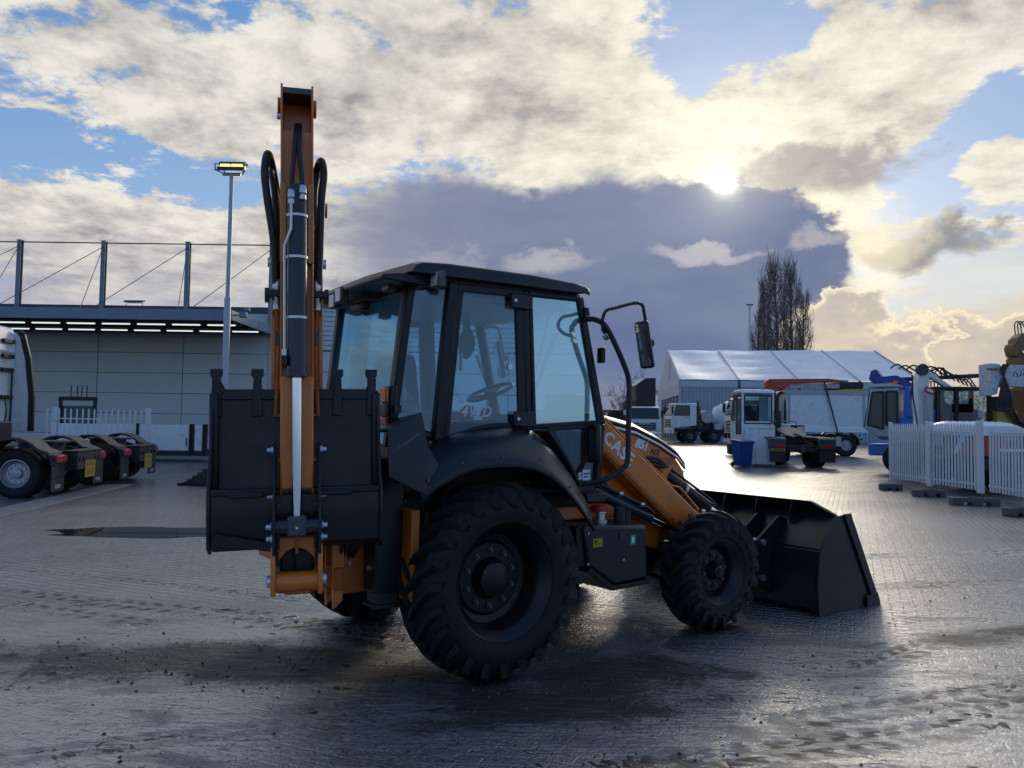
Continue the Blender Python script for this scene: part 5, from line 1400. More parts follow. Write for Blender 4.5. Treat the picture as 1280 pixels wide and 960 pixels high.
# digger bucket hanging behind the dipper, teeth up
Db = 4.62
DX_arm = DX
DX = DX @ Matrix.Diagonal((1.0, 0.70, 1.0, 1.0))      # the bucket is shallow front to back
hw = 0.462
pfl = [(0.15, bz(614, 4.4)), (0.125, bz(640, 4.4)), (0.16, bz(676, 4.45)), (0.27, bz(684, 4.5)), (0.40, bz(668, 4.6)), (0.475, bz(630, 4.65)), (0.475, bz(488, 4.68)),
       (0.450, bz(488, 4.68)), (0.450, bz(626, 4.65)), (0.39, bz(655, 4.6)), (0.27, bz(669, 4.5)), (0.175, bz(662, 4.45)), (0.150, bz(640, 4.4)), (0.175, bz(616, 4.4))]
db = part(MB().prism(pfl, 'x', -hw + 0.005, hw - 0.005), 'digger_bucket', 'bucket', ang=25)
for sx in (-1, 1):
    part(MB().prism([(0.13, bz(612, 4.4)), (0.115, bz(640, 4.4)), (0.15, bz(679, 4.45)), (0.27, bz(687, 4.5)), (0.41, bz(670, 4.6)), (0.485, bz(630, 4.65)), (0.485, bz(488, 4.68)), (0.40, bz(490, 4.6)), (0.30, bz(560, 4.6))], 'x', sx * hw, sx * (hw + 0.02)), 'bucket_side', 'bucket', db, bevel=0.004)
    part(MB().bb(sx * hw - 0.026, sx * hw + 0.026, 0.38, 0.50, bz(640, 4.65), bz(492, 4.65)), 'side_edge', 'bucket', db, bevel=0.008)
part(MB().bb(-hw + 0.004, hw - 0.004, 0.10, 0.19, bz(617, 4.4), bz(609, 4.4)), 'bucket_rim', 'bucket', db, bevel=0.008)
part(MB().bb(-hw + 0.004, hw - 0.004, 0.425, 0.50, bz(500, 4.68), bz(487, 4.68)), 'bucket_lip', 'bucket', db, bevel=0.006)
for sx in (-1, 1): part(MB().bb(sx * 0.24 - 0.12, sx * 0.24 + 0.06, 0.07, 0.14, bz(619, 4.4), bz(612, 4.4)), 'rim_stiffener', 'bucket', db, bevel=0.006)
part(MB().prism([(-hw + 0.01, bz(672, 4.45)), (-0.12, bz(686, 4.45)), (-0.12, bz(676, 4.45)), (-hw + 0.03, bz(660, 4.45))], 'y', 0.10, 0.125), 'heel_plate', 'bucket', db)
for k, tx in enumerate((-0.452, -0.225, -0.02, 0.235, 0.437)):
    lean = 0.03 if k == 0 else (-0.0 if k < 4 else 0.0)
    w_ = 0.030
    mb = MB().prism([(tx - w_, bz(520, 4.7)), (tx + w_, bz(520, 4.7)), (tx + w_ * 0.85, bz(488, 4.7)), (tx + w_ * 0.75, bz(474, 4.7)), (tx + w_ * 1.15, bz(471, 4.7)), (tx + w_ * 1.15, bz(463, 4.7)),
                     (tx - w_ * 1.15, bz(463, 4.7)), (tx - w_ * 1.15, bz(471, 4.7)), (tx - w_ * 0.75, bz(474, 4.7)), (tx - w_ * 0.85, bz(488, 4.7))], 'y', 0.415, 0.47)
    part(mb, 'bucket_tooth', 'bucket', db, bevel=0.004)
for sx in (-1, 1):
    part(MB().prism([(sx * 0.462, bz(505, 4.7)), (sx * 0.40, bz(488, 4.7)), (sx * 0.425, bz(478, 4.7)), (sx * 0.467, bz(474, 4.7))], 'y', 0.42, 0.465), 'side_cutter', 'bucket', db, bevel=0.004)
    part(MB().bb(sx * 0.10 - 0.012, sx * 0.10 + 0.012, 0.05, 0.40, bz(700, 4.5), bz(650, 4.5)), 'bucket_ear', 'bucket', db, bevel=0.004)

DX = DX_arm
# ---------------------------------------------------------------- more fittings: frame hoses, bolts, weld beads, small plates
for k in range(4):
    part(MB().tube(smooth_path([(0.16 + 0.025 * k, 0.50, 1.30 + 0.05 * k), (0.24 + 0.03 * k, 0.42, 1.12), (0.28 + 0.03 * k, 0.46, 0.92), (0.22 + 0.04 * k, 0.56, 0.74 + 0.02 * k)], 5), 0.013, 8), 'hydraulic_hose', 'hose')
for k in range(3):
    part(MB().lathe([(0.014, 0), (0.018, 0.01), (0.018, 0.035), (0.013, 0.04)], (0.235 + 0.04 * k, 0.565, 0.735), 'z', 8), 'hose_fitting', 'zinc')
for zz_ in (0.95, 1.2, 1.45, 1.7):
    part(MB().bb(-0.104, -0.0905, 0.02, 0.22, zz_ - 0.006, zz_ + 0.006), 'weld_bead', 'orange_dark')
    part(MB().bb(0.0905, 0.104, 0.02, 0.22, zz_ - 0.006, zz_ + 0.006), 'weld_bead', 'orange_dark')
for s in (-1, 1):
    for (x, z) in ((-0.60, 1.36), (-0.36, 1.46), (-0.05, 1.50), (0.26, 1.475), (0.52, 1.28), (0.68, 1.09)):
        MB().lathe([(0.012, 0), (0.010, s * 0.006), (0, s * 0.007)], (x, s * 1.082, z - 0.045), 'y', 8).build('fender_bolt', 'nut', BH)
    MB().tube(smooth_path([(0.60, s * 0.72, 1.625), (0.70, s * 0.735, 1.50), (0.80, s * 0.745, 1.36), (0.885, s * 0.745, 1.22)], 5), 0.016, 8).build('door_seal', 'hose', BH)
    MB().bar((0.88, s * 0.80, 1.12), (1.08, s * 0.80, 1.12), 0.10, 0.07).build('step_bracket', 'plastic', BH, bevel=0.01)
for y_ in (-0.7, -0.2, 0.3, 0.8):
    MB().bb(3.31, 3.325, y_ - 0.03, y_ + 0.03, 0.30, 0.305).build('weld_bead', 'nut', fb)


# ================================================================== vehicles round the yard
def road_wheel(par, x, y, side, R0=0.52, W_=0.30, rim=0.29, m='lgrey', dual=False, n=32):
    """truck wheel: tyre, steel rim with hub and nuts; side = sign of the outer face in y"""
    h = W_ / 2
    pf = [(rim, -side * h * 0.6), (rim, side * h * 0.78), (rim - 0.02, side * h * 0.82), (rim - 0.03, side * h * 0.55), (rim - 0.05, side * h * 0.30), (rim * 0.72, side * h * (0.05 if dual else 0.55)),
          (rim * 0.58, side * h * (0.02 if dual else 0.5)), (rim * 0.36, side * h * (0.05 if dual else 0.52)), (rim * 0.36, side * h * (0.5 if dual else 0.8)), (rim * 0.20, side * h * (0.62 if dual else 0.9)), (0, side * h * (0.62 if dual else 0.9))]
    o = MB().lathe(pf, (0, 0, 0), 'y', n, cap=False).build('wheel', m, par)
    o.location = (x, y, R0 - 0.01)
    tyre(MB(), R0, W_, rim, n).build('tyre', 'rubber', o)
    if dual: tyre(MB(), R0, W_, rim, n).xf(Matrix.Translation((0, -side * (W_ + 0.04), 0))).build('tyre', 'rubber', o)
    b0 = None
    for k in range(10):
        a = 2 * pi * k / 10; c = (rim * 0.60 * cos(a), side * h * (0.03 if dual else 0.52), rim * 0.60 * sin(a))
        if b0 is None:
            b0 = MB().lathe([(0.018, 0), (0.016, side * 0.035), (0, side * 0.035)], (0, 0, 0), 'y', 6).build('wheel_nut', 'zinc', o); b0.location = c
        else: q = inst(b0, o); q.location = c
    return o


def window(par, quad, nm='window', m='pane', frame='ink', fw=0.05, off=0.012):
    """pane with a raised rubber frame; quad counter-clockwise seen from outside"""
    q = [V(p) for p in quad]; nrm = (q[1] - q[0]).cross(q[3] - q[0]).normalized(); c = sum(q, V()) / 4
    f = MB()
    for i in range(4):
        a, b = q[i] + nrm * off, q[(i + 1) % 4] + nrm * off
        f.bar(a, b, fw, 0.02, up=nrm)
    fo = f.build(nm, frame, par)
    MB().quad(*[p + nrm * off * 0.4 for p in q]).build('pane', m, fo, ang=0)
    return fo


# ---------------------------------------------------------------- tractor units on the left, tails towards us; local +x is forward
def tractor_unit(label, loc, rz, group):
    t = thing('tractor_unit', label, 'truck', loc, rz, group)
    for s in (-1, 1):
        MB().bb(-0.95, 5.2, s * 0.42 - 0.04, s * 0.42 + 0.04, 0.64, 0.90).build('chassis_rail', 'chassis', t, bevel=0.01)
        road_wheel(t, 0, s * 1.02, s, 0.50, 0.28, 0.29, 'steel', dual=True)
        road_wheel(t, 3.7, s * 1.05, s, 0.50, 0.30, 0.29, 'steel')
        # mudguard arch with dusty top
        rows = []
        for k in range(15):
            a = R(8) + (R(172) - R(8)) * k / 14
            x, z = -0.68 * cos(a) * 1.0, 0.52 + 0.71 * sin(a)
            if k < 3: x = -0.71 - 0.02 * (2 - k); z = 0.93 - (2 - k) * 0.09
            rows.append([(x, s * 1.02 - 0.31, z - 0.05), (x, s * 1.02 - 0.29, z), (x, s * 1.02 + 0.29, z), (x, s * 1.02 + 0.31, z - 0.05)])
        mg = MB().loft(rows).build('mudguard', 'dusty', t, ang=50, solid=0.012)
        MB().bb(-0.80, -0.735, s * 1.02 - 0.30, s * 1.02 + 0.30, 0.66, 0.88).build('light_bar', 'chassis', mg, bevel=0.01)
        tl = MB().bb(-0.85, -0.80, s * 1.02 - 0.24, s * 1.02 + 0.24, 0.72, 0.86).build('tail_light', 'red', t, bevel=0.012)
        MB().bb(-0.853, -0.8505, s * 1.02 - 0.20, s * 1.02 - 0.05, 0.74, 0.80).build('reverse_lens', 'grime', tl)
        fl = MB().bb(-0.775, -0.755, s * 1.02 - 0.28, s * 1.02 + 0.28, 0.14, 0.665).build('mud_flap', 'tile', t)
        MB().bb(-0.779, -0.7755, s * 1.02 - 0.12, s * 1.02 + 0.12, 0.20, 0.27).build('flap_badge', 'lgrey', fl)
        for k in (-0.07, 0.0, 0.07): MB().bb(-0.781, -0.7795, s * 1.02 + k - 0.02, s * 1.02 + k + 0.02, 0.225, 0.245).build('badge_print', 'ink', fl)
        MB().bar((-0.773, s * 1.02 - 0.27, 0.40), (-0.773, s * 1.02 + 0.27, 0.40), 0.02, 0.01).build('flap_rib', 'chassis', fl)
    em = MB().prism([(-0.98, 0.54), (-0.80, 0.52), (-0.70, 0.92), (-0.98, 0.92)], 'y', -0.62, 0.62).build('end_beam', 'chassis', t, bevel=0.015)
    MB().bb(-1.0, -0.55, -0.66, 0.66, 0.92, 0.94).build('end_plate', 'dusty', em)
    for y in (-0.5, -0.3, 0.3, 0.5): MB().cyl((-0.985, y, 0.76), (-1.0, y, 0.76), 0.045, 10).build('lightening_hole', 'ink', em)
    yp = MB().bb(-0.995, -0.985, -0.26, 0.26, 0.36, 0.72).build('warning_sheet', 'yellow', t)
    for k in range(4): MB().bb(-0.998, -0.9955, -0.16 + k * 0.10, -0.13 + k * 0.10, 0.60, 0.69).build('sheet_print', 'ink', yp)
    for k in range(4): MB().bb(-0.998, -0.9955, -0.20, 0.20, 0.42 + k * 0.04, 0.43 + k * 0.04).build('sheet_print', 'ink', yp)
    MB().bb(-0.94, -0.90, -0.3, 0.3, 0.36, 0.62).build('sheet_holder', 'chassis', t)
    # fifth wheel
    fw_ = MB().prism([(-0.62, -0.12), (-0.45, -0.42), (0.2, -0.46), (0.42, -0.2), (0.42, 0.2), (0.2, 0.46), (-0.45, 0.42), (-0.62, 0.12), (-0.15, 0.05), (-0.15, -0.05)], 'z', 1.08, 1.13).build('fifth_wheel', 'dusty', t, bevel=0.012)
    MB().bb(-0.3, 0.3, -0.40, 0.40, 0.90, 1.08).build('plate_base', 'chassis', fw_)
    MB().bb(0.7, 2.0, -0.55, 0.55, 0.99, 1.03).build('catwalk', 'grime', t, bevel=0.008)
    for s in (-1, 1): MB().bb(0.9, 2.3, s * 0.95 - 0.28, s * 0.95 + 0.28, 0.45, 0.98).build('fuel_tank', 'chassis', t, bevel=0.06)
    # cab: body, roof cap, rear wall fittings, side deflectors
    cb = MB().prism([(2.75, 0.95), (4.95, 0.55), (5.05, 1.6), (4.85, 2.6), (4.6, 3.3), (2.75, 3.3)], 'y', -1.20, 1.20).build('cab', 'white', t, bevel=0.06, seg=3)
    MB().prism([(2.72, 3.29), (4.6, 3.29), (4.2, 3.75), (3.5, 3.98), (2.80, 4.02)], 'y', -1.17, 1.17).build('roof_cap', 'white', cb, bevel=0.08, seg=3)
    for s in (-1, 1):
        df = MB().prism([(2.30, 1.25), (2.86, 1.25), (2.86, 3.92), (2.62, 3.86), (2.44, 3.2), (2.32, 2.2)], 'y', s * 1.20 - 0.02, s * 1.20 + 0.02).build('side_deflector', 'white', cb, bevel=0.01)
        pts = [(2.29, 1.24), (2.31, 2.2), (2.43, 3.2), (2.60, 3.85), (2.70, 3.93)]
        for a, b in zip(pts[:-1], pts[1:]): MB().bar((a[0], s * 1.20, a[1]), (b[0], s * 1.20, b[1]), 0.075, 0.14, up=(1, 0, 0)).build('deflector_edge', 'ink', df)
        window(cb, [(3.6, s * 1.205, 1.9), (4.7, s * 1.205, 1.9), (4.6, s * 1.205, 2.7), (3.6, s * 1.205, 2.7)][::s if s < 0 else -1], 'side_window')
    window(cb, [(4.99, -1.05, 1.75), (4.99, 1.05, 1.75), (4.83, 1.05, 2.65), (4.83, -1.05, 2.65)], 'windscreen')
    for z in (3.62, 3.22, 2.86, 2.14, 1.40): MB().bb(2.66, 2.75, -0.98, -0.42, z - 0.05, z + 0.05).build('rear_bracket', 'ink', cb, bevel=0.01)
    MB().cyl((2.68, -0.90, 1.02), (2.68, -0.90, 2.92), 0.03, 8).build('rear_rail', 'ink', cb)
    MB().tube(smooth_path([(2.70, -0.60, 2.14), (2.62, -0.55, 1.8), (2.68, -0.6, 1.4)], 5), 0.02, 6).build('air_hose', 'hose', cb)
    MB().bb(2.68, 2.745, -0.35, 1.0, 2.35, 2.40).build('cab_seam', 'lgrey', cb)
    MB().bb(2.55, 2.74, 0.2, 0.9, 1.35, 1.75).build('air_box', 'white', cb, bevel=0.03)
    MB().bb(2.35, 2.74, -0.35, 0.3, 1.05, 1.5).build('coupling_panel', 'ink', cb, bevel=0.03)
    cb.location.x = 0.14
    return t

tractor_unit('white tractor unit nearest us, only its dark tail and yellow sheet in view', (-10.15, 16.70, 0), pi + R(7.5), 'tractor units without trailers')
tractor_unit('white tractor unit behind, its tall cab back showing at the photo edge', (-10.42, 19.95, 0), pi + R(7.5), 'tractor units without trailers')

# ---------------------------------------------------------------- concrete mixer
def small_cab(t, x0, x1, w, zb, zt, m='white', nm='cab'):
    """forward-control cab between x0 (rear) and x1 (front)"""
    L_ = x1 - x0
    cb = MB().prism([(x0, zb), (x1 - 0.06, zb - 0.25), (x1, zb + 0.1), (x1 - 0.02, zb + (zt - zb) * 0.45), (x1 - 0.28, zt - 0.08), (x1 - 0.5, zt), (x0, zt)], 'y', -w / 2, w / 2).build(nm, m, t, bevel=0.07, seg=3)
    zm = zb + (zt - zb) * 0.45
    for s in (-1, 1):
        q = [(x0 + L_ * 0.30, s * (w / 2 + 0.004), zm), (x1 - 0.22, s * (w / 2 + 0.004), zm), (x1 - 0.42, s * (w / 2 + 0.004), zt - 0.22), (x0 + L_ * 0.30, s * (w / 2 + 0.004), zt - 0.22)]
        window(cb, q if s < 0 else q[::-1], 'side_window', 'pane')
        MB().bb(x0 + L_ * 0.27, x0 + L_ * 0.285, s * (w / 2) - 0.008, s * (w / 2) + 0.008, zb + 0.05, zt - 0.15).build('door_seam', 'ink', cb)
        MB().bb(x0 + L_ * 0.33, x0 + L_ * 0.45, s * (w / 2 + 0.01) - 0.02, s * (w / 2 + 0.01) + 0.02, zm - 0.22, zm - 0.17).build('door_handle', 'ink', cb)
        MB().bb(x1 - 0.10, x1 + 0.05, s * (w / 2 + 0.16) - 0.10, s * (w / 2 + 0.16) + 0.10, zm + 0.15, zt - 0.30).build('mirror', 'ink', cb, bevel=0.03)
        MB().bar((x1 - 0.08, s * w / 2, zt - 0.35), (x1, s * (w / 2 + 0.15), zt - 0.35), 0.04, 0.04).build('mirror_arm', 'ink', cb)
    window(cb, [(x1 + 0.0, -w / 2 + 0.12, zm + 0.02), (x1 + 0.0, w / 2 - 0.12, zm + 0.02), (x1 - 0.25, w / 2 - 0.16, zt - 0.14), (x1 - 0.25, -w / 2 + 0.16, zt - 0.14)], 'windscreen', 'pane')
    gr = MB().bb(x1 - 0.05, x1 + 0.02, -w * 0.36, w * 0.36, zb - 0.12, zb + (zt - zb) * 0.28).build('grille', 'ink', cb, bevel=0.02)
    for k in range(3): MB().bb(x1 + 0.02, x1 + 0.03, -w * 0.34, w * 0.34, zb - 0.06 + k * 0.2, zb - 0.01 + k * 0.2).build('grille_bar', 'lgrey', gr)
    bp = MB().bb(x1 - 0.25, x1 + 0.06, -w / 2, w / 2, zb - 0.75, zb - 0.28).build('bumper', m if m != 'navyp' else 'ink', cb, bevel=0.05)
    for s in (-1, 1): MB().bb(x1 + 0.03, x1 + 0.075, s * w * 0.38 - 0.2, s * w * 0.38 + 0.2, zb - 0.62, zb - 0.42).build('headlight', 'glass', bp, bevel=0.02)
    return cb

mp = gp(862, 553.5)
mx = thing('mixer_truck', 'white concrete mixer truck parked in front of the tent hall', 'mixer truck', (mp.x, mp.y + 1.2, 0), pi + R(4))
for s in (-1, 1):
    for xw in (0, -2.2, -5.4, -6.9): road_wheel(mx, xw, s * 1.05, s, 0.62, 0.34, 0.33, 'grime', dual=(xw < -4))
    MB().bb(-8.2, 1.2, s * 0.45 - 0.05, s * 0.45 + 0.05, 0.95, 1.25).build('chassis_rail', 'chassis', mx)
    rows = [[(0.80 * cos(a), s * 1.05 - 0.2, 0.6 + 0.82 * sin(a)), (0.80 * cos(a), s * 1.05 + 0.2, 0.6 + 0.82 * sin(a))] for a in [pi * k / 10 for k in range(11)]]
    MB().loft(rows).build('mudguard', 'ink', mx, solid=0.02)
    MB().bb(-5.0, -3.1, s * 1.12 - 0.03, s * 1.12 + 0.03, 0.65, 1.15).build('side_guard', 'lgrey', mx, bevel=0.01)
    for xx in (-4.5, -3.7): MB().bb(xx - 0.28, xx + 0.28, s * 1.155 - 0.01, s * 1.155 + 0.01, 0.75, 1.05).build('guard_gap', 'ink', mx)
small_cab(mx, 0.0 - 0.55, 1.75, 2.5, 1.55, 3.55)
MB().bb(-0.90, -0.56, -1.15, 1.15, 1.2, 3.3).build('air_intake', 'ink', mx, bevel=0.04)
MB().cyl((-0.75, 1.0, 1.2), (-0.75, 1.0, 3.75), 0.08, 10).build('exhaust_stack', 'ink', mx)
ax = V((-1, 0, 0.20)).normalized(); pz = V((-2.2, 0, 2.05))
dm = MB().lathe([(0.0, 0.0), (0.55, 0.0), (0.62, 0.35), (1.12, 0.65), (1.42, 1.9), (1.42, 2.9), (1.05, 4.4), (0.62, 5.4), (0.5, 5.4)], (0, 0, 0), 'x', 28, cap=False)
rotm = Matrix.Translation(pz) @ ax.to_track_quat('X', 'Z').to_matrix().to_4x4()
dr_ = dm.xf(rotm).build('mixer_drum', 'white', mx, ang=50)
MB().lathe([(1.43, 2.2), (1.47, 2.2), (1.47, 2.5), (1.43, 2.5)], (0, 0, 0), 'x', 28, closed=True).xf(rotm).build('drum_ring', 'lgrey', dr_)
MB().cyl((-1.55, 1.2, 2.35), (-1.55, -0.3, 2.35), 0.58, 20).build('water_tank', 'lgrey', mx, bevel=0.04)
MB().prism([(-2.4, 1.25), (-1.2, 1.25), (-1.5, 2.0), (-2.2, 2.3)], 'y', -0.5, 0.5).build('drum_pedestal', 'chassis', mx)
MB().prism([(-7.6, 1.25), (-6.6, 1.25), (-6.9, 2.6), (-7.3, 2.6)], 'y', -0.6, 0.6).build('rear_pedestal', 'chassis', mx)
MB().bb(-2.9, -2.2, 1.0, 1.2, 1.2, 1.7).build('control_box', 'lgrey', mx, bevel=0.03)
MB().tube([(-3.6, 1.45, 2.7), (-3.9, 1.5, 2.72)], 0.05, 6).build('drum_lamp', 'ink', mx)

# ---------------------------------------------------------------- truck facing us, hopper behind it, navy truck
c_ = at(806, 545, 62)
ft = thing('truck', 'white truck facing us beyond the loader hood', 'truck', (c_.x, 62, 0), R(-93))
small_cab(ft, -2.1, 0.0, 2.45, 1.25, 3.05)
MB().bb(-8.0, -2.2, -0.5, 0.5, 0.8, 1.1).build('chassis', 'chassis', ft)
MB().bb(0.02, 0.035, -0.45, 0.45, 1.62, 1.74).build('badge_strip', 'lgrey', ft)
for s in (-1, 1):
    for xw in (-0.9, -6.2): road_wheel(ft, xw, s * 1.05, s, 0.5, 0.3, 0.28, 'grime')
c_ = at(804, 500, 67)
hp = thing('hopper', 'black sheet metal hopper raised above the white truck', 'hopper', (c_.x, 67, 0), R(6))
z0, z1 = at(804, 508, 67).z, at(804, 474, 67).z
MB().prism([(-0.95, z0 - 0.6), (0.85, z0 - 0.6), (0.85, z1 + 0.05), (-0.1, z1), (-0.95, z1 - 0.65), (-0.80, z0)], 'y', -0.9, 0.9).build('hopper_body', 'chassis', hp, bevel=0.04)
MB().prism([(-0.97, z1 - 0.66), (-0.1, z1 - 0.0), (0.87, z1 + 0.06), (0.87, z1 + 0.10), (-0.12, z1 + 0.05), (-1.0, z1 - 0.62)], 'y', -0.95, 0.95).build('hopper_rim', 'lgrey', hp)
for x in (-0.7, 0.7):
    for y in (-0.7, 0.7): MB().bb(x - 0.07, x + 0.07, y - 0.07, y + 0.07, 0, z0 - 0.5).build('leg', 'redp', hp)
MB().bb(0.75, 1.15, -0.3, 0.3, z0 - 1.1, z0 - 0.2).build('drive_box', 'redp', hp, bevel=0.03)
MB().prism([(-1.9, z0 - 0.4), (-1.0, z0 - 0.5), (-1.0, z0 + 0.4), (-1.4, z0 + 0.7), (-1.9, z0 + 0.3)], 'y', -0.4, 0.4).build('side_hood', 'dgrey', hp, bevel=0.03)
MB().bb(-1.85, -1.05, -0.5, -0.42, z0 - 0.75, z0 - 0.35).build('side_panel', 'white', hp)
c_ = at(778, 530, 70)
nv = thing('truck', 'dark blue truck half hidden behind the cab windscreen', 'truck', (c_.x, 70, 0), R(-75))
small_cab(nv, -2.0, 0.0, 2.3, 1.2, 2.9, 'navyp')
MB().bb(-7.5, -2.05, -1.1, 1.1, 0.9, 1.3).build('platform', 'chassis', nv)
for s in (-1, 1):
    for xw in (-0.8, -5.8): road_wheel(nv, xw, s * 0.98, s, 0.5, 0.3, 0.28, 'grime')
c_ = at(765, 530, 66)
dg = thing('forklift', 'small dark machine with a raised seat close to the cab windscreen', 'machine', (c_.x, 66, 0), R(30))
MB().prism([(-1.0, 0.5), (1.1, 0.5), (1.1, 1.3), (0.2, 1.7), (-1.0, 1.6)], 'y', -0.6, 0.6).build('body', 'chassis', dg, bevel=0.08)
MB().bb(-0.5, 0.6, -0.5, 0.5, 2.7, 2.8).build('canopy', 'ink', dg, bevel=0.03)
for x in (-0.45, 0.55):
    for y in (-0.45, 0.45): MB().bb(x - 0.04, x + 0.04, y - 0.04, y + 0.04, 1.5, 2.72).build('canopy_post', 'ink', dg)
for s in (-1, 1):
    for xw in (-0.7, 0.8): road_wheel(dg, xw, s * 0.6, s, 0.42, 0.28, 0.22, 'grime', n=20)

# ---------------------------------------------------------------- tipper with loading crane behind the yard tractor
tp = gp(1058, 570.5)
tt = thing('tipper_truck', 'white tipper truck with a folded red loading crane', 'tipper truck', (tp.x, tp.y + 1.2, 0), pi)
for s in (-1, 1):
    for xw in (0, 1.45, 5.2): road_wheel(tt, xw, s * 1.05, s, 0.62, 0.34, 0.31, 'lgrey', dual=False)
    MB().bb(-1.2, 6.4, s * 0.45 - 0.05, s * 0.45 + 0.05, 0.9, 1.2).build('chassis_rail', 'chassis', tt)
    MB().bb(1.9, 4.4, s * 1.1 - 0.04, s * 1.1 + 0.04, 0.55, 1.15).build('side_guard', 'lgrey', tt, bevel=0.01)
bd = MB().prism([(-1.15, 1.35), (3.3, 1.35), (3.35, 3.62), (-1.2, 3.62)], 'y', -1.22, 1.22).build('tipper_body', 'white', tt, bevel=0.04)
for s in (-1, 1):
    MB().bb(-1.2, 3.38, s * 1.225 - 0.035, s * 1.225 + 0.035, 3.42, 3.66).build('top_rail', 'lgrey', bd, bevel=0.012)
    MB().bb(-1.2, 3.38, s * 1.23 - 0.03, s * 1.23 + 0.03, 1.33, 1.62).build('bottom_rail', 'white_clean', bd, bevel=0.012)
    for xx in (-1.0, 3.2): MB().bb(xx - 0.07, xx + 0.07, s * 1.235 - 0.03, s * 1.235 + 0.03, 1.62, 3.42).build('body_post', 'lgrey', bd, bevel=0.01)
    MB().box((-0.72, s * 1.27, 1.18), (0.32, 0.015, 0.32), Matrix.Rotation(R(45), 3, 'Y')).build('hazard_plate', 'lgrey', tt)
    MB().box((-0.72, s * 1.282, 1.18), (0.18, 0.012, 0.10), Matrix.Rotation(R(45), 3, 'Y')).build('plate_print', 'blue', tt)
    rows = [[(0.74 * cos(a) + 0.72 * (1 - 2 * k / 12) * 0, s * 1.05 - 0.2, 0.62 + 0.74 * sin(a)), (0.74 * cos(a), s * 1.05 + 0.2, 0.62 + 0.74 * sin(a))] for k, a in enumerate([pi * k / 12 for k in range(13)])]
    MB().loft(rows).build('mudguard', 'ink', tt, solid=0.02)
MB().cyl((-1.1, -1.15, 3.98), (0.25, -1.15, 3.98), 0.20, 14).bb(-1.1, 0.25, -1.3, 1.0, 3.82, 4.18).build('tarp_roll', 'chassis', tt, bevel=0.05)
MB().bb(-1.15, 0.0, -1.24, 1.24, 3.66, 3.78).build('yellow_bar', 'yellowp', tt)
small_cab(tt, 4.0, 6.15, 2.45, 1.4, 3.25)
MB().bb(3.5, 3.95, -0.6, 0.6, 1.2, 2.2).build('crane_base', 'redp', tt, bevel=0.04)
cc = MB().cyl((3.72, 0, 2.0), (3.72, 0, 4.0), 0.20, 14).build('crane_column', 'chassis', tt)
MB().bb(3.9, 3.98, 0.35, 0.45, 1.2, 3.9).build('crane_hose_post', 'redp', cc)
MB().prism([(4.55, 3.70), (4.55, 4.08), (4.35, 4.26), (1.0, 4.34), (0.3, 4.26), (0.3, 4.16), (1.2, 4.12), (3.2, 4.0), (3.4, 3.72)], 'y', 0.95, 1.28).build('crane_boom', 'redp', tt, bevel=0.02)
MB().prism([(3.4, 3.6), (3.7, 3.6), (3.7, 4.0), (3.4, 3.9)], 'y', 0.3, 0.94).build('boom_knuckle', 'redp', tt, bevel=0.02)
MB().bb(0.35, 3.2, 1.0, 1.2, 3.80, 4.02).build('inner_boom', 'lgrey', tt, bevel=0.02)
MB().cyl((1.25, 1.30, 4.15), (0.55, 1.42, 1.25), 0.045, 8).build('stabiliser_arm', 'ink', tt)
MB().bb(0.40, 0.70, 1.28, 1.5, 0.55, 1.1).build('stabiliser_foot', 'lgrey', tt, bevel=0.02)
MB().tube([(3.3, 1.0, 1.3), (3.3, 1.0, 3.0), (3.2, 1.0, 3.3), (3.0, 1.0, 3.42)], 0.11, 10).build('exhaust_stack', 'ink', tt)
MB().bb(3.05, 3.3, 0.9, 1.2, 1.8, 2.9).build('exhaust_silencer', 'ink', tt, bevel=0.03)

# ---------------------------------------------------------------- yard tractor with its fifth wheel towards us; local +y is forward
yp_ = gp(1003, 585)
yt = thing('yard_tractor', 'white one seat yard tractor with its fifth wheel towards us', 'yard tractor', (yp_.x, yp_.y + 0.3, 0), R(4))
for s in (-1, 1):
    q = road_wheel(yt, 0, 0, s, 0.53, 0.29, 0.29, 'grime', dual=True); q.rotation_euler = (0, 0, R(-90) if True else 0); q.location = (s * 1.02, 0.55, 0.52)
    q = road_wheel(yt, 0, 0, s, 0.53, 0.30, 0.29, 'grime'); q.rotation_euler = (0, 0, R(-90)); q.location = (s * 1.0, 3.9, 0.52)
    MB().bb(s * 0.42 - 0.05, s * 0.42 + 0.05, -0.25, 4.6, 0.70, 0.98).build('chassis_rail', 'chassis', yt)
    pf = [(-0.28, 0.74), (-0.28, 1.14), (-0.1, 1.22), (1.15, 1.22), (1.35, 1.05), (1.33, 1.03), (1.14, 1.17), (-0.08, 1.17), (-0.23, 1.10), (-0.23, 0.74)]
    mg = MB().prism(pf, 'x', s * 1.02 - 0.36, s * 1.02 + 0.36).build('mudguard', 'dgrey', yt, bevel=0.01)
    tl = MB().bb(s * 0.95 - 0.20, s * 0.95 + 0.20, -0.33, -0.285, 0.80, 0.92).build('tail_light', 'red', yt, bevel=0.012)
    MB().bb(s * 1.02 - 0.33, s * 1.02 + 0.33, -0.29, -0.27, 0.22, 0.70).build('mud_flap', 'tile', yt)
MB().bb(-1.30, -0.72, -0.31, -0.30, 0.66, 0.76).build('number_plate', 'yellow', yt)
MB().bb(-1.22, -0.80, -0.314, -0.3105, 0.69, 0.73).build('plate_print', 'ink', yt)
MB().bb(-0.62, 0.62, -0.30, -0.12, 0.62, 0.90).build('end_beam', 'chassis', yt, bevel=0.02)
MB().cyl((0, -0.32, 0.72), (0, -0.18, 0.72), 0.10, 12).build('tow_jaw', 'grime', yt)
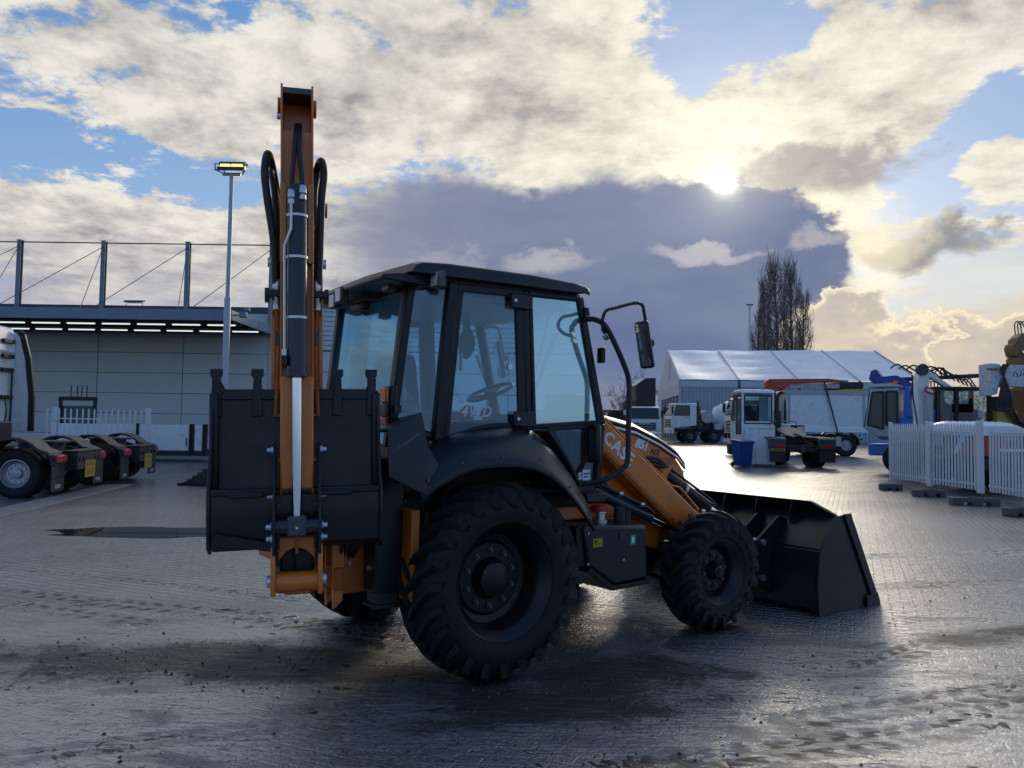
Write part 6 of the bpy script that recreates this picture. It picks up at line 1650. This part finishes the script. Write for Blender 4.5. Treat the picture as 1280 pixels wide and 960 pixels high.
ring = [(0.55, 0.95), (0.50, 1.25), (0.25, 1.42), (-0.25, 1.42), (-0.50, 1.25), (-0.55, 0.95), (-0.45, 0.45), (-0.20, 0.10), (-0.07, 0.55), (0.07, 0.55), (0.20, 0.10), (0.45, 0.45)]
fwp = MB().prism(ring, 'z', -0.03, 0.03).build('fifth_wheel', 'dgrey', yt, bevel=0.01)
fwp.matrix_local = Matrix.Translation((0, -0.1, 1.16)) @ Matrix.Rotation(R(17), 4, 'X')
MB().bb(-0.45, 0.45, 0.45, 0.95, 0.98, 1.25).build('plate_lifter', 'chassis', yt)
# narrow cab on the left, high glass all round
xl, xr = -1.46, -0.02
yb, yf = 2.4, 3.55
cb = MB().prism([(yb, 0.95), (yf + 0.25, 0.75), (yf + 0.35, 1.6), (yf + 0.28, 1.85), (yb, 1.85)], 'x', xl, xr).build('cab', 'white', yt, bevel=0.04)
MB().prism([(yb - 0.06, 3.05), (yf - 0.02, 3.05), (yf - 0.2, 3.2), (yb + 0.05, 3.22)], 'x', xl - 0.04, xr + 0.04).build('cab_roof', 'white', cb, bevel=0.05)
for (x, y, x2, y2) in ((xl + 0.05, yb + 0.05, xl + 0.05, yb + 0.05), (xr - 0.05, yb + 0.05, xr - 0.05, yb + 0.05), (xl + 0.05, yf + 0.22, xl + 0.05, yf - 0.1), (xr - 0.05, yf + 0.22, xr - 0.05, yf - 0.1), (xl + 0.05, yb + 0.75, xl + 0.05, yb + 0.75)):
    MB().bar((x, y, 1.84), (x2, y2, 3.07), 0.10, 0.10, up=(0, 1, 0)).build('cab_pillar', 'white', cb, bevel=0.015)
window(cb, [(xl + 0.12, yb + 0.01, 1.75), (xr - 0.12, yb + 0.01, 1.75), (xr - 0.12, yb + 0.01, 2.98), (xl + 0.12, yb + 0.01, 2.98)], 'rear_window', 'glass')
window(cb, [(xl, yf + 0.15, 1.9), (xl, yb + 0.85, 1.9), (xl, yb + 0.85, 2.98), (xl, yf - 0.15, 2.98)], 'side_window', 'glass_dark')
window(cb, [(xl, yb + 0.68, 1.3), (xl, yb + 0.10, 1.3), (xl, yb + 0.10, 2.98), (xl, yb + 0.68, 2.98)], 'door_window', 'glass_dark')
window(cb, [(xr, yb + 0.12, 1.9), (xr, yf + 0.15, 1.9), (xr, yf - 0.15, 2.98), (xr, yb + 0.12, 2.98)], 'side_window', 'glass')
window(cb, [(xr - 0.1, yf + 0.30, 1.88), (xl + 0.1, yf + 0.30, 1.88), (xl + 0.1, yf - 0.03, 3.0), (xr - 0.1, yf - 0.03, 3.0)], 'windscreen', 'glass')
MB().bb(xl + 0.35, xr - 0.45, yb + 0.5, yb + 0.68, 1.7, 2.55).bb(xl + 0.35, xr - 0.45, yb + 0.5, yb + 1.0, 1.5, 1.72).build('seat', 'ink', cb, bevel=0.08, seg=3)
MB().bb(xr - 0.55, xr - 0.15, yb + 0.30, yb + 0.32, 1.9, 2.95).build('curtain', 'lgrey', cb)
MB().lathe([(0.17, 0), (0.17, 0.012), (0, 0.012)], (-1.05, yb - 0.03, 1.42), 'y', 18).build('round_badge', 'redp', cb)
MB().tube([(-0.35, yb - 0.05, 0.95), (-0.42, yb - 0.15, 1.3), (-0.40, yb - 0.1, 1.62), (-0.15, yb - 0.2, 1.55)], 0.09, 8).build('air_hoses', 'hose', yt)
MB().bb(-1.70, -1.48, yf - 0.05, yf + 0.3, 2.15, 2.35).build('mirror', 'lgrey', cb, bevel=0.03)
MB().lathe([(0.09, 0), (0.09, 0.12), (0.05, 0.2), (0, 0.2)], (xl + 0.06, yf - 0.2, 2.75), 'z', 10).build('beacon', 'amber', cb)
MB().bb(-1.5, 1.2, yf + 0.2, yf + 0.65, 0.35, 0.85).build('front_bumper', 'chassis', yt, bevel=0.04)
MB().bb(-0.1, 1.15, 2.9, yf + 0.3, 0.95, 1.75).build('engine_cover', 'white', yt, bevel=0.05)
MB().cyl((0.12, 2.4, 0.95), (0.12, 2.4, 2.3), 0.16, 14).build('exhaust_silencer', 'ink', yt)
MB().tube(smooth_path([(0.12, 2.4, 2.3), (0.12, 2.4, 2.85), (0.18, 2.35, 3.05), (0.32, 2.3, 3.12)], 5), 0.075, 10).build('exhaust_stack', 'ink', yt)
MB().tube([(-0.12, 2.3, 1.85), (0.9, 2.3, 1.85), (0.9, 2.3, 1.25)], 0.03, 6).build('hand_rail', 'green', yt)
MB().bb(0.45, 1.05, 1.8, 1.86, 1.45, 1.70).build('plate_holder', 'ink', yt, bevel=0.02)
MB().bb(0.72, 1.0, 1.79, 1.797, 1.5, 1.63).build('paper_tag', 'white', yt)

# white panel and the bin in front of it
q = gp(951, 583.5)
wp = thing('hoarding', 'white ribbed metal panel standing beside the blue bin', 'panel', (q.x, q.y, 0), R(-12))
MB().bb(-0.58, 0.50, -0.03, 0.03, 0.10, 1.66).build('sheet', 'white', wp, bevel=0.01)
for x in (-0.52, -0.16, 0.22): MB().bb(x - 0.05, x + 0.05, -0.06, -0.031, 0.10, 1.64).build('rib', 'white', wp, bevel=0.012)
MB().bb(-0.58, 0.5, -0.07, -0.031, 1.55, 1.66).build('top_rail', 'white', wp, bevel=0.01)
MB().bb(0.44, 0.54, -0.10, 0.08, 0.02, 1.68).build('post', 'white', wp, bevel=0.01)
MB().bb(-0.3, 1.0, -0.2, 0.25, 0.0, 0.09).build('foot', 'foot', wp, bevel=0.015)
q = gp(928, 584)
bn_ = thing('wheelie_bin', 'dark blue wheelie bin beside the white metal panel', 'bin', (q.x, q.y, 0), R(14))
rows = []
for z, w_, d_ in ((0.06, 0.46, 0.5), (0.10, 0.50, 0.54), (0.92, 0.58, 0.68), (0.94, 0.64, 0.74), (1.0, 0.64, 0.74)):
    rows.append([(-w_ / 2, -d_ / 2, z), (w_ / 2, -d_ / 2, z), (w_ / 2, d_ / 2, z), (-w_ / 2, d_ / 2, z)])
MB().loft(rows, cap=True, close=True).build('bin_body', 'bin', bn_, bevel=0.02)
MB().prism([(-0.40, 1.0), (0.36, 1.005), (0.40, 1.03), (0.3, 1.09), (-0.2, 1.07), (-0.40, 1.03)], 'y', -0.34, 0.34).xf(Matrix.Rotation(R(90), 4, 'Z')).build('bin_lid', 'bin', bn_, bevel=0.02)
MB().cyl((-0.28, 0.42, 0.98), (0.28, 0.42, 0.98), 0.02, 8).build('bin_handle', 'bin', bn_)
for s in (-1, 1): tyre(MB(), 0.10, 0.05, 0.05, 16, False).xf(Matrix.Translation((s * 0.27, 0.30, 0.10)) @ Matrix.Rotation(R(90), 4, 'Z')).build('bin_wheel', 'rubber', bn_)

# ---------------------------------------------------------------- blue mobile crane; local +x is forward (towards the left of the picture)
q = gp(1099, 592)
bc = thing('mobile_crane', 'blue mobile crane with a pale cab and a folded blue boom', 'crane', (q.x + 1.15, q.y + 0.9, 0), pi - R(36))
for s in (-1, 1):
    for xw in (-0.2, -2.3): road_wheel(bc, xw, s * 0.95, s, 0.55, 0.42, 0.27, 'dgrey', n=28)
MB().bb(-3.1, 0.9, -0.7, 0.7, 0.62, 1.05).build('undercarriage', 'blue', bc, bevel=0.05)
MB().cyl((-0.9, 0, 1.05), (-0.9, 0, 1.22), 0.62, 24).build('slew_ring', 'chassis', bc)
MB().prism([(-2.6, 1.22), (0.5, 1.22), (0.5, 1.62), (-0.2, 2.0), (-2.5, 2.1), (-2.7, 1.7)], 'y', -1.1, 1.1).build('upper_body', 'blue', bc, bevel=0.08)
MB().bb(-2.65, -0.45, -1.12, 1.12, 2.0, 2.32).build('engine_hood', 'blue', bc, bevel=0.06)
kb = MB().prism([(-0.22, 1.3), (0.55, 1.3), (0.95, 1.62), (0.72, 3.05), (-0.22, 3.1)], 'y', 0.15, 1.12).build('cab', 'lgrey', bc, bevel=0.05)
window(kb, [(-0.16, 1.125, 1.75), (0.20, 1.125, 1.75), (0.20, 1.125, 2.95), (-0.16, 1.125, 2.95)][::-1], 'side_window', 'pane', fw=0.09)
window(kb, [(0.30, 1.125, 1.6), (0.82, 1.125, 1.75), (0.66, 1.125, 2.92), (0.30, 1.125, 2.95)][::-1], 'side_window', 'pane', fw=0.07)
window(kb, [(0.955, 0.25, 1.68), (0.955, 1.02, 1.68), (0.745, 1.02, 2.95), (0.745, 0.25, 2.95)], 'windscreen', 'pane', fw=0.06)
MB().bb(-0.26, 0.75, 0.1, 1.15, 3.1, 3.2).build('cab_roof', 'lgrey', bc, bevel=0.04)
MB().lathe([(0.09, 0), (0.09, 0.1), (0.05, 0.18), (0, 0.18)], (0.0, 0.5, 3.2), 'z', 10).build('beacon', 'amber', bc)
MB().prism([(-0.62, 1.9), (-0.34, 1.9), (-0.40, 3.15), (-0.56, 3.15)], 'y', 0.75, 1.05).build('lattice_mast', 'blue', bc, bevel=0.02)
MB().bb(-1.6, -0.66, 0.55, 1.05, 2.2, 3.0).build('winch_frame', 'chassis', bc, bevel=0.03)
MB().prism([(-2.2, 2.2), (-1.7, 2.1), (0.2, 3.35), (0.8, 3.30), (0.95, 3.45), (0.88, 3.78), (0.70, 3.84), (0.5, 3.55), (0.0, 3.6)], 'y', -0.3, 0.25).build('boom', 'bin', bc, bevel=0.03)
MB().bar((0.9, -0.1, 3.42), (-2.8, -0.3, 3.55), 0.16, 0.14).build('inner_boom', 'chassis', bc)
MB().cyl((-1.5, -0.35, 2.1), (-0.1, -0.35, 3.5), 0.09, 10).build('boom_cylinder', 'blue', bc)
for k in range(6):
    a = V((0.3 - 0.28 * k, -0.35 + 0.05 * (k % 3), 3.9 - 0.03 * k)); MB().tube(smooth_path([a, a + V((-0.25, 0.03, 0.14 - 0.03 * (k % 2))), a + V((-0.5, 0, -0.05)), a + V((-0.75, 0, -0.22))], 4), 0.03, 6).build('boom_hose', 'hose', bc)

# ---------------------------------------------------------------- wheeled excavator with dark cab and white boom
c_ = at(1203, 560, 25.5)
we_ = thing('wheeled_excavator', 'white wheeled excavator with a dark framed cab behind the fence', 'excavator', (c_.x, 25.5, 0), 0)
for s in (-1, 1):
    for xw in (-1.3, 1.5): road_wheel(we_, xw, s * 1.0, s, 0.52, 0.4, 0.27, 'grime', n=28)
MB().bb(-1.9, 2.0, -0.8, 0.8, 0.6, 1.05).build('undercarriage', 'dgrey', we_, bevel=0.05)
MB().prism([(-1.5, 1.1), (2.4, 1.1), (2.5, 1.7), (1.0, 1.9), (-1.5, 1.65)], 'y', -1.15, 1.2).build('upper_body', 'lgrey', we_, bevel=0.06)
zt = at(1203, 484, 24.6).z
k0, k1 = at(1169, 500, 24.4).x - c_.x, at(1237, 500, 24.4).x - c_.x
km = at(1194, 500, 24.4).x - c_.x
cbx = MB()
kb = MB().bb(k0, k1, -1.2, -0.15, 1.62, 1.78).build('cab', 'ink', we_, bevel=0.02)
MB().bb(k0 - 0.02, k1 + 0.02, -1.22, -0.12, zt - 0.10, zt).build('cab_roof', 'ink', kb, bevel=0.03)
for x in (k0 + 0.05, km, k1 - 0.05):
    for y in (-1.15, -0.2): MB().bb(x - 0.055, x + 0.055, y - 0.05, y + 0.05, 1.78, zt - 0.1).build('cab_pillar', 'ink', kb)
for a, b in ((k0 + 0.1, km - 0.05), (km + 0.05, k1 - 0.1)):
    MB().quad((a, -1.16, 1.78), (b, -1.16, 1.78), (b, -1.16, zt - 0.1), (a, -1.16, zt - 0.1)).build('window', 'glass_dark', kb, ang=0)
    MB().quad((a, -0.19, 1.78), (b, -0.19, 1.78), (b, -0.19, zt - 0.1), (a, -0.19, zt - 0.1)).build('window', 'glass', kb, ang=0)
MB().bb(km + 0.1, k1 - 0.35, -0.8, -0.55, 1.78, 2.45).bb(km + 0.1, k1 - 0.35, -0.9, -0.4, 1.78, 2.05).build('seat', 'chassis', kb, bevel=0.05)
MB().bar((k0 + 0.2, -1.0, 2.75), (k0 + 0.45, -0.9, 1.95), 0.22, 0.02).build('cab_screen', 'white', kb)
MB().bb(k0 - 0.28, k0 - 0.10, -1.2, -0.3, 1.7, zt - 0.25).build('cab_side', 'lgrey', we_, bevel=0.03)
MB().box((k0 - 0.22, -1.18, zt - 0.14), (0.34, 0.05, 0.20), Matrix.Rotation(R(24), 3, 'Y')).build('name_plate', 'redp', we_, bevel=0.02)
MB().box((k0 - 0.22, -1.208, zt - 0.14), (0.2, 0.008, 0.07), Matrix.Rotation(R(24), 3, 'Y')).build('plate_print', 'white_clean', we_)
b0, b1 = at(1140, 500, 25).x - c_.x, at(1154, 500, 25).x - c_.x
zb0, zb1 = at(1146, 536, 24.8).z, at(1146, 462, 24.8).z
MB().prism([(b0, zb0), (b1 + 0.05, zb0 - 0.05), (b1 - 0.02, zb1 - 0.55), (b1 + 0.05, zb1 - 0.1), (b0 + 0.1, zb1 + 0.05), (b0 - 0.03, zb1 - 0.5)], 'y', -0.9, -0.55).build('boom', 'white', we_, bevel=0.02)
MB().bar((b1 - 0.03, -0.92, zb1 - 0.6), (k0 - 0.05, -0.95, zb1 - 1.05), 0.10, 0.10).build('boom_stay', 'white', we_)
sh_ = MB().lathe([(0.0, -0.03), (0.08, -0.06), (0.10, -0.03), (0.16, -0.03), (0.19, -0.06), (0.19, 0.06), (0.16, 0.03), (0.0, 0.03)], (b0 + 0.10, -0.95, zb1 - 0.02), 'y', 20).build('sheave', 'dgrey', we_)
MB().tube([(b0 - 0.22, -0.95, zb1 - 0.2), (b0 - 0.20, -0.95, zb1 - 0.9), (b0 - 0.05, -0.95, zb0)], 0.025, 6).build('hoist_rope', 'ink', we_)
MB().bar((b0 + 0.25, -0.7, zb1 + 0.0), (k0 + 0.75, -0.6, zt - 0.05), 0.16, 0.14).build('fly_jib', 'white', we_)
for k in range(9):
    x = b1 + 0.15 + k * 0.14; z = zb1 - 0.03 - k * 0.055
    MB().tube(smooth_path([(x, -0.7, z), (x + 0.10, -0.72, z + random.uniform(0.08, 0.22)), (x + 0.25, -0.7, z + random.uniform(-0.05, 0.1)), (x + 0.36, -0.7, z - 0.16)], 4), 0.022, 6).build('hydraulic_hose', 'hose', we_)
for k in range(5):
    x = k0 + 0.15 + k * 0.11
    MB().bb(x - 0.015, x + 0.015, -0.6, -0.57, zt, zt + 0.18 + 0.05 * (k % 2)).build('roof_rail', 'ink', we_)
MB().bb(k0 + 0.1, k0 + 0.62, -0.6, -0.57, zt + 0.17, zt + 0.20).build('roof_rail', 'ink', we_)

# ---------------------------------------------------------------- old crane boom and ochre digger at the right edge
def rx(px, Y): return at(px, 500, Y).x
c_ = at(1262, 560, 23.5)
wb = thing('crane_boom', 'chipped white crane boom with hanging hoses at the right edge', 'crane boom', (c_.x, 23.5, 0), 0)
z0, z1 = at(1255, 484, 23.5).z, at(1255, 456, 23.5).z
x0, x1 = rx(1231, 23.5) - c_.x, 2.6
mw = mat('chipped_white_paint', (0.62, 0.64, 0.66), 0.5, 0, 0.1, 9, 0.1, dirt=0.8, dirtc=(0.05, 0.04, 0.035)); M['chipped'] = mw
MB().prism([(x0 + 0.35, z0), (x1, z0), (x1, z1), (x0 + 0.45, z1 - 0.02), (x0 + 0.3, z1 - 0.2)], 'y', -0.25, 0.25).build('boom_box', 'chipped', wb, bevel=0.02)
MB().prism([(x0, z0 - 0.28), (x0 + 0.20, z0 - 0.22), (x0 + 0.34, z1 - 0.25), (x0 + 0.30, z1), (x0, z1 + 0.02)], 'y', -0.3, 0.3).build('boom_head', 'chipped', wb, bevel=0.02)
MB().bar((x0 - 0.12, -0.32, z1 - 0.16), (x0 + 0.2, -0.32, z1 - 0.16), 0.05, 0.05).build('head_pin', 'ochre', wb)
for k in range(6):
    MB().tube(smooth_path([(x0 + 0.52 - 0.03 * k, -0.34, z1 - 0.02), (x0 + 0.38 - 0.02 * k, -0.38, z1 - 0.2), (x0 + 0.28 + 0.03 * k, -0.4, z0 + 0.05), (x0 + 0.20 + 0.07 * k, -0.4, z0 - 0.35), (x0 + 0.25 + 0.06 * k, -0.36, z0 - 0.62)], 4), 0.035, 6).build('hydraulic_hose', 'hose', wb)
MB().bb(x0 + 0.15, x0 + 0.60, -0.36, 0.1, z0 - 0.75, z0 - 0.30).build('valve_block', 'chassis', wb, bevel=0.03)
for k in range(5):
    MB().box((x0 + 0.75 + 0.10 * k, -0.255, z1 - 0.28 - 0.05 * (k % 2)), (0.022, 0.006, 0.16), Matrix.Rotation(R(25 * (-1) ** k), 3, 'Y')).build('spray_mark', 'ink', wb)
MB().bb(1.9, 2.5, -0.3, 0.3, 0.0, z0).build('support_leg', 'ochre', wb, bevel=0.02)

od = thing('ochre_digger', 'worn ochre digging machine with hoses at the right edge', 'digger', (rx(1270, 24.5), 24.5, 0), 0)
ox = rx(1270, 24.5)
def zz(py): return at(1266, py, 24.5).z
MB().prism([(-0.30, 0.6), (0.20, 0.6), (0.22, zz(488)), (-0.24, zz(488))], 'y', -0.2, 0.2).build('arm', 'ochre', od, bevel=0.02)
MB().prism([(-0.10, zz(457)), (0.7, zz(457)), (0.7, zz(434)), (0.40, zz(420)), (0.12, zz(417)), (-0.06, zz(423)), (-0.13, zz(436))], 'y', -0.25, 0.25).build('knuckle', 'ochre', od, bevel=0.03)
MB().prism([(-0.30, zz(437)), (-0.24, zz(446)), (-0.10, zz(444)), (-0.09, zz(434)), (-0.16, zz(430)), (-0.26, zz(431))], 'y', -0.34, 0.1).build('knuckle_plate', 'ochre', od, bevel=0.01)
MB().bb(-0.24, -0.02, -0.33, 0.1, zz(456), zz(449)).build('link', 'ochre', od, bevel=0.01)
MB().bar((0.0, -0.33, zz(440)), (0.3, -0.33, zz(450)), 0.06, 0.06).build('rod', 'chrome', od)
for k in range(3):
    MB().tube(smooth_path([(0.02 + 0.1 * k, 0, zz(418)), (0.0 + 0.1 * k, 0, zz(405)), (0.12 + 0.1 * k, 0, zz(402)), (0.22 + 0.1 * k, 0, zz(410))], 4), 0.02, 6).build('hydraulic_hose', 'hose', od)
MB().bb(0.15, 1.8, -0.1, 0.9, zz(496), zz(484)).build('upper_frame', 'ochre', od, bevel=0.02)
MB().prism([(-0.9, 0.7), (1.9, 0.7), (1.9, 1.35), (-0.9, 1.3)], 'y', -0.8, 0.8).build('base_frame', 'chassis', od, bevel=0.04)
yb_ = MB().bb(rx(1237, 24.5) - ox, rx(1261, 24.5) - ox, -0.4, 0.3, 1.2, zz(514)).build('cabinet', 'yellowp', od, bevel=0.03)
for k in range(5):
    MB().tube(smooth_path([(-0.7, -0.45, zz(497 + 3 * k)), (-0.45, -0.5, zz(510 + 4 * k)), (-0.2, -0.45, zz(526 + 2 * k)), (0.05, -0.4, zz(532))], 4), 0.018, 6).build('hydraulic_hose', 'hose', od)
for s in (-1, 1):
    for xw in (-0.5, 1.4): road_wheel(od, xw, s * 0.85, s, 0.5, 0.36, 0.26, 'ochre', n=24)

# ---------------------------------------------------------------- covered trailer right behind the fence
q = at(1222, 545, 20.5)
ct = thing('covered_trailer', 'red trailer under a white ribbed cover just behind the white fence', 'trailer', (q.x, 20.6, 0), 0)
x0, x1 = at(1180, 545, 20.3).x - q.x, at(1278, 545, 20.3).x - q.x
z1 = at(1222, 529.5, 20.3).z; z0 = at(1222, 544, 20.3).z
rows = []
nx = 25
for i in range(nx):
    u = i / (nx - 1); x = x0 + (x1 - x0) * u
    e = min(1.0, (u / 0.08)) if u < 0.08 else (min(1.0, (1 - u) / 0.2) if u > 0.8 else 1.0)
    zt_ = z0 + (z1 - z0) * (0.3 + 0.7 * e ** 0.6) + 0.014 * (i % 2)
    rows.append([(x, -0.70, z0), (x, -0.66, z0 + (zt_ - z0) * 0.8), (x, -0.5, zt_), (x, 0.0, zt_ + 0.05), (x, 0.5, zt_), (x, 0.70, z0)])
MB().loft(rows, cap=True).build('cover', 'white', ct, ang=20)
MB().bb(x0 + 0.5, x1 - 0.7, -0.67, 0.67, 0.95, z0 - 0.03).build('body', 'redp', ct, bevel=0.02)
MB().bb(x0 + 1.2, x0 + 1.9, -0.676, -0.671, 1.08, 1.16).build('body_print', 'white_clean', ct)
MB().bb(x0 + 0.1, x1 - 0.1, -0.6, 0.6, 0.55, 0.92).build('frame', 'chassis', ct, bevel=0.02)
for s in (-1, 1):
    road_wheel(ct, 0.2, s * 0.66, s, 0.34, 0.22, 0.2, 'grime', n=24)
MB().bar((x0 + 0.25, -0.72, z0 - 0.02), (x0 + 0.05, -0.74, 1.05), 0.14, 0.03).build('cover_strap', 'white', ct)


# ================================================================== trodden mud: tyre prints and clods
random.seed(31)
tr = MB()


def lump(mb, x, y, l, w, h, a):
    c, s = cos(a), sin(a)
    P_ = lambda u, v, z: (x + u * c - v * s, y + u * s + v * c, z)
    j = lambda k: k * random.uniform(0.6, 1.3)
    b = [P_(-j(l), -j(w), -0.002), P_(0, -j(w) * 1.2, -0.002), P_(j(l), -j(w), -0.002), P_(j(l), j(w), -0.002), P_(0, j(w) * 1.2, -0.002), P_(-j(l), j(w), -0.002)]
    t = [P_(-l * 0.5, 0, j(h)), P_(l * 0.5, 0, j(h))]
    mb.add(b + t, [(0, 1, 7, 6), (1, 2, 7), (2, 3, 7), (3, 4, 6, 7), (4, 5, 6), (5, 0, 6)])


def track(pts, width, step, size, keep=0.8, ang=0.75):
    pts = smooth_path([(x, y, 0) for x, y in pts], 12)
    acc = 0.0
    for p, q in zip(pts[:-1], pts[1:]):
        d = q - p; L_ = d.length; a = atan2(d.y, d.x); n = V((-sin(a), cos(a), 0))
        while acc < L_:
            m = p + d * (acc / L_)
            fade = 0.55 + 0.45 * sin(m.x * 2.1 + m.y * 1.7)
            for s in (-1, 1):
                if random.random() < keep * fade * 0.55:
                    o = m + n * (s * width * 0.27 + random.gauss(0, 0.012))
                    for _ in range(random.choice((1, 2, 2, 3))):
                        k = size * random.uniform(0.35, 1.05)
                        lump(tr, o.x + random.gauss(0, size * 0.8), o.y + random.gauss(0, size * 0.6), k * random.uniform(0.9, 1.9), k * random.uniform(0.4, 0.8), k * random.uniform(0.08, 0.24), a + s * ang + random.gauss(0, 0.5))
            acc += step
        acc -= L_


track([(6.2, 7.3), (4.27, 6.45), (3.45, 6.18), (2.74, 5.89), (2.46, 5.39)], 0.22, 0.075, 0.033)
track([(5.5, 5.9), (3.46, 5.24), (2.51, 4.76), (1.83, 4.52)], 0.26, 0.075, 0.036)
track([(4.6, 5.6), (3.11, 4.72), (2.41, 4.34), (1.73, 4.08), (1.13, 3.89), (0.2, 3.75)], 0.26, 0.075, 0.036)
track([(4.2, 3.6), (2.2, 3.78), (0.6, 3.80), (-0.4, 3.7)], 0.34, 0.085, 0.045, 0.95)
track([(-8.5, 9.4), (-5.52, 8.43), (-4.22, 8.09), (-2.86, 7.6), (-1.9, 7.2)], 0.16, 0.085, 0.026, 0.75)
track([(-7.5, 8.1), (-4.72, 7.21), (-3.83, 6.95), (-2.6, 6.73), (-1.71, 6.51), (-0.9, 6.1)], 0.34, 0.08, 0.038, 0.85)
track([(-6.5, 7.7), (-4.6, 6.95), (-2.9, 6.35), (-1.5, 6.15)], 0.30, 0.09, 0.034, 0.6)
track([(-2.6, 3.8), (-1.8, 4.07), (-1.34, 4.32), (-0.98, 4.47), (-0.4, 4.6)], 0.20, 0.07, 0.030, 0.8)
track([(-4.6, 5.3), (-2.9, 5.35), (-1.9, 5.45), (-0.9, 5.5)], 0.55, 0.07, 0.036, 0.7)
track([(-4.8, 4.9), (-3.0, 4.95), (-1.7, 5.1), (-0.7, 5.0)], 0.50, 0.08, 0.034, 0.6)
o = tr.build('tyre_prints', 'mud', ang=60); struct(o, 'stuff')
cl = MB()
for i in range(1500):
    if i < 500: x, y = random.gauss(-2.3, 1.1), random.gauss(5.3, 0.35)
    elif i < 850: x, y = random.uniform(-0.9, 1.2), random.uniform(3.6, 5.2)
    else:
        y = 3.4 + 10 * random.random() ** 2.0; x = random.uniform(-0.75, 0.75) * y
    k = 0.004 + 0.012 * random.random() ** 4
    r = [k * random.uniform(0.6, 1.3) for _ in range(7)]
    vs = [(x + r[j] * cos(j * 1.05), y + r[j] * sin(j * 1.05), -0.001) for j in range(6)] + [(x + random.gauss(0, k * 0.2), y, k * random.uniform(0.7, 1.3))]
    cl.add(vs, [(j, (j + 1) % 6, 6) for j in range(6)])
o = cl.build('clods', 'mud', ang=0); struct(o, 'stuff')
